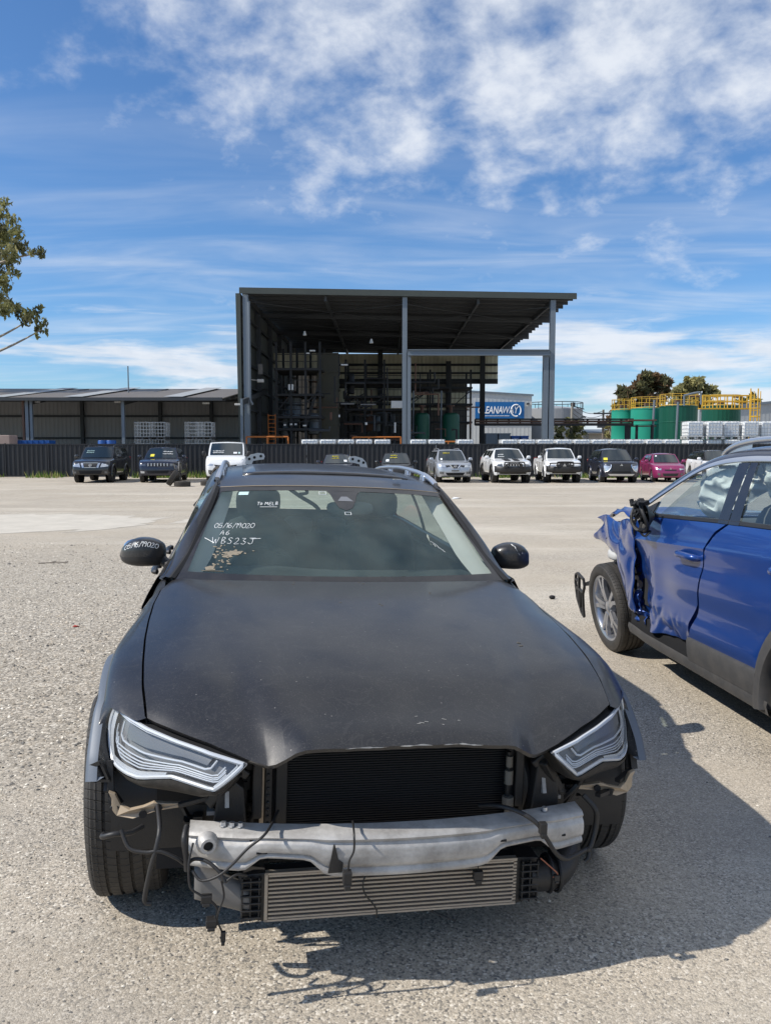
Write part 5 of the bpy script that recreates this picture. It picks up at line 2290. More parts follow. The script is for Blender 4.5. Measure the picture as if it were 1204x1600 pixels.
def splat(t, wsp, u, v, w, h, mat, nm='windscreen_note'):
    m = MB()
    m.grid([[(p[0], p[1] - .022, p[2] + .016) for p in (wsp(u + w * a, v + h * b) for a in np.linspace(-.5, .5, 5))] for b in np.linspace(-.5, .5, 3)])
    m.build(nm, mat, t, smooth=0)


def hl(x0, x1, z0, z1, slant=.03, k=.3):
    return ([(x0, z1 - slant), (x1, z1)], [(x0, z0 + slant * k), (x1, z0 + slant)])


def xrow(y, px):
    return P(px, 753, y).x


SUV = dict(L=4.65, W=1.84, H=1.72, fo=.93, wb=2.70, wr=.36, sill=.28, belt0=1.08, belt1=1.16, hf=.92, cowl=1.12, wtop=1.88, rroof=4.0, rbase=4.5, rw=.60,
           wins=[(1.75, 2.45), (2.55, 3.35), (3.45, 4.15)], doors=[1.45, 2.5, 3.4], handles=[2.3, 3.2], front=[])


def spec(**k):
    d = dict(SUV)
    d.update(k)
    return d


YC = 37.0
# --- black four wheel drive, far left
s = spec(L=5.08, W=1.85, H=1.80, fo=.85, wb=2.85, wr=.38, sill=.36, hf=1.0, belt0=1.17, belt1=1.24, cowl=1.30, wtop=1.95, rroof=4.6, rbase=4.95, rw=.68, paint='p_black', rails='steel_dark', rc=.2, bow=.08,
         rim='rim_dark', wins=[(1.9, 2.6), (2.7, 3.5), (3.6, 4.5)], doors=[1.6, 2.65, 3.55], handles=[2.45, 3.35], mirmat='p_black', flare='p_black',
         front=[([(-.34, .97), (.34, .97)], [(-.27, .74), (.27, .74)], 'black_plastic', 'grille', False, .012),
                ([(.35, .97), (.46, .97)], [(.29, .74), (.38, .74)], 'alu_clean', 'grille_surround', True, .02),
                ([(.53, .96), (.82, .98)], [(.46, .76), (.82, .80)], 'lamp_clear', 'headlight', True, .014),
                ([(-.55, .60), (.55, .60)], [(-.48, .44), (.48, .44)], 'black_dull', 'lower_intake', False, .012),
                ([(.66, .56), (.78, .56)], [(.66, .46), (.78, .46)], 'lamp_shade', 'fog_lamp', True, .016)],
         slats=[(0, .97, .7, .03), (0, .75, .54, .03)], emblem=(.86, 'ring', .06))
t, fr, wsp, zt_, gp = make_car('parked_suv', 'black boxy four wheel drive with a chrome grille, leftmost of the row by the fence', 'car', (P(143, 752, YC).x, YC - .1, 0), R(6), s, 'cars parked along the fence')
t.scale = (.96, .96, .96)
scribble(t, wsp, -.7, -.2, .45, .6, 11, 'sticker', 2)
# --- black SUV with seven slot grille
s = spec(L=4.82, W=1.93, H=1.74, fo=.92, wb=2.91, wr=.385, sill=.33, hf=.99, belt0=1.15, belt1=1.22, cowl=1.30, wtop=1.95, rroof=4.2, rbase=4.7, rw=.62, paint='p_navy', rc=.22, bow=.10, rim='rim_dark', wstyle='six',
         wins=[(1.9, 2.6), (2.7, 3.45), (3.55, 4.3)], doors=[1.6, 2.65, 3.5], handles=[2.45, 3.3],
         front=[([(-.53, .96), (.53, .96)], [(-.50, .80), (.50, .80)], 'black_plastic', 'grille', False, .012),
                ([(.58, .95), (.86, .97)], [(.56, .80), (.84, .83)], 'lamp_shade', 'headlight', True, .014),
                ([(-.55, .60), (.55, .60)], [(-.45, .46), (.45, .46)], 'black_dull', 'lower_intake', False, .012),
                ([(.62, .56), (.82, .58)], [(.62, .47), (.80, .47)], 'alu_clean', 'fog_lamp', True, .016)],
         slats=[(-.45 + .15 * k, .88, .045, .15) for k in range(7)])
t, fr, wsp, zt_, gp = make_car('parked_suv', 'black SUV with seven slot chrome grille and crumpled front corner behind two loose tyres', 'car', (P(247, 752, YC).x, YC, 0), R(8), s, 'cars parked along the fence')
t.scale = (.96, .96, .96)
splat(t, wsp, -.55, .28, .24, .22, 'yellow_marker')
scribble(t, wsp, .1, .75, .4, .6, 12, 'white_marker', 2)
m = MB()
m.add([(.72 + rng.uniform(-.02, .02), -.02, .95), (.93, .18, .93), (.95, .35, .75), (.80, .02, .66)], [(0, 1, 2, 3)])
m.add([(.62, -.08, .55), (.86, .02, .60), (.88, .2, .42), (.66, -.04, .40)], [(0, 1, 2, 3)])
m.build('crumpled_panel', 'black_gloss', t, smooth=0, solid=.02)
# --- white van
s = spec(L=5.0, W=1.956, H=1.98, fo=.93, wb=3.1, wr=.33, sill=.30, hf=1.02, belt0=1.26, belt1=1.30, cowl=.78, wtop=1.72, rroof=4.85, rbase=4.97, rw=.80, paint='p_white', rc=.26, bow=.14, nose=1.2, gin=.06, rdrop=.02,
         mirmat='black_plastic', mirh=.14, hmat='black_plastic', wins=[(1.25, 2.15)], doors=[1.1, 2.25, 3.4], handles=[2.1], hpow=.75,
         front=[([(-.56, .86), (0, .80), (.56, .86)], [(-.44, .72), (0, .62), (.44, .72)], 'black_plastic', 'grille', False, .012),
                ([(.56, .98), (.83, 1.12)], [(.60, .80), (.88, .82)], 'lamp_clear', 'headlight', True, .014),
                ([(-.82, .60), (0, .52), (.82, .60)], [(-.78, .36), (0, .34), (.78, .36)], 'black_plastic', 'bumper', False, .016),
                ([(.70, .55), (.82, .56)], [(.70, .46), (.82, .46)], 'lamp_shade', 'fog_lamp', True, .022)],
         slats=[(0, .79, .80, .012), (0, .73, .70, .012)], emblem=(.80, 'diamond', .075))
t, fr, wsp, zt_, gp = make_car('parked_van', 'white panel van with a diamond badge and grey bumper near the wagon roof rail', 'van', (P(346, 752, 36.6).x, 37.6, 0), R(8), s, 'cars parked along the fence')
t.scale = (.98, .98, .98)
scribble(t, wsp, -.75, -.1, .2, .32, 13, 'white_marker', 2)
splat(t, wsp, .5, .2, .2, .12, 'sign_white')
splat(t, wsp, .72, .2, .1, .12, 'sticker')
# --- two dark cars mostly behind the wagon roof
CARLOW = spec(L=4.6, W=1.80, H=1.47, fo=.92, wb=2.68, wr=.32, sill=.2, hf=.72, belt0=.93, belt1=1.0, cowl=1.22, wtop=1.98, rroof=3.5, rbase=4.25, rw=.56,
              wins=[(1.85, 2.6), (2.7, 3.5)], doors=[1.5, 2.65], handles=[2.5, 3.5], rcrown=.04)
for px, lab, p, seed, hh in ((529, 'dark car showing only its roof and windscreen behind the wagon roof centre', 'p_navy', 14, 1.46), (619, 'dark hatchback showing only its windscreen behind the wagon right roof rail', 'p_black', 15, 1.52)):
    s = dict(CARLOW)
    s.update(paint=p, H=hh, front=[([(-.5, .66), (.5, .66)], [(-.45, .5), (.45, .5)], 'black_plastic', 'grille', False, .012), (*hl(.45, .82, .56, .70), 'lamp_shade', 'headlight', True, .014)])
    t, fr, wsp, zt_, gp = make_car('parked_car', lab, 'car', (P(px, 752, YC).x, YC, 0), R(5 if px < 600 else 0), s, 'cars parked along the fence')
    scribble(t, wsp, -.45, .1, .55, .75, seed, 'yellow_marker', 2)
    splat(t, wsp, .55 if px < 600 else -.62, .3, .22, .2, 'sign_white')
# --- silver SUV
s = spec(paint='p_silver', rails='alu_clean', L=4.64, W=1.82, H=1.71, hf=.95, sill=.30, flare='clad', sillmat='clad',
         front=[([(-.30, .92), (.30, .92)], [(-.12, .74), (.12, .74)], 'black_plastic', 'grille', False, .012),
                ([(.30, .90), (.52, .88)], [(.24, .84), (.45, .78)], 'black_plastic', 'side_grille', True, .012),
                ([(.50, .88), (.86, .96)], [(.44, .77), (.80, .80)], 'lamp_clear', 'headlight', True, .014),
                ([(-.50, .52), (.50, .52)], [(-.40, .38), (.40, .38)], 'black_dull', 'lower_intake', False, .012),
                ([(.56, .56), (.78, .58)], [(.58, .44), (.78, .46)], 'lamp_shade', 'fog_lamp', True, .016),
                ([(-.72, .36), (.72, .36)], [(-.66, .30), (.66, .30)], 'clad', 'skid_strip', False, .02),
                ([(-.19, .66), (.19, .66)], [(-.19, .58), (.19, .58)], 'grey_plastic', 'plate_holder', False, .02)],
         emblem=(.84, 'ring', .065))
t, fr, wsp, zt_, gp = make_car('parked_suv', 'silver SUV with a V shaped chrome grille and silver roof rails', 'car', (P(713, 752, 36.3).x, 37.0, 0), R(4.5), s, 'cars parked along the fence')
m = MB()
for sx in (1, -1):
    m.bar(fr(sx * .27, .93, .03), fr(sx * .10, .75, .03), .05, .03)
m.build('chrome_v', 'chrome', t, smooth=0)
splat(t, wsp, -.72, .15, .12, .16, 'sign_white')
scribble(t, wsp, -.6, -.1, .6, .75, 16, 'yellow_marker', 1)


def bull_bar(t, fr, hw, z0, z1, hoop, mat='black_plastic'):
    m = MB()
    y = fr(0, z0)[1] - .20
    rows = []
    for z, dy in ((z0, .02), (z0 + .06, -.02), (z0 + .24, -.02), (z0 + .30, .03), (z0 + .30, .12)):
        rows.append([(x, y + dy + .38 * (abs(x) / hw) ** 3, z + .05 * (abs(x) / hw) ** 2) for x in np.linspace(-hw, hw, 15)])
    m.grid(rows)
    m.build('bull_bar', mat, t, smooth=35, solid=.03)
    m = MB()
    for xs_, zz in hoop:
        pts = smooth_pts([(-xs_, y, z0 + .26), (-xs_ * .98, y - .02, lerp(z0 + .3, zz, .7)), (-xs_ * .8, y, zz), (xs_ * .8, y, zz), (xs_ * .98, y - .02, lerp(z0 + .3, zz, .7)), (xs_, y, z0 + .26)], 5)
        m.tube(pts, .033, 8)
    for x in (-.3, .3):
        m.tube([(x, y, z0 + .28), (x * .8, y + .03, hoop[0][1] - .01)], .028, 8)
    m.build('bar_hoop', mat, t)


# --- white SUV with bull bar and bonnet stripes
s = spec(L=4.82, W=1.94, H=1.77, fo=.92, wb=2.91, wr=.41, sill=.40, hf=1.02, belt0=1.18, belt1=1.25, cowl=1.30, wtop=1.95, rroof=4.2, rbase=4.7, rw=.62, paint='p_white', rc=.22, bow=.10, rim='rim_dark', wstyle='six', ww=.27,
         flare='black_plastic', wins=[(1.9, 2.6), (2.7, 3.45), (3.55, 4.3)], doors=[1.6, 2.65, 3.5], handles=[2.45, 3.3],
         front=[([(-.50, 1.0), (.50, 1.0)], [(-.47, .84), (.47, .84)], 'black_plastic', 'grille', False, .012),
                ([(.56, .98), (.86, 1.0)], [(.54, .85), (.84, .88)], 'lamp_shade', 'headlight', True, .014),
                ([(-.86, .80), (.86, .80)], [(-.80, .46), (.80, .46)], 'black_plastic', 'bumper', False, .02)],
         slats=[(-.42 + .14 * k, .92, .05, .14) for k in range(7)], slatmat='p_white')
t, fr, wsp, zt_, gp = make_car('parked_suv', 'white SUV with a black bull bar and black stripes on its bonnet', 'car', (P(805, 752, 36.0).x, 36.6, 0), R(2), s, 'cars parked along the fence')
bull_bar(t, fr, .93, .52, .82, [(.50, 1.05), (.36, .98)])
m = MB()
for sx in (1, -1):
    rows = []
    for y in np.linspace(.35, 1.15, 8):
        rows.append([(sx * x, y, zt_(y) + .042 * 1 + .035 * (1 - (x / .9) ** 2) - .030) for x in np.linspace(.06 + .04 * y, .42 - .06 * (1.2 - y), 5)])
    m.grid(rows)
m.build('bonnet_stripe', 'black_dull', t, smooth=50)
m = MB()
m.lathe(tyre_profile(.37, .25, .22), 28, axis='Y', M=Matrix.Translation((.62, 4.86, 1.12)))
m.build('spare_wheel', 'rubber', t)
scribble(t, wsp, -.7, -.3, .2, .4, 17, 'white_marker', 2)
# --- white ute
s = spec(L=5.28, W=1.82, H=1.78, fo=.90, wb=3.0, wr=.385, sill=.42, hf=1.0, belt0=1.18, belt1=1.20, cowl=1.28, wtop=1.92, rroof=3.25, rbase=3.55, rw=.60, paint='p_white', rc=.24, bow=.10, tub=True, rim='rim_dark', ww=.26, flare='p_white',
         wins=[(1.85, 2.5), (2.6, 3.3)], doors=[1.55, 2.55, 3.45], handles=[2.4, 3.2],
         front=[([(-.46, .97), (.46, .97)], [(-.38, .80), (.38, .80)], 'black_plastic', 'grille', False, .012),
                ([(.48, .98), (.84, 1.0)], [(.45, .82), (.80, .85)], 'lamp_clear', 'headlight', True, .014),
                ([(-.84, .76), (.84, .76)], [(-.78, .48), (.78, .48)], 'black_plastic', 'bumper', False, .02)],
         emblem=(.89, 'tri', .085))
t, fr, wsp, zt_, gp = make_car('parked_ute', 'white double cab pickup with a black bull bar and a snorkel', 'pickup', (P(885, 752, 36.4).x, 36.9, 0), R(-3), s, 'cars parked along the fence')
bull_bar(t, fr, .90, .52, .80, [(.78, 1.0), (.40, 1.06)])
m = MB()
m.tube([(.93, .85 + .3, 1.10), (.90, 1.25, 1.16), (.80, 1.75, 1.62), (.79, 1.78, 1.80)], .045, 8)
for o_ in (0,):
    m.box((.79, 1.74, 1.86), (.11, .16, .16))
m.v = [(-x, y, z) for x, y, z in m.v]
m.build('snorkel', 'black_plastic', t)
# --- dark SUV with split headlamps
s = spec(paint='p_navy', L=4.71, W=1.86, H=1.74, hf=1.02, sill=.30, flare='p_navy', rails=None,
         front=[([(-.50, .98), (.50, .98)], [(-.46, .62), (.46, .62)], 'black_plastic', 'grille', False, .012),
                ([(.52, .96), (.88, .99)], [(.52, .91), (.88, .93)], 'lamp_shade', 'daylight_lamp', True, .014),
                ([(.56, .86), (.84, .88)], [(.60, .60), (.84, .62)], 'lamp_clear', 'headlight', True, .016),
                ([(-.66, .46), (.66, .46)], [(-.56, .36), (.56, .36)], 'alu_clean', 'skid_plate', False, .03),
                ([(-.45, .60), (.45, .60)], [(-.50, .48), (.50, .48)], 'black_dull', 'lower_intake', False, .012)],
         emblem=(.90, 'tri', .07))
t, fr, wsp, zt_, gp = make_car('parked_suv', 'dark blue SUV with stacked headlamps and a yellow note on its windscreen', 'car', (P(975, 752, 36.4).x, 36.9, 0), R(-4), s, 'cars parked along the fence')
m = MB()
for sx in (1, -1):
    m.tube(smooth_pts([fr(sx * .50, .92, .03), fr(sx * .54, .75, .035), fr(sx * .66, .60, .035), fr(sx * .80, .56, .03)], 4), .022, 6)
m.build('chrome_strip', 'chrome', t)
splat(t, wsp, -.74, .16, .26, .2, 'yellow_marker')
# --- magenta hatchback
s = spec(paint='p_pink', L=3.80, W=1.665, H=1.50, fo=.78, wb=2.45, wr=.29, ww=.18, sill=.22, hf=.80, belt0=.96, belt1=1.06, cowl=.98, wtop=1.62, rroof=3.2, rbase=3.68, rw=.56, rc=.36, bow=.16,
         wins=[(1.5, 2.15), (2.25, 2.95)], doors=[1.25, 2.2, 2.98], handles=[2.05, 2.85],
         front=[([(-.30, .66), (.30, .66)], [(-.28, .60), (.28, .60)], 'black_plastic', 'grille', False, .012),
                ([(.44, .74), (.74, .86)], [(.46, .62), (.74, .68)], 'lamp_clear', 'headlight', True, .014),
                ([(-.40, .46), (.40, .46)], [(-.34, .32), (.34, .32)], 'black_plastic', 'lower_intake', False, .012),
                ([(.50, .46), (.62, .47)], [(.50, .36), (.62, .37)], 'lamp_shade', 'fog_lamp', True, .016)],
         emblem=(.70, 'tri', .055))
t, fr, wsp, zt_, gp = make_car('parked_hatchback', 'small magenta hatchback, the only pink car in the row', 'car', (P(1049, 752, 37.4).x, 37.6, 0), R(-6), s, 'cars parked along the fence')
splat(t, wsp, -.72, .75, .14, .12, 'sign_white')
# --- white SUV at the right end
s = spec(paint='p_white', rails='black_plastic', L=4.5, W=1.83, H=1.66, hf=.92, roofpaint='p_black',
         front=[([(-.45, .88), (.45, .88)], [(-.40, .70), (.40, .70)], 'black_plastic', 'grille', False, .012), (*hl(.48, .86, .74, .90), 'lamp_clear', 'headlight', True, .014),
                ([(-.60, .50), (.60, .50)], [(-.5, .36), (.5, .36)], 'black_dull', 'lower_intake', False, .012)])
t, fr, wsp, zt_, gp = make_car('parked_suv', 'white SUV with a dark roof half hidden behind the blue car, rightmost of the row', 'car', (P(1138, 752, 37.6).x, 37.8, 0), R(-5), s, 'cars parked along the fence')
m = MB()
m.box((-.3, .75, 1.06), (.7, .5, .03))
m.build('bonnet_patch', 'black_dull', t, smooth=0)

# loose tyres on the yard
tyl = MB()
tyl.lathe(tyre_profile(.345, .22, .21), 40, axis='Z', closed=False)
tyme = tyl.mesh('tyre', pbr('dusty old tyre', (0.055, 0.048, 0.040), .9, vary=.3, vscale=10, bump=.2, bscale=90), 40)


def loose_tyre(px, py, Y0, rot, z, lab, r=.345):
    o = bpy.data.objects.new('loose_tyre', tyme)
    COL.objects.link(o)
    c = P(px, py, Y0)
    o.location = (c.x, Y0, z)
    o.rotation_euler = rot
    tag(o, lab, 'tyre', 'loose tyres on the yard')


loose_tyre(285, 757, 33.6, (0, 0, 0.3), .11, 'dusty bald tyre lying flat in front of the black SUV')
loose_tyre(270, 751, 33.7, (0, R(-57), 0.15), .35, 'dusty tyre leaning tilted against the flat tyre before the black SUV')
loose_tyre(326, 750, 34.6, (0, 0, 0), .11, 'dusty tyre lying flat in front of the white van')
loose_tyre(339, 744, 34.7, (R(12), R(-74), 0.5), .47, 'dusty tyre standing tilted on the flat tyre before the white van')
# litter
m = MB()
m.add([(0, 0, .004), (.28, .02, .03), (.34, .16, .012), (.1, .2, .05)], [(0, 1, 2, 3)])
o = m.build('paper_scrap', 'sign_white', smooth=0, solid=.002)
o.location = (*P(705, 780, 25.3).xy, 0)
tag(o, 'scrap of white paper lying on the yard right of the wagon roof', 'paper')
m = MB()
m.ball((0, 0, .02), (.035, .028, .022), 9, 6)
o = m.build('stone', 'black_dull')
o.location = (*P(862, 936, 8.4).xy, 0)
tag(o, 'single small black lump on the bare yard between the two near cars', 'stone')

# bits of rubbish on the gravel
tw = MB()
tw.tube(smooth_pts([(0, 0, .008), (.12, .03, .012), (.25, .02, .02), (.38, .07, .012)], 4), [.006] * 13, 6)
tw.tube([(.12, .03, .012), (.20, .12, .02)], .004, 5)
tw.tube([(.25, .02, .02), (.31, -.06, .016)], .004, 5)
o = tw.build('twig', 'bark')
o.location = (*P(70, 882, 11.2).xy, 0)
o.location.y = 11.0
tag(o, 'dry brown forked twig lying on the gravel at the left', 'twig')
m = MB()
m.add([(0, 0, .006), (.05, .005, .012), (.055, .03, .004), (.01, .034, .014)], [(0, 1, 2, 3)])
o = m.build('plastic_scrap', pbr('red plastic', (.45, .05, .03), .5), smooth=0, solid=.003)
o.location = (*P(113, 977, 7.05).xy, 0)
tag(o, 'tiny scrap of red plastic on the gravel left of the wagon', 'plastic scrap')


# ================================================================== the grey wagon without its front bumper
CA, SA = math.cos(R(2.0)), math.sin(R(2.0))


def LN(p):
    """the car sits down on one side"""
    return (p[0] * CA + p[2] * SA, p[1], p[2] * CA - p[0] * SA)


wag = thing('crashed_wagon', 'dusty dark grey station wagon with its front bumper torn off, facing the camera', 'car', (-.1, 3.0, 0), R(10.41))


def wb_(mb, name, mats, parent=None, **k):
    return mb.build(name, mats, parent or wag, fn=LN, **k)


HE = [(-.52, .748), (-.5, .753), (-.35, .781), (-.2, .797), (0, .813), (.2, .822), (.4, .824), (.55, .81), (.655, .775)]      # bonnet edge: y -> x
HZ = [(-.52, .748), (-.5, .756), (-.35, .812), (-.2, .854), (0, .884), (.2, .906), (.4, .932), (.55, .962), (.655, .986)]      # bonnet edge: y -> z
YFR = [(0, -.80), (.2, -.795), (.34, -.778), (.396, -.757), (.46, -.72), (.56, -.655), (.66, -.585), (.753, -.5)]              # front edge: x -> y
# v: centre height, fold position, fold height, edge height
ROWS = [(0.0, .752, .526, .694, .756), (.035, .776, .532, .723, .776), (.11, .806, .57, .777, .806), (.25, .868, .62, .850, .846), (.5, .935, .69, .917, .890), (.75, .978, .77, .962, .926), (1.0, 1.008, .87, .997, .986)]


def sstep(x, a, b):
    t = min(1, max(0, (x - a) / (b - a)))
    return t * t * (3 - 2 * t)


def bonnet(u, v):
    a = abs(u)
    yf = spl(a * .753, YFR)
    yr = .50 + .155 * a * a
    ye = lerp(-.5, .655, v)
    y = lerp(yf, yr, v)
    x = a * tab(ye, HE)
    zc, uc, zf, zed = (spl(v, [(r[0], r[i]) for r in ROWS]) for i in (1, 2, 3, 4))
    if a < uc:
        z = zc - (zc - zf) * (a / uc) ** 2.3
        if v < .12:     # the grille opening lip stays level, then dips to the corner
            z = lerp(z, zc - (zc - zf) * (.34 * (a / uc) ** 2 + .66 * sstep(a, .40, uc)), 1 - v / .12)
    else:
        t = (a - uc) / (1 - uc)
        z = lerp(zf, zed, t ** 1.1) + .007 * math.sin(math.pi * t) * min(1, v * 6)
    # bent leading edge
    if v < .2:
        k = (1 - v / .2) ** 2
        sx = math.copysign(1, u) * x
        z += k * (.007 * mnoise.noise(Vector((sx * 6, 3.1, v * 4))) + .004 * mnoise.noise(Vector((sx * 17, 1.1, 0))))
        y += k * .008 * mnoise.noise(Vector((sx * 7, 7.7, 0)))
    return (math.copysign(x, u), y, z)


us = sorted(set(list(np.linspace(-1, 1, 57)) + [-.526, .526, -.46, .46]))
vs = list(np.linspace(0, .12, 9)) + list(np.linspace(.15, 1, 30))
m = MB()
rows = [[bonnet(u, v) for u in us] for v in vs]
# rolled-under lip all round the front
lip = [(p[0] * .997, p[1] + .006, p[2] - .012) for p in rows[0]]
lip2 = [(p[0] * .99, p[1] + .045, p[2] - .020) for p in rows[0]]
side = None
m.grid([lip2, lip] + rows)
for k, sx in ((0, -1), (-1, 1)):
    m.grid([[r[k] for r in rows], [(r[k][0] - sx * .004, r[k][1], r[k][2] - .014) for r in rows], [(r[k][0] - sx * .03, r[k][1], r[k][2] - .016) for r in rows]])
hood = wb_(m, 'bonnet', 'paint_grey', smooth=50)
# torn white paint edge along the lip
rr = random.Random(4)
m = MB()
for a, b in ((-.25, -.08), (-.04, .09), (.13, .29)):
    n = int((b - a) / .012)
    top_, bot = [], []
    for i in range(n + 1):
        u = lerp(a, b, i / n)
        w = 0.55 * max(0.0008, .004 + .005 * mnoise.noise(Vector((u * 30, 2, 0))) + .003 * rr.uniform(-1, 1)) * abs(math.sin(math.pi * i / n)) ** .4
        p = bonnet(u, .0)
        top_.append((p[0], p[1] - .0035, p[2] + w * .8))
        bot.append((p[0], p[1] - .0035, p[2] - w * .5))
    m.grid([top_, bot])
for k in range(7):
    u, v = rr.gauss(0.12, .07), abs(rr.gauss(.05, .02)) + .012
    p = bonnet(u, v)
    q = bonnet(u + rr.uniform(.006, .02), v + rr.uniform(-.004, .004))
    m.tube([(p[0], p[1] - .001, p[2] + .0005), (q[0], q[1] - .001, q[2] + .0005)], .0006, 4)
wb_(m, 'paint_chip', 'chip', hood, smooth=0)
# pale dirt runs and droppings on the bonnet
m = MB()
for u, v, n in ((.66, .40, 5), (-.32, .985, 2), (.06, .98, 2), (.40, .86, 2), (.1, .72, 2), (-.1, .75, 1)):
    for k in range(n):
        p = bonnet(u + rr.gauss(0, .006), v + rr.gauss(0, .009))
        m.ball((p[0], p[1], p[2]), (.006, .009, .0012), 8, 4)
wb_(m, 'dirt_mark', 'dirt', hood, smooth=30)

# ---- front wings
AR = .43


def ysurf(x, z):
    T_ = [(.35, -.775), (.40, -.765), (.456, -.735), (.56, -.69), (.66, -.62), (.75, -.545), (.81, -.48), (.85, -.415), (.88, -.35), (.91, -.25)]
    return tab(abs(x), T_) - .4 * (.72 - z)


def side_x(y, z):
    x = tab(z, [(.20, .87), (.32, .90), (.48, .922), (.62, .932), (.76, .928), (.86, .910), (.95, .868), (1.0, .838)])
    if y < -.05:
        x -= .05 * (-.05 - y) ** 1.5
    if y > 3.2:
        x -= .10 * ((y - 3.2) / .8) ** 2
    return x


def arch_z(y, yc=0.0, r=AR, zc=.36):
    d = abs(y - yc)
    return zc + math.sqrt(r * r - d * d) if d < r else 0


LTOP = [(.757, -.500, .752), (.790, -.492, .742), (.827, -.440, .747), (.868, -.362, .761)]          # along the top of the lamp to its outer tip
LOUT = [(.868, -.362, .761), (.886, -.350, .705), (.889, -.354, .660), (.880, -.385, .620), (.869, -.415, .592), (.860, -.430, .560)]
FOUT = [(.912, -.262, .752), (.917, -.310, .722), (.918, -.355, .685), (.918, -.400, .645), (.917, -.440, .605), (.914, -.478, .550)]
STN = [(-.49, (.912, -.262, .752)), (-.36, (.918, -.180, .783)), (-.22, (.922, -.100, .804)), (-.05, (.925, 0, .812)), (.10, (.926, .10, .803)), (.25, (.926, .22, .770)), (.38, (.924, .34, .690)),
       (.48, (.922, .415, .580)), (.55, (.918, .455, .450)), (.60, (.912, .470, .310)), (.66, (.905, .560, .245)), (.735, (.905, .735, .24))]


def wing(sx):
    ins = .016 if sx > 0 else 0.0

    def out(p):
        # the wing on the crash side is pushed in a little
        k = ins * min(1, max(0, (.5 - p[1]) / .5))
        return Vector((p[0] - k, p[1], p[2]))

    def sgn(p):
        return (sx * p[0], p[1], p[2])
    m = MB()
    Q = np.linspace(0, 1, 17)
    rows = []
    lt = smooth_pts(LTOP, 6)
    rows.append([sgn(polyline_at(lt, q)) for q in Q])
    n = 44
    for i in range(n + 1):
        t = i / n * (len(STN) - 1)
        iy = spl(t, [(k, st[0]) for k, st in enumerate(STN)])
        O = out(tuple(spl(t, [(k, st[1][c]) for k, st in enumerate(STN)]) for c in range(3)))
        if iy < .6:
            I = Vector((tab(iy, HE) + .007, iy, tab(iy, HZ) - .006))
        else:
            k = (iy - .6) / .135
            I = Vector((lerp(tab(.6, HE) + .007, .806, k), iy, lerp(tab(.6, HZ) - .006, .990, k)))
        dz = I.z - O.z
        B1 = Vector((lerp(I.x, O.x, .78), lerp(I.y, O.y, .3), I.z - .010 - .10 * min(dz, .25)))
        B2 = Vector((O.x + .004 + .03 * max(0, dz - .2), lerp(I.y, O.y, .72), lerp(I.z, O.z, .5 if dz < .3 else .38)))
        row = []
        for q in Q:
            p = I * (1 - q) ** 3 + B1 * (3 * q * (1 - q) ** 2) + B2 * (3 * q * q * (1 - q)) + O * q ** 3
            row.append(sgn(p))
        rows.append(row)
    m.grid(rows)
    # strip of wing between the lamp and the arch trim
    lo, fo = smooth_pts(LOUT, 5), smooth_pts(FOUT, 5)
    fil = []
    for v in np.linspace(0, 1, 22):
        A_, B_ = polyline_at(lo, v), out(polyline_at(fo, v))
        fil.append([sgn(A_.lerp(B_, q) + Vector((.006, -.006, 0)) * math.sin(math.pi * q) * min(1, v * 4)) for q in np.linspace(0, 1, 9)])
    m.grid(fil)
    # flanges down into the shut lines
    m.grid([[r[0] for r in rows], [(r[0][0] - sx * .004, r[0][1], r[0][2] - .03) for r in rows]])
    m.grid([[r[0] for r in fil], [(r[0][0] - sx * .012, r[0][1] + .05, r[0][2]) for r in fil]])
    m.grid([fil[-1], [(p[0] - sx * .03, p[1] + .05, p[2] + .01) for p in fil[-1]]])
    w = wb_(m, 'front_wing', 'paint_grey', smooth=50)
    # wide plastic trim round the arch
    m = MB()
    edge = [Vector(p) for p in FOUT[::-1]] + [Vector(st[1]) for st in STN[1:10]] + [Vector((.905, .475, .245))]
    edge = [out(p) for p in smooth_pts(edge, 4)]
    rows = []
    for p in edge:
        d = Vector((0, p.y, p.z - .36))
        r0 = d.length
        d.normalize()
        row = []
        for k, dx in ((1.02, -.012), (.985, .012), (.90, .024), (.5, .030), (.18, .026), (.06, .014), (0, -.004), (0, -.06)):
            r_ = lerp(.388, r0, k)
            row.append((sx * (p.x + dx), d.y * r_, .36 + d.z * r_))
        rows.append(row)
    m.grid(rows)
    m.grid([rows[0], [(q[0] - sx * .02, q[1] + .01, q[2] + .01) for q in rows[0]]])
    wb_(m, 'arch_trim', 'flare', w, smooth=50)
    m = MB()
    m.lathe([(.405, sx * .50), (.41, sx * .87)], 26, axis='X', arc=(R(-5), R(190)), M=Matrix.Translation((0, 0, .36)))
    m.lathe([(.0, sx * .5), (.405, sx * .50)], 26, axis='X', M=Matrix.Translation((0, 0, .36)))
    wb_(m, 'arch_liner', 'black_plastic', w, smooth=40)


wing(-1)
wing(1)

# ---- doors and sides
BELT = [(.72, .985), (.95, 1.0), (1.2, 1.005), (2.0, 1.02), (3.0, 1.05), (3.9, 1.08)]


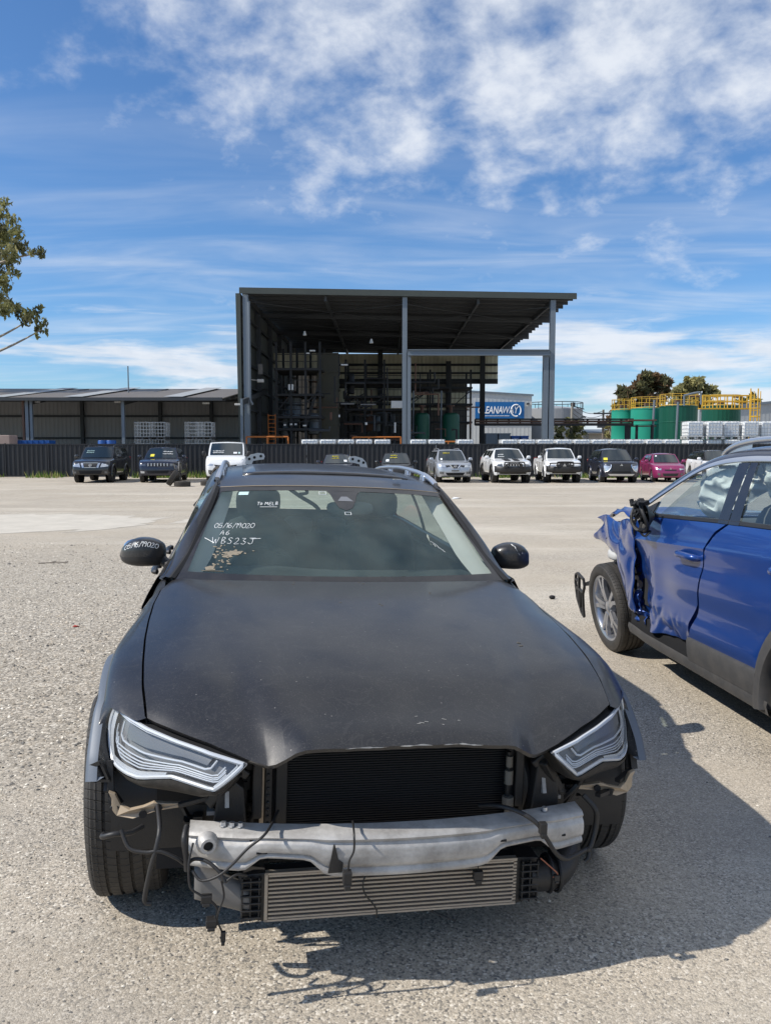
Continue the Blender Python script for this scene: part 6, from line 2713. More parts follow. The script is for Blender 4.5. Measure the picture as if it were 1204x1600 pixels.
def body_side(sx, y0, y1, name, parent=None, arch=None, zlo=.24):
    m = MB()
    n = max(8, int((y1 - y0) / .045))
    rows = []
    for t in np.linspace(0, 1, 12):
        row = []
        for y in np.linspace(y0, y1, n + 1):
            zt = tab(y, BELT)
            zb = zlo
            if arch:
                zb = max(zb, arch_z(y, arch))
            z = lerp(zt, zb, t)
            x = side_x(y, z) + .010 * math.exp(-((z - .87) / .025) ** 2) - .012 * math.exp(-((z - .80) / .05) ** 2)
            row.append((sx * x, y, z))
        rows.append(row)
    m.grid(rows)
    m.grid([rows[0], [(p[0] - sx * .012, p[1], p[2] + .008) for p in rows[0]], [(p[0] - sx * .022, p[1], p[2] - .01) for p in rows[0]]])
    return wb_(m, name, 'paint_grey', parent, smooth=40)


for sx in (-1, 1):
    d1 = body_side(sx, .744, 1.745, 'front_door')
    d2 = body_side(sx, 1.753, 2.56, 'rear_door')
    body_side(sx, 2.568, 3.92, 'rear_quarter', arch=2.905)
    for d, y in ((d1, 1.58), (d2, 2.42)):
        m = MB()
        m.tube(smooth_pts([(sx * .915, y - .11, .90), (sx * .936, y - .08, .90), (sx * .936, y + .08, .902), (sx * .915, y + .11, .902)], 4), .016, 8)
        wb_(m, 'door_handle', 'paint_grey', d)
    m = MB()
    rows = [[(sx * x, y, z) for x, z in ((.86, .20), (.925, .22), (.938, .30), (.935, .37), (.92, .385))] for y in np.linspace(.46, 2.46, 12)]
    m.grid(rows)
    wb_(m, 'sill_trim', 'flare', smooth=40)
    m = MB()
    rows = []
    for a in np.linspace(R(-14), R(194), 36):
        c, s = -math.cos(a), math.sin(a)
        rows.append([(sx * x, 2.905 + c * r_, .36 + s * r_) for r_, x in ((.385, .85), (.392, .945), (.41, .952), (.44, .942), (.452, .92))])
    m.grid(rows)
    wb_(m, 'arch_trim', 'flare', smooth=50)

# ---- pillars, roof
PG = [(.655, .775, .990), (.8, .713, 1.078), (.9, .686, 1.142), (1.0, .661, 1.206), (1.1, .636, 1.268), (1.2, .613, 1.330), (1.30, .600, 1.374)]   # glass edge: y, x, z
PO = [(.70, .822, .985), (.8, .797, 1.028), (.9, .762, 1.114), (1.0, .727, 1.190), (1.1, .691, 1.260), (1.2, .661, 1.316), (1.30, .632, 1.365), (1.42, .606, 1.408)]
ROOFX = [(1.30, .601), (1.5, .600), (2.0, .605), (2.8, .600), (3.4, .575), (3.66, .55)]
ROOFE = [(1.30, 1.374), (1.5, 1.412), (1.9, 1.438), (2.4, 1.448), (3.0, 1.432), (3.4, 1.400), (3.66, 1.360)]
ROOFC = [(1.24, 1.396), (1.4, 1.428), (1.6, 1.456), (1.9, 1.480), (2.4, 1.490), (3.0, 1.474), (3.4, 1.440), (3.66, 1.400)]


def at3(T_, y):
    return (spl(y, [(p[0], p[1]) for p in T_]), spl(y, [(p[0], p[2]) for p in T_]))


for sx in (-1, 1):
    m = MB()
    rows = []
    for q in np.linspace(0, 1, 16):
        yg = lerp(.655, 1.30, q)
        yo = lerp(.70, 1.42, q)
        gx, gz = at3(PG, yg)
        ox, oz = at3(PO, yo)
        a, b = Vector((gx, yg, gz)), Vector((ox, yo, oz))
        n = (b - a)
        mid1 = a.lerp(b, .18) + Vector((.0, -.012, .010))
        mid2 = a.lerp(b, .55) + Vector((.004, -.012, .014))
        inn = b + Vector((-.03, .05, -.012))
        rows.append([(sx * p.x, p.y, p.z) for p in (a + Vector((0, .004, -.012)), a + Vector((.004, 0, -.002)), mid1, mid2, b, inn)])
    m.grid(rows)
    pl = wb_(m, 'front_pillar', 'paint_grey', smooth=40)
    m = MB()
    rows = []
    for q in np.linspace(0.0, 1, 14):
        yg = lerp(.66, 1.30, q)
        gx, gz = at3(PG, yg)
        rows.append([(sx * (gx - .012), yg - .008, gz + .004), (sx * (gx + .006), yg - .010, gz + .009), (sx * (gx + .016), yg - .006, gz + .006)])
    m.grid(rows)
    wb_(m, 'pillar_seal', 'black_dull', pl, smooth=30)
    m = MB()
    rows = []
    for q in np.linspace(.03, 1, 14):
        yg = lerp(.655, 1.32, q)
        gx_, gz_ = at3(PG, yg)
        rows.append([(sx * (gx_ - .004), yg + .03, gz_ - .022), (sx * (gx_ - .045), yg + .045, gz_ - .022), (sx * (gx_ - .11 + .03 * q), yg + .12, gz_ - .015), (sx * (gx_ - .10 + .03 * q), yg + .20, gz_ - .01), (sx * (gx_ - .02), yg + .26, gz_ - .02)])
    m.grid(rows)
    wb_(m, 'pillar_trim', 'pillar_inner', pl, smooth=50)
    # cant rail
    m = MB()
    rows = []
    for y in np.linspace(1.36, 3.62, 24):
        x, z = spl(y, ROOFX), spl(y, ROOFE)
        rows.append([(sx * (x - .01), y, z + .004), (sx * (x + .022), y, z - .004), (sx * (x + .05), y, z - .03), (sx * (x + .075), y, z - .07)])
    m.grid(rows)
    wb_(m, 'roof_side', 'paint_grey', smooth=40)
    # sail panel closing the corner under the mirror
    m = MB()
    rows = []
    for y in np.linspace(.70, 1.06, 10):
        ox, oz = at3(PO, y)
        bx0 = side_x(y, 1.0) - .004
        rows.append([(sx * lerp(ox - .004, bx0, q), y, lerp(oz - .006, tab(y, BELT) + .003, q)) for q in (0, .35, .7, 1)])
    m.grid(rows)
    wb_(m, 'sail_panel', 'paint_grey', pl, smooth=40)
    # side glass and pillars
    def sg(y, v):
        zb = tab(y, BELT) + .004
        if y < 1.42:
            ox, oz = at3(PO, max(.70, y))
            zt, xt = oz - .012, ox - .004
        elif y > 3.3:
            zt = lerp(spl(3.3, ROOFE) - .07, 1.12, (y - 3.3) / .5)
            xt = lerp(.655, .70, (y - 3.3) / .5)
        else:
            zt, xt = spl(y, ROOFE) - .07, spl(y, ROOFX) + .073
        xb = side_x(y, zb) - .022
        return (sx * (lerp(xb, xt, v) + .012 * math.sin(math.pi * v)), y, lerp(zb, zt, v))
    for ya, yb3 in ((.86, 1.68), (1.78, 2.5), (2.6, 3.46)):
        m = MB()
        m.grid([[sg(y, v) for y in np.linspace(ya, yb3, 10)] for v in np.linspace(0, 1, 6)])
        wb_(m, 'side_window', 'glass_side', smooth=60)
    m = MB()
    for ya, yb3 in ((.72, .86), (1.68, 1.78), (2.5, 2.6), (3.46, 3.60)):
        m.grid([[sg(y, v) for y in np.linspace(ya, yb3, 3)] for v in np.linspace(0, 1, 6)])
    wb_(m, 'side_pillar', 'black_gloss', smooth=40)
    # roof rail
    m = MB()
    zz = lambda y: spl(y, ROOFE)
    x = .582
    pts = smooth_pts([(sx * (x + .022), 1.44, zz(1.44) + .008), (sx * (x + .014), 1.53, zz(1.53) + .022), (sx * (x + .006), 1.68, zz(1.68) + .034), (sx * (x + .002), 1.9, zz(1.9) + .038), (sx * x, 2.4, zz(2.4) + .040),
                      (sx * (x - .01), 3.0, zz(3.0) + .040), (sx * (x - .015), 3.3, zz(3.3) + .032), (sx * (x - .02), 3.5, zz(3.5) + .01)], 6)
    m.tube(pts, [.013] * len(pts), 10)
    m.grid([[(p.x - sx * .012, p.y, p.z + .006), (p.x + sx * .012, p.y, p.z + .012), (p.x + sx * .020, p.y, p.z - .012), (p.x + sx * .014, p.y, max(p.z - .045, zz(min(3.6, p.y)) - .005))] for p in pts[:14]])
    rl = wb_(m, 'roof_rail', 'alu_clean', smooth=50)
    m = MB()
    for y in (1.66, 2.1, 2.7, 3.3):
        m.box((sx * x, y, zz(y) + .014), (.024, .10, .036), taper=.8)
    wb_(m, 'rail_foot', 'alu_clean', rl, smooth=0, bevel=.006)
    # perforated bracket standing at the rear roof corner
    m = MB()
    bx_ = -.369 if sx < 0 else .47
    pts = []
    for a, b in ((-.075, -.045), (-.06, .0), (-.03, .03), (.03, .045), (.072, .04), (.082, .02), (.075, -.005), (.03, -.012), (-.01, -.02), (-.02, -.05)):
        pts.append((bx_ + (a if sx < 0 else -a), 3.50, 1.505 + b))
    m.prism(pts, (0, .02, 0))
    br = wb_(m, 'perforated_bracket', 'light_plastic', smooth=0)
    m = MB()
    for a, b in ((.05, .02), (.0, .008), (-.04, -.005)):
        m.lathe([(0, -.004), (.011, -.004)], 10, axis='Y', M=Matrix.Translation((bx_ + (a if sx < 0 else -a), 3.50, 1.505 + b)))
    m.tube([(bx_, 3.52, 1.46), (bx_ - sx * .04, 3.5, 1.38)], .012, 6)
    wb_(m, 'bracket_hole', 'black_dull', br, smooth=0)

m = MB()
rows = []
for q in np.linspace(0, 1, 30):
    row = []
    for u in np.linspace(-1, 1, 25):
        a = abs(u)
        yF = 1.24 + .06 * a * a
        y = lerp(yF, 3.66, q ** 1.2)
        x = spl(max(1.30, y), ROOFX) * a
        zc, zed = spl(y, ROOFC), spl(max(1.3, y), ROOFE)
        if y < 1.3:
            zed = 1.374
        row.append((math.copysign(x, u), y, lerp(zc, zed, a ** 2.4)))
    rows.append(row)
m.grid([[(p[0], p[1] + .015, p[2] - .02) for p in rows[0]]] + rows)
roof = wb_(m, 'roof', 'paint_grey', smooth=50)
m = MB()
rows = []
for y in np.linspace(1.56, 2.5, 10):
    rows.append([(u * .47, y - .02 * (1 - u * u), lerp(spl(y, ROOFC), spl(y, ROOFE), (abs(u) * .47 / spl(y, ROOFX)) ** 2.4) + .004) for u in np.linspace(-1, 1, 13)])
m.grid(rows)
wb_(m, 'sunroof', 'dusty_gloss', roof, smooth=50, solid=.006)
m = MB()
m.tube([(u * .585, 1.238 + .06 * u * u, 1.3955 - .0215 * abs(u) ** 2.4 + .0015) for u in np.linspace(-1, 1, 25)], .0022, 5)
wb_(m, 'windscreen_top_seal', 'tan_metal', roof)
m = MB()
m.box((.38, 1.42, 1.438), (.045, .02, .004))
wb_(m, 'pale_scrap', 'chip', roof, smooth=0)


# ---- windscreen
def screen(u, v):
    a = abs(u)
    bx, by, bz = a * .772, .52 + .135 * a * a, lerp(.992, .990, a)
    tx, ty, tz = a * .597, 1.238 + .06 * a * a, lerp(1.394, 1.373, a ** 2)
    x, y, z = lerp(bx, tx, v), lerp(by, ty, v), lerp(bz, tz, v)
    bow = math.sin(math.pi * v) * .012 * (1 - .4 * a)
    return (math.copysign(x, u), y - bow * .55, z + bow * .8)


def off(p, d):
    return (p[0], p[1] - d * .55, p[2] + d * .83)


m = MB()
m.grid([[screen(u, v) for u in np.linspace(-1, 1, 33)] for v in np.linspace(0, 1, 17)])
ws = wb_(m, 'windscreen', 'glass_front', smooth=80)
m = MB()


def vb(u):      # upper edge of the lower black band
    return .078 - .012 * (1 - u * u) + .05 * max(0, (abs(u) - .93) / .07) ** 2


def vt(u):
    return .945 - .03 * max(0, (abs(u) - .9) / .1) ** 2


U = np.linspace(-1, 1, 65)
m.grid([[off(screen(u, vb(u) * q), .0015) for u in U] for q in np.linspace(0, 1, 3)])
m.grid([[off(screen(u, lerp(vt(u), 1.0, q)), .0015) for u in U] for q in np.linspace(0, 1, 3)])
for sx in (-1, 1):
    m.grid([[off(screen(sx * lerp(.955 - .02 * (1 - v), 1, q), v), .0014) for v in np.linspace(.05, .97, 24)] for q in (0, .5, 1)])
wb_(m, 'black_band', 'dusty_gloss', ws, smooth=60)
# sensor patch under the roof edge
m = MB()
pts = [(-.16, .95), (-.12, .90), (-.095, .82), (-.06, .74), (0, .71), (.06, .74), (.10, .82), (.13, .90), (.17, .95)]
m.add([off(screen(.07 + a * .9, b), .0018) for a, b in pts], [tuple(range(len(pts)))])
sp_ = wb_(m, 'sensor_cover', 'dusty_gloss', ws, smooth=0)
m = MB()
m.add([off(screen(.07 + a, b), .0025) for a, b in ((-.055, .82), (.075, .82), (.03, .875), (-.02, .875))], [(0, 1, 2, 3)])
wb_(m, 'camera_window', 'lamp_back', sp_, smooth=0)
m = MB()
for (a, b, c, d) in ((-.13, .895, -.075, .93), (.055, .66, .10, .69)):
    q = [off(screen(x, y), .002) for x, y in ((a, b), (c, b), (c, d), (a, d))]
    m.tube(q, .0016, 5, closed=True)
wb_(m, 'sticker_frame', 'white_marker', ws, smooth=0)
m = MB()
m.grid([[off(screen(u, v), .002) for u in np.linspace(-.80, -.72, 3)] for v in (.89, .93)])
wb_(m, 'inspection_sticker', 'sticker', ws, smooth=0)


# marker writing on the windscreen; u is metres across, v metres up the glass
def scr_at(x0, v0):
    def f(u, w):
        v = v0 + w / .70
        x = x0 + u
        return off(screen(x / lerp(.772, .597, v), v), .002)
    return f


m = MB()
write(m, '05/16/19020', scr_at(-.605, .508), .034, .0012, seed=3, adv=.60)
write(m, 'A6', scr_at(-.575, .432), .032, .0012, seed=5, adv=.8)
write(m, 'WBS23J', scr_at(-.610, .345), .042, .0012, seed=6, adv=.74)
m.tube([scr_at(-.645, .40)(0, 0), scr_at(-.63, .385)(0, 0), scr_at(-.60, .35)(0, 0)], .0016, 5)
m.tube([scr_at(-.43, .395)(0, 0), scr_at(-.385, .402)(0, 0)], .0016, 5)
write(m, 'TO MELB', scr_at(-.400, .765), .024, .0013, seed=8, adv=.66)
m.tube([scr_at(-.385, .742)(0, 0), scr_at(-.300, .742)(0, 0)], .0014, 5)
wb_(m, 'marker_writing', 'white_marker', ws, smooth=30)
# scratches and a leaf scrap
m = MB()
for (x, v, dx, dv) in ((.44, .40, .035, -.06), (.47, .34, .03, -.05), (.45, .37, .01, -.03)):
    m.tube([scr_at(x, v)(0, 0), scr_at(x + dx * .5, v + dv * .5)(.003, 0), scr_at(x + dx, v + dv)(0, 0)], .0007, 4)
wb_(m, 'scratch', 'white_marker', ws, smooth=0)
# torn registration sticker, plus ground reflections painted as tan bits
m = MB()
rr = random.Random(12)
for k in range(46):
    x, v = -.60 + abs(rr.gauss(0, .05)), .10 + .23 * rr.random()
    s_ = rr.uniform(.002, .0065)
    m.add([scr_at(x + s_ * math.cos(a) * rr.uniform(.5, 1.6), v + s_ * 1.2 * math.sin(a))(0, 0) for a in np.linspace(0, 5.4, 6)], [(0, 1, 2, 3, 4, 5)])
for k in range(22):
    q = rr.random()
    x, v = lerp(-.555, -.40, q ** 1.4), lerp(.22, .285, q ** .7) + rr.gauss(0, .022 * (1 - q) + .003)
    s_ = rr.uniform(.003, .008) * (1.1 - .6 * q)
    m.add([scr_at(x + s_ * 1.4 * math.cos(a) * rr.uniform(.4, 1.5), v + s_ * 1.3 * math.sin(a) * rr.uniform(.5, 1.3))(0, 0) for a in np.linspace(0, 5.6, 8)], [tuple(range(8))])
for (pts) in ([(-.535, .235), (-.52, .232), (-.512, .244), (-.50, .238), (-.49, .252), (-.478, .25), (-.47, .268), (-.482, .276), (-.50, .272), (-.515, .279), (-.53, .27), (-.538, .258)],
              [(-.63, .095), (-.60, .10), (-.59, .13), (-.61, .135), (-.635, .12)]):
    m.add([scr_at(x, v)(0, 0) for x, v in pts], [tuple(range(len(pts)))])
m.tube([scr_at(-.65, .088)(0, 0), scr_at(-.55, .09)(0, 0)], .0015, 4)
wb_(m, 'sticker_and_reflection', pbr('glue and ground reflection', (0.25, 0.21, 0.155), .9, vary=.35, vscale=40), ws, smooth=0)

# ---- cabin
m = MB()
rows = []
for q in np.linspace(0, 1, 10):
    y = lerp(.60, 1.28, q)
    rows.append([(u * .70, y + .05 * u * u, .955 + .02 * math.sin(math.pi * q) + (.02 * math.exp(-((u + .5) / .3) ** 2) if q > .5 else 0) - .35 * max(0, q - .85) ** 1.2) for u in np.linspace(-1, 1, 15)])
m.grid(rows)
m.grid([rows[-1], [(p[0], p[1] + .02, .45) for p in rows[-1]]])
dash = wb_(m, 'dashboard', 'interior', smooth=50)
m = MB()
tilt = Matrix.Translation((-.36, 1.36, .90)) @ Matrix.Rotation(R(-62), 4, 'X')
m.tube([tilt @ Vector((.185 * math.cos(a), .185 * math.sin(a), 0)) for a in np.linspace(0, 2 * math.pi, 33)[:-1]], .016, 8, closed=True)
m.ball((0, 0, -.01), (.075, .06, .03), 12, 8, M=tilt)
for a in (0, math.pi, -math.pi / 2):
    m.bar(tilt @ Vector((.05 * math.cos(a), .05 * math.sin(a), 0)), tilt @ Vector((.18 * math.cos(a), .18 * math.sin(a), 0)), .03, .015)
m.bar((-.36, 1.34, .90), (-.36, 1.15, .86), .05)
wb_(m, 'steering_wheel', 'interior', smooth=40)


def seat(x, y, w, mat='interior', head=True, z0=.55):
    m = MB()
    m.ball((x, y - .05, z0), (w / 2, .27, .09), 18, 10, e=.55)
    m.ball((x, y + .30, z0 + .30), (w / 2, .10, .36), 18, 12, e=.6)
    s = wb_(m, 'seat', mat, smooth=60)
    if head:
        m = MB()
        m.ball((x, y + .36, z0 + .74), (.135, .06, .085), 16, 10, e=.55)
        for dx in (-.06, .06):
            m.tube([(x + dx, y + .34, z0 + .55), (x + dx, y + .36, z0 + .68)], .007, 6)
        wb_(m, 'headrest', mat, s, smooth=60)


seat(-.37, 1.62, .50, z0=.52)
seat(.37, 1.66, .50, z0=.52)
m = MB()
m.ball((0, 2.75, .50), (.64, .28, .10), 22, 8, e=.45)
m.ball((0, 3.03, .74), (.64, .10, .29), 22, 10, e=.5)
rs_ = wb_(m, 'rear_seat', 'interior', smooth=60)
m = MB()
for x in (-.05, .20):
    m.ball((x, 2.98, 1.02), (.11, .05, .07), 14, 8, e=.55)
wb_(m, 'headrest', 'interior_grey', rs_, smooth=60)
m = MB()
m.box((0, 2.2, .30), (1.6, 3.3, .06))
m.box((0, .52, .60), (1.5, .04, .66))
for sx in (-1, 1):
    m.box((sx * .80, 2.1, .62), (.05, 2.7, .68))
m.grid([[(u * .56, y, lerp(spl(y, ROOFC), spl(y, ROOFE), abs(u) ** 2.4) - .035) for u in np.linspace(-1, 1, 9)] for y in np.linspace(1.34, 3.6, 10)])
wb_(m, 'cabin_lining', 'interior', smooth=30)
m = MB()
m.ball((.09, 1.22, 1.285), (.125, .018, .035), 16, 8, e=.6)
m.tube([(.09, 1.24, 1.31), (.09, 1.24, 1.37)], .012, 6)
wb_(m, 'rear_view_mirror', 'interior_grey', smooth=60)
m = MB()
m.tube(smooth_pts([(-.24, 2.2, 1.38), (-.12, 2.0, 1.30), (-.02, 1.9, 1.24), (.0, 1.8, 1.18)], 4), .012, 6)
m.tube(smooth_pts([(-.17, 2.05, 1.34), (-.10, 2.02, 1.35), (-.07, 2.0, 1.32), (-.12, 2.0, 1.31)], 4), .01, 6)
wb_(m, 'seat_belt', 'interior', smooth=40)
# tail
m = MB()
rows = []
for z, y, x in ((.30, 3.93, .84), (.55, 4.0, .86), (.80, 3.98, .86), (1.02, 3.94, .84), (1.08, 3.90, .82)):
    rows.append([(u * x, y - .10 * abs(u) ** 4, z) for u in np.linspace(-1, 1, 15)])
m.grid(rows)
tg = wb_(m, 'tailgate', 'paint_grey', smooth=50)
m = MB()
m.grid([[(u * lerp(.78, .54, v), lerp(3.89, 3.66, v) - .04 * abs(u) ** 3, lerp(1.085, 1.39, v)) for u in np.linspace(-1, 1, 11)] for v in np.linspace(0, 1, 5)])
wb_(m, 'rear_window', 'glass_side', smooth=60)
for sx in (-1, 1):
    m = MB()
    m.ball((sx * .74, 3.93, .92), (.14, .06, .08), 14, 8, e=.6)
    wb_(m, 'tail_lamp', 'red_lens', smooth=50)
    m = MB()
    m.bar((sx * .82, 3.86, 1.08), (sx * .58, 3.64, 1.385), .07, .05)
    wb_(m, 'rear_pillar', 'paint_grey', smooth=0)
m = MB()
m.ball((0, 3.95, .45), (.86, .12, .16), 24, 8, e=.5)
wb_(m, 'rear_bumper', 'flare', smooth=60)
m = MB()
m.box((0, 2.0, .24), (1.5, 3.5, .05))
m.box((0, .30, .70), (1.0, .03, .50))
wb_(m, 'underbody', 'black_dull', smooth=0)

# ---- wing mirrors
MH = [(-1.0, .030), (-.96, .046), (-.85, .058), (-.6, .068), (-.2, .074), (.2, .072), (.5, .062), (.75, .046), (.9, .030), (1.0, .004)]     # half height from inboard to tip
MD = [(-1.0, .045), (-.9, .062), (-.5, .080), (0, .088), (.5, .078), (.8, .056), (1.0, .006)]
MC = [(-1.0, 1.046), (-.5, 1.056), (0, 1.057), (.5, 1.050), (1.0, 1.036)]


def mir(X, b, grow=0.0):
    """X inboard -1 .. tip 1, b angle: 0 = straight ahead, 90 deg = up"""
    c, s_ = math.cos(b), math.sin(b)
    e = .62
    yy = math.copysign(abs(c) ** e, c)
    zz_ = math.copysign(abs(s_) ** e, s_)
    d = spl(X, MD) + grow
    return (.950 + .112 * X, 1.075 - yy * (d if yy > 0 else d * .32) + .035 * (X + .3) ** 2, spl(X, MC) + zz_ * (spl(X, MH) + grow) * (1 if zz_ > 0 else .86))


XS_ = [-1, -.985, -.96, -.92, -.85, -.7, -.5, -.3, 0, .2, .4, .55, .7, .8, .88, .94, .975, 1]
for sx in (-1, 1):
    m = MB()
    m.grid([[(sx * p[0], p[1], p[2]) for p in (mir(X, b) for b in np.linspace(R(-24), R(336), 49))] for X in XS_])
    m.grid([[(sx * p[0], p[1], p[2]) for p in (mir(-1, b) for b in np.linspace(0, 2 * math.pi, 25))], [(sx * (.950 - .112), 1.075, 1.066)] * 25])
    mr_ = wb_(m, 'wing_mirror', 'paint_grey', smooth=50)
    m = MB()
    m.grid([[(sx * p[0], p[1], p[2]) for p in (mir(X, b, .003) for b in np.linspace(R(-150), R(-6), 22))] for X in XS_])
    wb_(m, 'lower_shell', 'black_plastic', mr_, smooth=50)
    m = MB()
    m.tube(smooth_pts([(sx * .860, 1.065, 1.030), (sx * .835, 1.03, 1.012), (sx * .800, .985, .996)], 4), [.026, .026, .025, .025, .024, .024, .026, .028, .03], 10)
    m.box((sx * .800, .98, .992), (.03, .14, .03))
    wb_(m, 'mirror_foot', 'black_plastic', mr_, smooth=50)
    m = MB()
    m.ball((sx * .955, 1.112, 1.066), (.09, .004, .055), 18, 8, e=.8)
    wb_(m, 'mirror_glass', 'mirror', mr_, smooth=60)
    m = MB()
    if sx < 0:
        def mat_(u, w):
            p = mir(.72 - u / .112, R(18) + w * 15, .0015)
            return (-p[0], p[1], p[2])
        write(m, '05/16/19020', mat_, .028, .0014, seed=21, adv=.62)
        wb_(m, 'marker_writing', 'white_marker', mr_, smooth=30)
    else:
        pts = [mir(X, R(a_), .001) for X, a_ in ((-.25, 62), (-.2, 48), (-.12, 40), (-.1, 30), (.1, 5))]
        m.tube(pts[:4], .003, 5)
        m.tube(pts[3:], .0012, 5)
        wb_(m, 'scratch', 'light_plastic', mr_, smooth=0)

# ---- headlamps
TOPL = [(.868, .760), (.827, .746), (.756, .731), (.669, .719), (.575, .708), (.455, .688)]
BOTL = [(.869, .592), (.841, .583), (.776, .585), (.736, .598), (.669, .618), (.543, .610)]


def lampf(q, v, d=0.0):
    a = polyline_at([(x, 0, z) for x, z in TOPL], q)
    b = polyline_at([(x, 0, z) for x, z in BOTL], q)
    x, z = lerp(a.x, b.x, v), lerp(a.z, b.z, v)
    if q < .25:
        x += .022 * (1 - q / .25) * math.sin(math.pi * v)
    y = ysurf(min(x, .885), z)
    return Vector((x, y + d + .012 * (2 * v - 1) ** 2, z))


for sx in (-1, 1):
    Q = np.linspace(0, 1, 26)
    V = np.linspace(0, 1, 10)

    def flip(p):
        return (sx * p[0], p[1], p[2])
    m = MB()
    m.grid([[flip(lampf(q, v)) for q in Q] for v in V])
    hl_ = thing('headlight', '', '', (0, 0, 0))
    del hl_['label'], hl_['category']
    hl_.parent = wag
    wb_(m, 'lens', 'glass_lens', hl_, smooth=60)
    m = MB()
    m.grid([[flip(lampf(q, v, .055)) for q in Q] for v in V])
    ring = [lampf(q, 0) for q in Q] + [lampf(1, v) for v in V[1:]] + [lampf(q, 1) for q in Q[::-1][1:]] + [lampf(0, v) for v in V[::-1][1:]]
    m.grid([[flip(p) for p in ring], [flip(p + Vector((0, .06, 0))) for p in ring]])
    wb_(m, 'housing', 'lamp_back', hl_, smooth=50)
    m = MB()
    # bright outer frame
    fr_ = [lampf(q, .03, .006) for q in np.linspace(.02, .98, 22)] + [lampf(.985, v, .006) for v in np.linspace(.1, .95, 7)] + [lampf(q, .965, .006) for q in np.linspace(.98, .02, 22)] + [lampf(.015, v, .006) for v in np.linspace(.9, .1, 8)]
    m.tube([flip(p) for p in fr_], .0062, 6, closed=True)
    fr2 = [lampf(q, .085, .012) for q in np.linspace(.06, .95, 20)] + [lampf(.965, v, .012) for v in np.linspace(.15, .9, 6)]
    m.tube([flip(p) for p in fr2], .0028, 6)
    # thick light guides
    m.grid([[flip(lampf(q, v, .014)) for q in np.linspace(.03, .55, 14)] for v in np.linspace(.85, .965, 4)])
    m.grid([[flip(lampf(q, v, .012)) for q in np.linspace(.012, .055, 3)] for v in np.linspace(.10, .92, 8)])
    wb_(m, 'light_guide', 'white_led', hl_, smooth=50)
    m = MB()
    for v0, qa, qb, r_ in ((.46, .14, .80, .0034), (.58, .10, .88, .0024), (.65, .10, .90, .0024), (.71, .11, .91, .0022), (.77, .12, .93, .0024)):
        a = [lampf(q, v0 + .05 * math.sin(q * 3), .022) for q in np.linspace(qa, qb, 16)]
        b = [lampf(qb + .03, v, .022) for v in np.linspace(v0 - .04, max(.18, v0 - .30), 5)]
        c = [lampf(qa - .02, v, .022) for v in np.linspace(v0 - .30, v0 - .05, 5)]
        m.tube([flip(p) for p in c + a + b], r_, 6)
    wb_(m, 'chrome_strip', 'white_led', hl_, smooth=50)
    m = MB()
    m.grid([[flip(lampf(q, v, .034)) for q in np.linspace(.16, .80, 14)] for v in np.linspace(.16, .42, 5)])
    wb_(m, 'projector_window', 'lamp_dark', hl_, smooth=50)
    # black lower shell of the lamp
    LOW = [(.872, .580), (.826, .562), (.811, .546), (.758, .537), (.680, .543), (.574, .552), (.504, .596), (.455, .678)]
    m = MB()
    UP = [(.869, .592), (.841, .583), (.776, .585), (.736, .598), (.669, .618), (.543, .610), (.50, .645), (.457, .687)]
    rows = []
    for v in np.linspace(0, 1, 8):
        row = []
        for q in np.linspace(0, 1, 28):
            a = polyline_at([(x, 0, z) for x, z in UP], q)
            b = polyline_at([(x, 0, z) for x, z in LOW], q)
            x, z = lerp(a.x, b.x, v), lerp(a.z, b.z, v)
            row.append((sx * x, ysurf(min(x, .89), z) + .006 + .13 * v ** 2.2, z))
        rows.append(row)
    m.grid(rows)
    m.grid([rows[-1], [(p[0] * .96, p[1] + .10, p[2] + .02) for p in rows[-1]]])
    wb_(m, 'lower_shell', 'lamp_shell_black', hl_, smooth=60)
    m = MB()
    # dark slam panel strip between bonnet and lamp
    rows = []
    for q in np.linspace(.14, 1, 16):
        p = lampf(q, 0, .012)
        rows.append([flip((p.x, p.y, p.z)), flip((p.x - .006, p.y + .05, p.z + .006)), flip((p.x - .02, p.y + .14, p.z - .01))])
    m.grid(rows)
    wb_(m, 'slam_panel', 'black_dull', smooth=30)

# ---- bare front end
m = MB()
m.box((0, -.38, .50), (1.46, .04, .56))
m.box((0, -.32, .66), (1.2, .26, .03))
wb_(m, 'engine_bay', 'black_dull', smooth=0)
# radiator pack
m = MB()
m.box((.02, -.50, .50), (.80, .05, .40))
rad = wb_(m, 'radiator', 'black_dull', smooth=0)
m = MB()
for k in range(46):
    z = .335 + k * .0078
    m.box((.02, -.529, z), (.76, .006, .0028))
wb_(m, 'cooling_fins', pbr('dark fins', (0.016, 0.016, 0.017), .6, .2, vary=.5, vscale=9), rad, smooth=0)
for x, w in ((-.345, .035), (-.385, .022), (.40, .03)):
    m = MB()
    m.box((x, -.535, .51), (w, .03, .42))
    if x == -.385:
        for k in range(14):
            m.box((-.386, -.553, .36 + k * .022), (.010, .006, .009))
    wb_(m, 'side_frame', 'black_plastic', rad, smooth=0, bevel=.004)
m = MB()
m.box((-.405, -.548, .50), (.013, .006, .37))
wb_(m, 'notched_strip', 'tan_metal', rad, smooth=0)
MT['fitting'] = pbr('dirty pale fitting', (.17, .155, .13), .6, vary=.3, vscale=30)
for z, r_, l in ((.60, .011, .035), (.548, .014, .045), (.468, .019, .03), (.425, .010, .03)):
    m = MB()
    m.lathe([(0, -l / 2), (r_, -l / 2), (r_, l / 2), (0, l / 2)], 12, M=Matrix.Translation((.385, -.565, z)))
    wb_(m, 'pipe_joint', 'fitting', rad, smooth=30)
m = MB()
m.tube([(.385, -.56, .63), (.385, -.56, .38)], .008, 8)
m.tube(smooth_pts([(.43, -.52, .62), (.45, -.55, .52), (.44, -.53, .42)], 4), .018, 8)
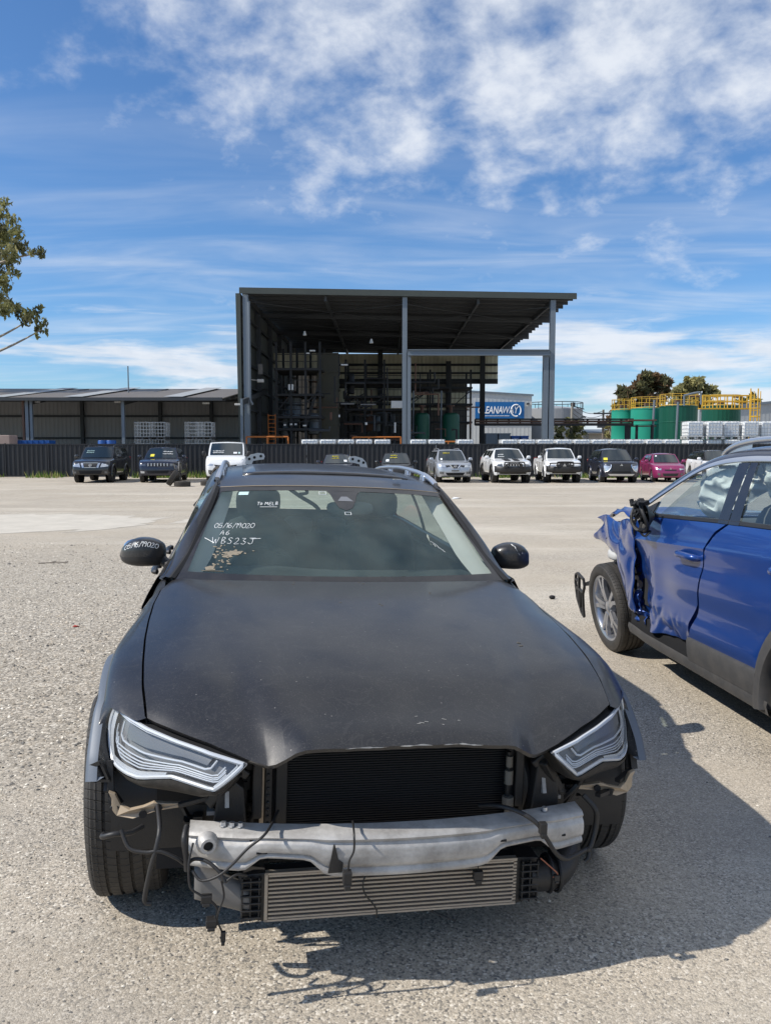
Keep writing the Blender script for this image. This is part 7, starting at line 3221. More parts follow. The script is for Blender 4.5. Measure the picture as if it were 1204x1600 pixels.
m.tube(smooth_pts([(.50, -.50, .56), (.54, -.55, .50), (.62, -.52, .47)], 4), .014, 8)
m.box((.47, -.48, .60), (.05, .05, .06))
m.box((.56, -.52, .475), (.05, .06, .07))
m.box((.62, -.50, .45), (.04, .05, .09))
wb_(m, 'coolant_pipe', 'black_plastic', rad, smooth=30)
for sx in (-1, 1):
    m = MB()
    x = .50 * sx
    m.bar((x, -.40, .40), (x, -.58, .415), .09, .11)
    m.prism([(x - .05, -.60, .44), (x + .05, -.60, .44), (x + .04, -.60, .56), (x - .03, -.60, .62)], (0, .06, 0))
    m.bar((x - sx * .02, -.62, .62), (x + sx * .06, -.56, .50), .03)
    m.bar((x + sx * .05, -.60, .68), (x - sx * .05, -.60, .60), .025)
    m.box((x - sx * .08, -.55, .55), (.03, .05, .20))
    wb_(m, 'front_support', 'black_plastic', smooth=0, bevel=.006)
    m = MB()
    m.box((x + sx * .02, -.50, .47), (.10, .12, .012))
    m.bar((x - .01, -.60, .505), (x - .012, -.57, .60), .012, .03)
    wb_(m, 'rail_end', 'alu', smooth=0)
# aluminium bumper beam
def beam(u, h, d=0):
    """u -1..1 across, h 0..1 up; section faces forward and bows out at the middle"""
    x = -.01 + u * .605
    y = -.805 + .125 * u * u + .0
    top = .496 - .022 * u * u
    bot = .376 - .002 * u * u
    n = .0
    for c in (-.55, .62):
        n = max(n, 1 / (1 + math.exp(-(1 - abs(u - c) / .15) * 9)))
    bot += .046 * n
    z = lerp(bot, top, h)
    yy = y + .010 * (1 - abs(2 * h - 1)) ** .6 * (-1) + .010 * math.exp(-((h - .20) / .06) ** 2) + .010 * math.exp(-((h - .80) / .06) ** 2)
    if h > .9:
        yy += .012 * (h - .9) * 10
    return (x, yy, z)


UB = np.linspace(-1, 1, 61)
HB = list(np.linspace(0, 1, 22))
m = MB()
rows = [[beam(u, h) for u in UB] for h in HB]
topb = [(p[0], p[1] + .055, p[2] + .004) for p in rows[-1]]
botb = [(p[0], p[1] + .055, p[2] + .002) for p in rows[0]]
m.grid([botb] + rows + [topb])
m.grid([botb, topb])
for k in (0, -1):
    m.grid([[r[k] for r in rows], [(r[k][0], r[k][1] + .055, r[k][2]) for r in rows]])
bm_ = wb_(m, 'bumper_beam', 'alu', smooth=40)
m = MB()
M_ = Matrix.Translation((-.562, -.7185, .455)) @ Matrix.Rotation(R(90), 4, 'X') @ Matrix.Rotation(R(12), 4, 'Y')
m.lathe([(.014, .020), (.022, .020), (.024, .014), (.030, .004), (.032, -.01)], 20, M=M_)
wb_(m, 'tow_socket', 'alu', bm_, smooth=40)
m = MB()
m.lathe([(0, .012), (.0145, .012)], 20, M=M_)
wb_(m, 'socket_hole', 'black_dull', bm_, smooth=0)
for u, h, s_ in ((-.66, .28, .03), (.50, .42, .03), (.86, .45, .02), (-.70, .80, .02)):
    m = MB()
    p = beam(u, h)
    m.box((p[0], p[1] + .002, p[2]), (s_, .006, .006))
    wb_(m, 'slot', 'black_dull', bm_, smooth=0)
m = MB()
for u in (-.84, -.80, -.76, .78):
    p = beam(u, 1)
    m.lathe([(0, .012), (.008, .012), (.009, .002), (.012, 0)], 8, M=Matrix.Translation((p[0], p[1] + .03, p[2] + .004)))
wb_(m, 'bolt', 'alu_clean', bm_, smooth=0)
# intercooler
m = MB()
m.box((.003, -.60, .237), (.79, .05, .142))
ic = wb_(m, 'intercooler', 'black_dull', smooth=0)
m = MB()
for k in range(11):
    z = .172 + k * .0131
    m.box((.003, -.632, z), (.77, .016, .0058))
for z in (.165, .311):
    m.box((.003, -.632, z), (.79, .02, .006))
m.bar((-.389, -.634, .163), (-.389, -.634, .313), .010, .016)
for k in range(14):
    m.box((.394, -.632, .168 + k * .0106), (.010 + .006 * (k % 2), .014, .007))
wb_(m, 'cooling_bar', 'inter', ic, smooth=0)
m = MB()
for k in range(30):
    x = -.37 + k * .0257
    for j in range(11):
        m.bar((x, -.628, .1745 + j * .0131), (x + .013, -.628, .1825 + j * .0131), .0015)
wb_(m, 'fin', pbr('dusty fin', (.10, .085, .065), .8), ic, smooth=0)
for sx in (-1, 1):
    m = MB()
    x = .003 + sx * .425
    m.prism([(x - sx * .03, -.64, .162), (x + sx * .04, -.63, .175), (x + sx * .05, -.62, .30), (x - sx * .03, -.64, .315)], (0, .08, 0))
    for k in range(6):
        m.box((x + sx * .012, -.645, .182 + k * .0225), (.06, .016, .006))
    for k in range(3):
        m.box((x - sx * .012 + sx * k * .025, -.644, .238), (.005, .014, .135))
    wb_(m, 'end_tank', 'black_plastic', ic, smooth=0, bevel=.003)
m = MB()
m.tube(smooth_pts([(.45, -.60, .235), (.50, -.60, .232), (.56, -.58, .235), (.62, -.50, .26), (.64, -.40, .30)], 5), .052, 16)
for q in (.52, .548):
    m.tube([(q, -.595 + .057 * math.cos(a), .233 + .057 * math.sin(a)) for a in np.linspace(0, 2 * math.pi, 21)[:-1]], .006, 6, closed=True)
wb_(m, 'charge_hose', 'black_plastic', ic, smooth=50)
m = MB()
m.tube([(.549, -.595 + .054 * math.cos(a), .233 + .054 * math.sin(a)) for a in np.linspace(0, 2 * math.pi, 21)[:-1]], .0045, 6, closed=True)
wb_(m, 'hose_clamp', 'alu_clean', ic, smooth=40)
m = MB()
rows = []
for q in np.linspace(0, 1, 8):
    x = lerp(-.60, -.435, q)
    rows.append([(x, -.60 - .03 * math.sin(a) - .02 * q, lerp(.285, .225, q) + .058 * math.cos(a) * lerp(1, .75, q)) for a in np.linspace(-.3, 3.4, 9)])
m.grid(rows)
wb_(m, 'air_duct', 'grey_plastic', smooth=50, solid=.004)
# wing side brackets, washer hose, wires
m = MB()
for a, b, w in (((-.925, -.44, .585), (-.895, -.45, .60), .03), ((-.925, -.44, .585), (-.925, -.45, .545), .02), ((-.925, -.45, .545), (-.865, -.46, .545), .022), ((-.895, -.45, .60), (-.87, -.46, .55), .02), ((-.87, -.44, .60), (-.86, -.46, .47), .03), ((-.86, -.46, .50), (-.835, -.47, .47), .045), ((-.88, -.43, .56), (-.88, -.46, .51), .016)):
    m.bar(a, b, w * .6, w * .4)
m.lathe([(0, .0), (.02, .0), (.02, .012), (0, .012)], 10, axis='Y', M=Matrix.Translation((-.845, -.50, .462)))
wb_(m, 'side_bracket', 'black_plastic', smooth=0)
m = MB()
for a, b, w in (((.89, -.40, .60), (.895, -.43, .50), .025), ((.88, -.44, .50), (.80, -.50, .49), .02), ((.885, -.40, .56), (.885, -.42, .44), .02), ((.70, -.56, .47), (.78, -.50, .46), .02)):
    m.bar(a, b, w, w * .6)
wb_(m, 'side_bracket', 'black_plastic', smooth=0)
for sx in (-1, 1):
    m = MB()
    pts = [(.865, .512), (.845, .503), (.83, .470), (.80, .462), (.76, .470), (.73, .482), (.69, .478), (.65, .476), (.645, .464), (.70, .458), (.73, .452), (.79, .434), (.84, .436), (.855, .455), (.855, .49)]
    m.prism([(sx * x, -.52 + (.02 if x > .8 else 0), z + .012) for x, z in pts], (0, .018, 0))
    b_ = wb_(m, 'tan_bracket', 'tan_metal', smooth=0, bevel=.002)
    for x, z in ((.715, .478), (.76, .462)):
        m = MB()
        m.lathe([(0, -.006), (.012, -.006), (.012, 0)], 10, axis='Y', M=Matrix.Translation((sx * x, -.522, z)))
        wb_(m, 'bolt', 'black_dull', b_, smooth=0)
wires = [
    ([(-.862, -.60, .44), (-.855, -.66, .462), (-.82, -.68, .478), (-.78, -.66, .470), (-.75, -.62, .468)], .011),
    ([(-.80, -.70, .50), (-.775, -.72, .455), (-.73, -.73, .445), (-.69, -.735, .448), (-.645, -.735, .425), (-.62, -.73, .405), (-.595, -.735, .42), (-.56, -.75, .418), (-.525, -.77, .395), (-.51, -.78, .37)], .0075),
    ([(-.71, -.60, .52), (-.695, -.70, .50), (-.70, -.73, .46), (-.715, -.735, .40), (-.728, -.735, .33), (-.728, -.735, .303), (-.712, -.735, .298)], .0095),
    ([(-.36, -.66, .515), (-.40, -.79, .512), (-.45, -.80, .475), (-.49, -.795, .43), (-.53, -.79, .395), (-.575, -.78, .38), (-.60, -.76, .40)], .0055),
    ([(-.60, -.74, .47), (-.61, -.76, .42), (-.605, -.77, .36), (-.58, -.77, .335), (-.55, -.77, .315), (-.53, -.77, .29), (-.535, -.77, .262)], .0045),
    ([(-.52, -.78, .375), (-.512, -.78, .33), (-.525, -.78, .29), (-.53, -.775, .26), (-.52, -.775, .235), (-.513, -.775, .215), (-.52, -.775, .205)], .0038),
    ([(-.51, -.78, .37), (-.48, -.77, .385), (-.45, -.75, .37)], .005),
    ([(-.152, -.76, .520), (-.158, -.83, .513), (-.158, -.835, .47), (-.17, -.835, .44), (-.172, -.835, .41)], .0042),
    ([(.26, -.66, .50), (.30, -.72, .525), (.35, -.77, .525), (.395, -.795, .500), (.425, -.80, .455), (.46, -.795, .405), (.50, -.77, .372), (.54, -.74, .362), (.60, -.70, .36)], .010),
    ([(-.04, -.66, .32), (-.09, -.665, .30), (-.10, -.668, .27), (-.09, -.668, .24), (-.07, -.668, .215), (-.055, -.668, .19), (-.056, -.668, .165)], .0035),
    ([(.265, -.66, .35), (.262, -.668, .31), (.26, -.668, .295)], .002),
    ([(.60, -.70, .36), (.62, -.68, .345), (.615, -.69, .325), (.605, -.69, .315)], .011),
    ([(.62, -.62, .50), (.655, -.64, .46), (.66, -.64, .41), (.645, -.65, .36), (.63, -.66, .34)], .012),
    ([(.46, -.68, .33), (.49, -.69, .305), (.515, -.69, .28), (.50, -.69, .27)], .003),
    ([(.10, -.60, .155), (.16, -.64, .14), (.20, -.65, .125)], .004),
    ([(-.62, -.70, .50), (-.625, -.735, .48), (-.618, -.74, .43), (-.615, -.74, .39)], .012),
]
for k, (pts, r_) in enumerate(wires):
    m = MB()
    m.tube(smooth_pts(pts, 7), r_ * .72, 8)
    wb_(m, 'wire_loom' if r_ > .007 else 'wire', 'copper' if k == 13 else 'black_plastic', smooth=60)
for c, d in (((-.545, -.77, .252), (.030, .03, .022)), ((-.175, -.84, .395), (.024, .026, .038)), ((.26, -.672, .283), (.030, .02, .030)), ((-.512, -.778, .212), (.014, .012, .03)), ((-.56, -.765, .318), (.03, .02, .022)), ((.41, -.805, .49), (.022, .02, .035)), ((.512, -.69, .268), (.018, .015, .02))):
    m = MB()
    m.box(c, d)
    m.box((c[0], c[1] - d[1] * .3, c[2] - d[2] * .6), (d[0] * .7, d[1] * .7, d[2] * .4))
    wb_(m, 'wire_plug', 'black_plastic', smooth=0, bevel=.002)
m = MB()
p = beam(-.335, .6)
m.prism([(p[0] - .012, p[1] - .006, .392), (p[0] + .028, p[1] - .006, .392), (p[0] + .03, p[1] - .006, .42), (p[0] + .016, p[1] - .006, .43), (p[0] + .006, p[1] - .006, .472), (p[0] + .002, p[1] - .006, .472)], (0, .008, 0))
wb_(m, 'torn_clip', 'black_plastic', bm_, smooth=0)
# skid clutter behind the lamps
rr = random.Random(31)
for sx in (-1, 1):
    for nm, k0 in (('plastic_bracket', 9), ('hose', 4)):
        for k in range(k0):
            m = MB()
            if nm == 'hose':
                a = Vector((sx * rr.uniform(.42, .66), -.50, rr.uniform(.34, .60)))
                m.tube(smooth_pts([a, a + Vector((rr.uniform(-.08, .08), -.06, rr.uniform(-.1, .05))), a + Vector((rr.uniform(-.12, .12), -.02, rr.uniform(-.16, 0)))], 4), rr.uniform(.005, .010), 6)
            else:
                c = Vector((sx * rr.uniform(.42, .66), rr.uniform(-.50, -.42), rr.uniform(.36, .62)))
                d = (rr.uniform(.02, .06), rr.uniform(.03, .08), rr.uniform(.02, .08))
                m.box(c, d)
                m.box(c + Vector((d[0] * .4, -.01, d[2] * .4)), (d[0] * .6, d[1] * .5, d[2] * .6))
                m.bar(c, c + Vector((rr.uniform(-.05, .05), .02, rr.uniform(-.09, .09))), .012)
            wb_(m, nm, 'black_plastic', smooth=0 if nm != 'hose' else 50)

# ---- wheels
wmesh = wheel_meshes(.358, .250, .236, 5, 'twin', 72, True)
for sx in (-1, 1):
    put_wheel(wag, sx * (.845 if sx < 0 else .828), 0, .358, sx, wmesh, steer=R(-3))
    put_wheel(wag, sx * .838, 2.905, .358, sx, wmesh)


# ================================================================== the blue crossover with the crushed front
blu = thing('crashed_crossover', 'metallic blue crossover with its front wing and door crushed, airbags hanging inside', 'car', (2.585, 6.34, 0), R(186))


def bb(mb, name, mats, parent=None, **k):
    return mb.build(name, mats, parent or blu, **k)


BZ = [(.20, .84), (.30, .872), (.40, .892), (.55, .905), (.75, .908), (.90, .900), (.97, .898), (1.00, .890), (1.06, .878), (1.12, .862), (1.18, .835)]
BBELT = [(.5, 1.125), (.95, 1.135), (1.7, 1.165), (2.3, 1.18), (3.0, 1.20), (3.5, 1.22)]
GAP = [(.28, 1.45), (.46, 1.462), (.61, 1.545), (.80, 1.575), (1.02, 1.605), (1.10, 1.66), (1.17, 1.765), (1.25, 1.78)]


def bx(y, z):
    x = tab(z, BZ)
    cr = .967 + (y - .68) * .0437           # shoulder crease climbs to the rear
    x += .010 * math.exp(-((z - cr) / .018) ** 2)
    x -= .012 * math.exp(-((z - cr + .10) / .06) ** 2)
    # lower character line
    lo = .50 + .02 * (y - 1.4)
    x += .012 * math.exp(-((z - lo) / .05) ** 2) - .016 * math.exp(-((z - lo - .14) / .08) ** 2)
    if y < .3:
        x -= .10 * (.3 - y) ** 2
    if y > 2.9:
        x -= .12 * (y - 2.9) ** 2
    return x


def crush(p, amt, f=7.0, seed=0.0):
    v = Vector((p[0] * f * .5 + seed, p[1] * f, p[2] * f))
    a = mnoise.noise(v)
    b = .6 * mnoise.noise(v * 2.0 + Vector((5, 1, 2)))
    c = 1 - 2 * abs(mnoise.noise(v * .7 + Vector((2, 8, 1))))       # folded ridges
    d = 1 - 2 * abs(mnoise.noise(v * 1.9 + Vector((7, 3, 4))))
    return (p[0] - amt * (.35 + .45 * c + .25 * d + .4 * a), p[1] + amt * .45 * b, p[2] + amt * .45 * a)


def sm(x, a, b):
    t = min(1, max(0, (x - a) / (b - a)))
    return t * t * (3 - 2 * t)


# rear door
for sx in (1, -1):
    m = MB()
    rows = []
    for t in np.linspace(0, 1, 26):
        row = []
        for q in np.linspace(0, 1, 28):
            y0z = lerp(1.17, .455, t)
            y = lerp(tab(y0z, GAP) + .008, 2.62, q)
            zt = tab(y, BBELT)
            zb = .452
            ar = arch_z(y, 2.66, .47, .35)
            z = lerp(zt, max(zb, ar), t)
            row.append((sx * bx(y, z), y, z))
        rows.append(row)
    m.grid(rows)
    m.grid([[r[0] for r in rows], [(r[0][0] - sx * .05, r[0][1] + .004, r[0][2]) for r in rows]])
    m.grid([rows[0], [(p[0] - sx * .05, p[1], p[2]) for p in rows[0]]])
    rd = bb(m, 'rear_door', 'blue_paint', smooth=40)
    # front door: buckled towards the front and bottom
    m = MB()
    rows = []
    for t in np.linspace(0, 1, 64):
        row = []
        for q in np.linspace(0, 1, 64):
            z0 = lerp(1.155, .335, t)
            y1 = tab(z0, GAP)
            y0 = .60 + .05 * sm(z0, .75, .4)
            y = lerp(y0, y1, q)
            zt = tab(y, BBELT) - .012 * (1 - q) * 0
            z = lerp(zt, .335 + .09 * q, t)
            p = (bx(y, z), y, z)
            if sx > 0:
                fr_ = sm(y, 1.02, .60)
                low = sm(z, .62, .42) * sm(y, 1.56, 1.30)
                top = sm(z, 1.12, .95)
                amt = .042 * fr_ * (.30 + .70 * sm(z, .98, .6)) * top + .045 * low
                p = (p[0] - .05 * sm(y, .95, .62) * sm(z, 1.0, .75), p[1], p[2])
                # broad shallow dent with a soft crease
                p = (p[0] - .028 * math.exp(-(((y - 1.02) / .22) ** 2 + ((z - .74) / .14) ** 2)), p[1], p[2])
                p = crush(p, amt, 5.0, 1.3)
            row.append((sx * p[0], p[1], p[2]))
        rows.append(row)
    m.grid(rows)
    m.grid([[r[-1] for r in rows], [(r[-1][0] - sx * .05, r[-1][1] - .004, r[-1][2]) for r in rows]])
    m.grid([rows[0], [(p[0] - sx * .05, p[1], p[2]) for p in rows[0]]])
    fd = bb(m, 'front_door', 'blue_paint', smooth=28)
    if sx > 0:
        fd['label'] = 'buckled front door with torn lower edge'
    # handles
    for d, yc, zc in ((fd, 1.43, .943), (rd, 2.42, .985)):
        m = MB()
        x = bx(yc, zc)
        m.tube(smooth_pts([(sx * (x - .01), yc - .12, zc), (sx * (x + .034), yc - .09, zc + .004), (sx * (x + .040), yc, zc + .006), (sx * (x + .034), yc + .09, zc + .004), (sx * (x - .01), yc + .12, zc)], 5),
               [.016, .018, .02, .021, .022, .022, .022, .022, .022, .022, .022, .022, .022, .022, .022, .022, .022, .021, .02, .018, .016], 10)
        h_ = bb(m, 'door_handle', 'blue_paint', d, smooth=60)
        m = MB()
        m.ball((sx * (x + .004), yc, zc - .006), (.008, .085, .026), 16, 8)
        bb(m, 'handle_cup', 'black_gloss', h_, smooth=60)
    # cladding
    m = MB()
    rows = []
    for y in np.linspace(1.475, 2.215, 14):
        rows.append([(sx * x, y, z) for x, z in ((.89, .458), (.915, .452), (.922, .435), (.916, .36), (.905, .315), (.87, .30))])
    m.grid(rows)
    bb(m, 'door_cladding', 'clad', rd, smooth=40)
    m = MB()
    rows = []
    for y in np.linspace(.50, 2.30, 22):
        dz = .03 * sm(y, 1.6, .5) * 0
        p = [(.90, .315 + dz), (.905, .29), (.89, .245), (.86, .225), (.80, .215)]
        rows.append([(sx * (x - .03 * sm(y, .9, .5)), y, z + .02 * (1 - (y - .5) / 1.8)) for x, z in p])
    m.grid(rows)
    m.grid([[p for p in rows[0]], [(p[0] * .9, p[1] + .02, p[2]) for p in rows[0]]])
    bb(m, 'sill', 'clad', smooth=30)
    m = MB()
    m.box((sx * .80, 1.4, .33), (.10, 1.8, .16))
    bb(m, 'inner_sill', 'black_dull', smooth=0)
    # rear quarter and arch
    m = MB()
    rows = []
    for t in np.linspace(0, 1, 14):
        row = []
        for y in np.linspace(2.628, 3.42, 26):
            zt = tab(y, BBELT)
            z = lerp(zt, max(.40, arch_z(y, 2.66, .44, .35)), t)
            row.append((sx * bx(y, z), y, z))
        rows.append(row)
    m.grid(rows)
    bb(m, 'rear_quarter', 'blue_paint', smooth=40)
    m = MB()
    rows = []
    for a in np.linspace(R(-12), R(192), 34):
        c, s_ = -math.cos(a), math.sin(a)
        rows.append([(sx * x, 2.66 + c * r_, .35 + s_ * r_) for r_, x in ((.385, .80), (.39, .905), (.40, .925), (.44, .925), (.475, .912), (.482, .89))])
    m.grid(rows)
    bb(m, 'arch_cladding', 'clad', smooth=50)
    m = MB()
    m.lathe([(.41, sx * .50), (.41, sx * .90)], 22, axis='X', arc=(0, R(180)), M=Matrix.Translation((0, 2.66, .35)))
    m.lathe([(0, sx * .5), (.41, sx * .50)], 22, axis='X', M=Matrix.Translation((0, 2.66, .35)))
    bb(m, 'arch_liner', 'black_dull', smooth=40)

# crushed front wing (visible side)
m = MB()
rows = []
for t in np.linspace(0, 1, 44):
    row = []
    for q in np.linspace(0, 1, 48):
        y = lerp(-.24 + .10 * math.sin(t * 5), .64, q)
        zt = 1.075 - .03 * (1 - q) + .02 * math.sin(q * 9)
        ar = .82 - .10 * (q - .35) if q < .62 else lerp(.80, .40, ((q - .62) / .38) ** .55)
        zb = max(.44, ar)
        z = lerp(zt, zb, t)
        x = .915 + .03 * math.sin(t * math.pi) - .05 * (1 - q) ** 1.3
        p = crush((x, y, z), .062 * (1 - .15 * q), 3.3, 4.4)
        row.append(p)
    rows.append(row)
m.grid(rows)
fw = bb(m, 'front_wing', 'blue_paint', smooth=25, solid=.004)
fw['label'] = 'crumpled blue front wing'
m = MB()
for y0, z0, w, h, s_ in ((.60, .50, .10, .16, 2.0), (.68, .41, .16, .08, 8.0)):
    rows = []
    for t in np.linspace(0, 1, 9):
        rows.append([crush((.875 + .02 * math.sin(q * 6 + s_), y0 + w * (q - .5), z0 + h * (t - .5)), .05, 16, s_) for q in np.linspace(0, 1, 9)])
    m.grid(rows)
bb(m, 'torn_panel', 'blue_paint', fw, smooth=20, solid=.003)
m = MB()
rows = []
for t in np.linspace(0, 1, 24):
    rows.append([crush((.845 - .02 * q, lerp(.44, .86, q), lerp(1.06, .34, t)), .06, 7, 2.7) for q in np.linspace(0, 1, 20)])
m.grid(rows)
bb(m, 'inner_panel', 'blue_paint', fw, smooth=25)
# right wing (far side), plain
m = MB()
rows = []
for t in np.linspace(0, 1, 8):
    rows.append([(-(bx(y, lerp(1.06, .75, t)) - .03), y, lerp(1.06, max(.4, arch_z(y, 0, .42, .35)), t)) for y in np.linspace(-.45, .59, 16)])
m.grid(rows)
bb(m, 'front_wing', 'blue_paint', smooth=40)
# buckled bonnet
m = MB()
rows = []
for q in np.linspace(0, 1, 40):
    row = []
    for u in np.linspace(-1, 1, 40):
        y = lerp(-.30 + .12 * math.sin(u * 7), .70, q)
        x = u * .80
        z = 1.10 + .02 * q - .04 * abs(u) ** 3 + .05 * math.exp(-((q - .35) / .18) ** 2) * (.6 + .4 * u)
        k = sm(u, -.2, .9) * (1 - .7 * q)
        n1 = mnoise.noise(Vector((x * 5, y * 5, 1.5)))
        n2 = 1 - 2 * abs(mnoise.noise(Vector((x * 3.5, y * 6, 4.5))))
        row.append((x + .05 * k * n1, y + .06 * k * n1, z + .05 * k * n2 + .02 * n1 * k - .05 * (1 - q) ** 2))
    rows.append(row)
m.grid(rows)
bb(m, 'bonnet', 'blue_paint', smooth=28, solid=.006)
# junk under the wing, washer bottle, front end wreckage
m = MB()
rr = random.Random(77)
for k in range(26):
    c = Vector((rr.uniform(.45, .80), rr.uniform(-.1, .5), rr.uniform(.62, .92)))
    m.box(c, (rr.uniform(.03, .12), rr.uniform(.03, .12), rr.uniform(.02, .09)), M=Matrix.Translation(c) @ Euler((rr.random(), rr.random(), rr.random())).to_matrix().to_4x4() @ Matrix.Translation(-c))
for k in range(9):
    a = Vector((rr.uniform(.6, .84), rr.uniform(.0, .45), rr.uniform(.72, .9)))
    m.tube(smooth_pts([a, a + Vector((.04, .06, -.06)), a + Vector((.02, .14, -.10)), a + Vector((-.04, .2, -.04))], 4), .008, 6)
m.box((0, .05, .66), (1.2, .9, .66))
bb(m, 'front_wreckage', 'black_dull', smooth=0)
m = MB()
m.ball((.80, .10, .775), (.06, .10, .045), 12, 8, e=.6)
m.tube([(.80, .05, .80), (.82, .0, .86)], .015, 6)
bb(m, 'washer_bottle', 'light_plastic', smooth=50)
# hanging black bumper bracket ahead of the wheel: an open frame of ribs
m = MB()


def bk(y, z):
    return (.80 + .05 * (y + .7), y, z)


for a_, b_, w in (((-.86, .47), (-.80, .49), .03), ((-.80, .49), (-.63, .46), .035), ((-.86, .47), (-.865, .40), .035), ((-.865, .40), (-.80, .27), .04), ((-.80, .27), (-.66, .165), .04), ((-.66, .165), (-.59, .14), .03),
                  ((-.63, .46), (-.60, .40), .03), ((-.60, .40), (-.64, .33), .03), ((-.64, .33), (-.62, .22), .03), ((-.62, .22), (-.59, .14), .03), ((-.76, .48), (-.755, .24), .05), ((-.755, .36), (-.63, .34), .03), ((-.85, .43), (-.76, .42), .03), ((-.84, .35), (-.76, .36), .05), ((-.70, .34), (-.70, .20), .03)):
    m.bar(bk(*a_), bk(*b_), .02, w * .55)
br = bb(m, 'bumper_bracket', 'black_plastic', smooth=0)
m = MB()
m.bar((.78, -.62, .42), (.70, -.30, .55), .03)
bb(m, 'bracket_arm', 'black_plastic', br, smooth=0)
# front bumper remains across the far side
m = MB()
m.ball((-.15, -.55, .52), (.62, .22, .26), 20, 10, e=.6)
bb(m, 'front_bumper', 'black_plastic', smooth=50)

# cabin
XG = [(1.10, .870), (1.17, .842), (1.25, .805), (1.35, .757), (1.45, .705), (1.53, .660), (1.575, .628)]


def gx(z):
    return tab(z, XG)


TOPL_ = [(.60, 1.175), (.72, 1.245), (.80, 1.290), (.95, 1.370), (1.07, 1.432), (1.20, 1.485), (1.35, 1.520), (1.52, 1.540), (1.72, 1.550), (2.2, 1.545), (2.7, 1.515), (3.1, 1.455), (3.3, 1.40)]
WT = [(y, z - .035) for y, z in TOPL_]
for sx in (1, -1):
    for ya, yb3, nm in ((.90, 1.64, 'front'), (1.86, 2.62, 'rear'), (2.72, 3.15, 'quarter')):
        m = MB()
        rows = []
        for v in np.linspace(0, 1, 7):
            row = []
            for q in np.linspace(0, 1, 16):
                y = lerp(ya, yb3, q)
                if nm == 'front':
                    y = lerp(.66 + .20 * v, 1.66 - .09 * v, q)
                if nm == 'rear':
                    y = lerp(1.88 - .12 * v, 2.60, q)
                zb, zt = tab(y, BBELT) + .002, spl(y, WT)
                z = lerp(zb, max(zb + .01, zt), v)
                row.append((sx * (gx(z) - .004), y, z))
            rows.append(row)
        m.grid(rows)
        bb(m, 'side_window', 'glass_side', smooth=60)
    for f0, f1 in ((lambda v: 1.66 - .09 * v, lambda v: 1.765 - .085 * v), (lambda v: 1.775 - .085 * v, lambda v: 1.88 - .12 * v), (lambda v: 2.60, lambda v: 2.72)):
        rows = []
        m = MB()
        for v in np.linspace(0, 1, 8):
            row = []
            for q in (0, .5, 1):
                y = lerp(f0(v), f1(v), q)
                z = lerp(tab(y, BBELT) + .002, spl(y, WT), v)
                row.append((sx * (gx(z) + .003), y, z))
            rows.append(row)
        m.grid(rows)
        bb(m, 'middle_pillar', 'black_gloss', smooth=40)
    m = MB()
    rows = []
    for y in np.linspace(.56, 2.62, 30):
        z = tab(y, BBELT)
        rows.append([(sx * (bx(y, z) - .02), y, z - .006), (sx * (bx(y, z) + .002), y, z + .004), (sx * (gx(z + .03) + .006), y, z + .024), (sx * (gx(z + .03) - .01), y, z + .026)])
    m.grid(rows)
    bb(m, 'window_seal', 'black_plastic', smooth=40)
    # triangular sail by the mirror
    m = MB()
    m.prism([(sx * gx(1.14), .60, 1.135), (sx * gx(1.14), .80, 1.14), (sx * gx(1.23), .82, 1.235), (sx * gx(1.19), .70, 1.19)], (-sx * .02, 0, 0))
    bb(m, 'mirror_sail', 'black_plastic', smooth=0)
    # bright strip from pillar foot along the roof
    m = MB()
    rows = []
    for y in np.linspace(.58, 3.28, 50):
        z = spl(y, TOPL_)
        rows.append([(sx * (gx(z - .028) + .000), y, z - .030), (sx * (gx(z - .026) + .010), y, z - .024), (sx * (gx(z) + .012), y, z - .004), (sx * (gx(z) + .002), y, z + .004)])
    m.grid(rows)
    bb(m, 'bright_strip', 'alu_clean', smooth=40)
    # front pillar and roof side above the strip
    m = MB()
    rows = []
    for y in np.linspace(.56, 3.28, 50):
        z = spl(y, TOPL_)
        k = sm(y, .9, 1.4)
        # the roof side rolls inwards; low down it is the windscreen pillar
        rows.append([(sx * (gx(z) + .002), y, z + .002), (sx * (gx(z) - .012), y - .01 * (1 - k), z + .022), (sx * (gx(z) - lerp(.035, .05, k)), y - .03 * (1 - k), z + lerp(.035, .045, k)),
                     (sx * (gx(z) - lerp(.06, .11, k)), y - .035 * (1 - k), z + lerp(.038, .062, k))])
    m.grid(rows)
    bb(m, 'roof_side', 'black_gloss' if False else 'blue_roof' if 'blue_roof' in MT else 'p_navy', smooth=50)
    m = MB()
    pts = smooth_pts([(sx * .575, 1.22, 1.555), (sx * .585, 1.30, 1.592), (sx * .585, 1.45, 1.628), (sx * .585, 1.7, 1.648), (sx * .58, 2.2, 1.652), (sx * .57, 2.7, 1.625), (sx * .55, 3.05, 1.575), (sx * .54, 3.15, 1.53)], 6)
    m.tube(pts, .019, 10)
    m.grid([[(p.x, p.y, p.z), (p.x + sx * .004, p.y, p.z - .045)] for p in pts[:16]])
    m.grid([[(p.x, p.y, p.z), (p.x + sx * .004, p.y, p.z - .045)] for p in pts[-14:]])
    bb(m, 'roof_rail', 'alu_clean', smooth=50)
# roof skin
m = MB()
rows = []
for y in np.linspace(1.12, 3.28, 26):
    z = spl(y, TOPL_)
    x = gx(z) - .105
    k = sm(y, .9, 1.4)
    rows.append([(u * x, y - .06 * (1 - u * u) * (1 if y < 1.2 else 0), z + .060 + .035 * (1 - u * u)) for u in np.linspace(-1, 1, 15)])
m.grid(rows)
bb(m, 'roof', 'p_navy', smooth=50)


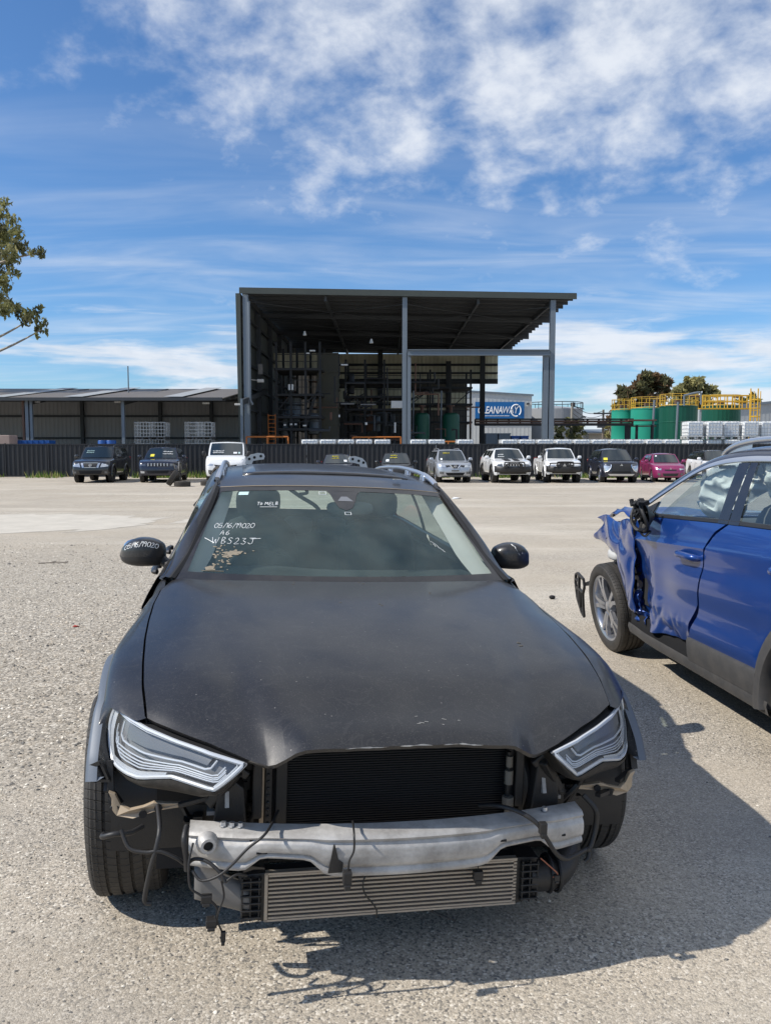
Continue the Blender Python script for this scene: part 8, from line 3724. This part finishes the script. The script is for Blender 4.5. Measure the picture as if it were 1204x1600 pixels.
def bscreen(u, v):
    y = lerp(.42, 1.10, v) + .20 * (1 - v) * abs(u) ** 2 + .06 * u * u
    z = lerp(1.10, 1.535, v) - .02 * abs(u) ** 3
    return (u * lerp(.80, .575, v), y, z)


m = MB()
m.grid([[bscreen(u, v) for u in np.linspace(-1, 1, 15)] for v in np.linspace(0, 1, 7)])
bb(m, 'windscreen', 'glass_side', smooth=60)
m = MB()
rows = [[(u * lerp(.74, .52, v), lerp(3.42, 3.26, v) + .03 * (1 - u * u), lerp(1.20, 1.46, v)) for u in np.linspace(-1, 1, 11)] for v in np.linspace(0, 1, 5)]
m.grid(rows)
bb(m, 'rear_window', 'glass_far', smooth=60)
m = MB()
rows = []
for z, y, x in ((.35, 3.42, .78), (.6, 3.50, .82), (.85, 3.47, .82), (1.1, 3.43, .80), (1.21, 3.40, .76)):
    rows.append([(u * x, y - .08 * abs(u) ** 4, z) for u in np.linspace(-1, 1, 13)])
m.grid(rows)
bb(m, 'tailgate', 'blue_paint', smooth=50)
# cabin inside
m = MB()
m.box((0, 1.7, .30), (1.5, 3.0, .06))
m.box((0, .50, .75), (1.4, .05, .7))
m.grid([[(u * .52, y, spl(y, TOPL_) + .045) for u in np.linspace(-1, 1, 5)] for y in np.linspace(1.15, 3.2, 8)])
for sx in (1, -1):
    m.box((sx * .80, 1.6, .80), (.03, 2.0, .62))
bb(m, 'cabin_lining', 'interior', smooth=0)
m = MB()
rows = [[(u * .74, lerp(.55, 1.0, q), 1.08 + .03 * math.sin(math.pi * q) - .25 * max(0, q - .8)) for u in np.linspace(-1, 1, 9)] for q in np.linspace(0, 1, 7)]
m.grid(rows)
bb(m, 'dashboard', 'interior_grey', smooth=50)
for x, y in ((.38, 1.55), (-.38, 1.55), (.36, 2.55), (-.36, 2.55)):
    m = MB()
    m.ball((x, y - .2, .62), (.25, .27, .10), 16, 8, e=.55)
    m.ball((x, y + .12, .95), (.24, .10, .34), 16, 10, e=.6)
    s_ = bb(m, 'seat', 'interior_grey', smooth=60)
    m = MB()
    m.ball((x, y + .18, 1.36), (.13, .06, .09), 14, 8, e=.6)
    bb(m, 'headrest', 'interior_grey', s_, smooth=60)
# deployed airbags: torn, sagging cloth
def cloth(y0, y1, x0, hgt, seed, drop=lambda q: 1.0):
    m = MB()
    rows = []
    for q in np.linspace(0, 1, 60):
        row = []
        for v in np.linspace(0, 1, 34):
            y = lerp(y0, y1, q)
            zt = spl(y, WT) - .012
            z = zt - v * hgt * drop(q)
            P_ = Vector((y * 4.5, z * 6, seed))
            f1 = 1 - 2 * abs(mnoise.noise(P_))
            f2 = 1 - 2 * abs(mnoise.noise(P_ * 2.1 + Vector((3, 1, 4))))
            f3 = mnoise.noise(P_ * 4.3)
            k = .25 + .75 * math.sin(math.pi * min(1, v * 1.05)) ** .7
            row.append((gx(zt) - x0 + k * (.045 * f1 + .028 * f2 + .010 * f3) - .05 * v, y + k * (.03 * f2), z + k * .025 * f1))
        rows.append(row)
    m.grid(rows)
    return m


m = cloth(1.74, 2.58, .075, .27, 3.3, lambda q: .8 + .2 * math.sin(q * 7))
bb(m, 'curtain_airbag', 'airbag', smooth=70)
m = cloth(1.06, 1.66, .10, .25, 8.1, lambda q: .55 + .45 * math.sin(q * 2.6 + .5))
bb(m, 'curtain_airbag', 'airbag', smooth=70)
m = MB()
rows = []
for q in np.linspace(0, 1, 40):
    row = []
    for v in np.linspace(0, 1, 40):
        a, b_ = q * math.pi, v * 2 * math.pi
        p = Vector((.47 + .12 * math.sin(a) * math.cos(b_), 1.06 + .22 * math.sin(a) * math.sin(b_), 1.20 - .085 * math.cos(a)))
        f1 = 1 - 2 * abs(mnoise.noise(p * 7))
        f2 = 1 - 2 * abs(mnoise.noise(p * 15 + Vector((1, 2, 3))))
        row.append((p.x + .035 * f1 + .015 * f2, p.y + .03 * f1, p.z + .035 * f1 + .016 * f2))
    rows.append(row)
m.grid(rows)
bb(m, 'side_airbag', 'airbag', smooth=70)

# broken mirror hanging on its cables
m = MB()
ring = []
rr = random.Random(6)
c = Vector((.975, .905, 1.145))
for a in np.linspace(0, 2 * math.pi, 25)[:-1]:
    ring.append(c + Vector((.05 * math.sin(a * 2) * .4 + .01, .105 * math.cos(a), .098 * math.sin(a))) + Vector((0, .0, -.03 * math.cos(a))))
m.tube(ring, .012, 8, closed=True)
rows = []
for k in range(5):
    s_ = 1 - k * .22
    rows.append([(c.x - .02 * k - .012, c.y + (p.y - c.y) * s_, c.z + (p.z - c.z) * s_) for p in ring + [ring[0]]])
m.grid(rows)
mi = bb(m, 'wing_mirror', 'black_plastic', smooth=40)
m = MB()
for k in range(26):
    q = c + Vector((rr.uniform(-.02, .045), rr.uniform(-.07, .09), rr.uniform(-.03, .105)))
    d = Vector((rr.uniform(.012, .04), rr.uniform(.012, .05), rr.uniform(.01, .04)))
    m.box(q, d, M=Matrix.Translation(q) @ Euler((rr.random() * 2, rr.random() * 2, rr.random() * 2)).to_matrix().to_4x4() @ Matrix.Translation(-q))
for k in range(5):
    q = c + Vector((.0, rr.uniform(-.04, .04), -.04))
    m.tube(smooth_pts([q, q + Vector((.02, .02, -.05)), q + Vector((.0, .05, -.09)), q + Vector((-.03, .07, -.05))], 4), .005, 5)
m.bar((.86, .78, 1.15), (.95, .88, 1.13), .03, .05)
bb(m, 'broken_mount', 'black_dull', mi, smooth=0)
m = MB()
rows = []
for a in np.linspace(R(200), R(330), 12):
    rows.append([(c.x + .014 + .03 * q, c.y + .105 * math.cos(a) * (1 - .12 * q), c.z + .098 * math.sin(a) * (1 - .1 * q) - .03 * math.cos(a)) for q in (0, .5, 1)])
m.grid(rows)
bb(m, 'mirror_trim', 'grey_plastic', mi, smooth=40)

# wheels
wb2 = wheel_meshes(.352, .225, .255, 5, 'twin', 64, True)
fwheel = put_wheel(blu, .755, .01, .352, 1, wb2, steer=R(-7.5))
put_wheel(blu, -.755, .01, .352, -1, wb2, steer=R(-7.5))
for sx in (1, -1):
    put_wheel(blu, sx * .79, 2.66, .352, sx, wb2)
m = MB()
m.bar((-.7, 0, .34), (.7, 0, .34), .07)
m.tube([(.62, .02, .40), (.58, .10, .85)], .035, 8)
m.box((0, 1.6, .24), (1.3, 3.2, .04))
bb(m, 'underbody', 'black_dull', smooth=0)
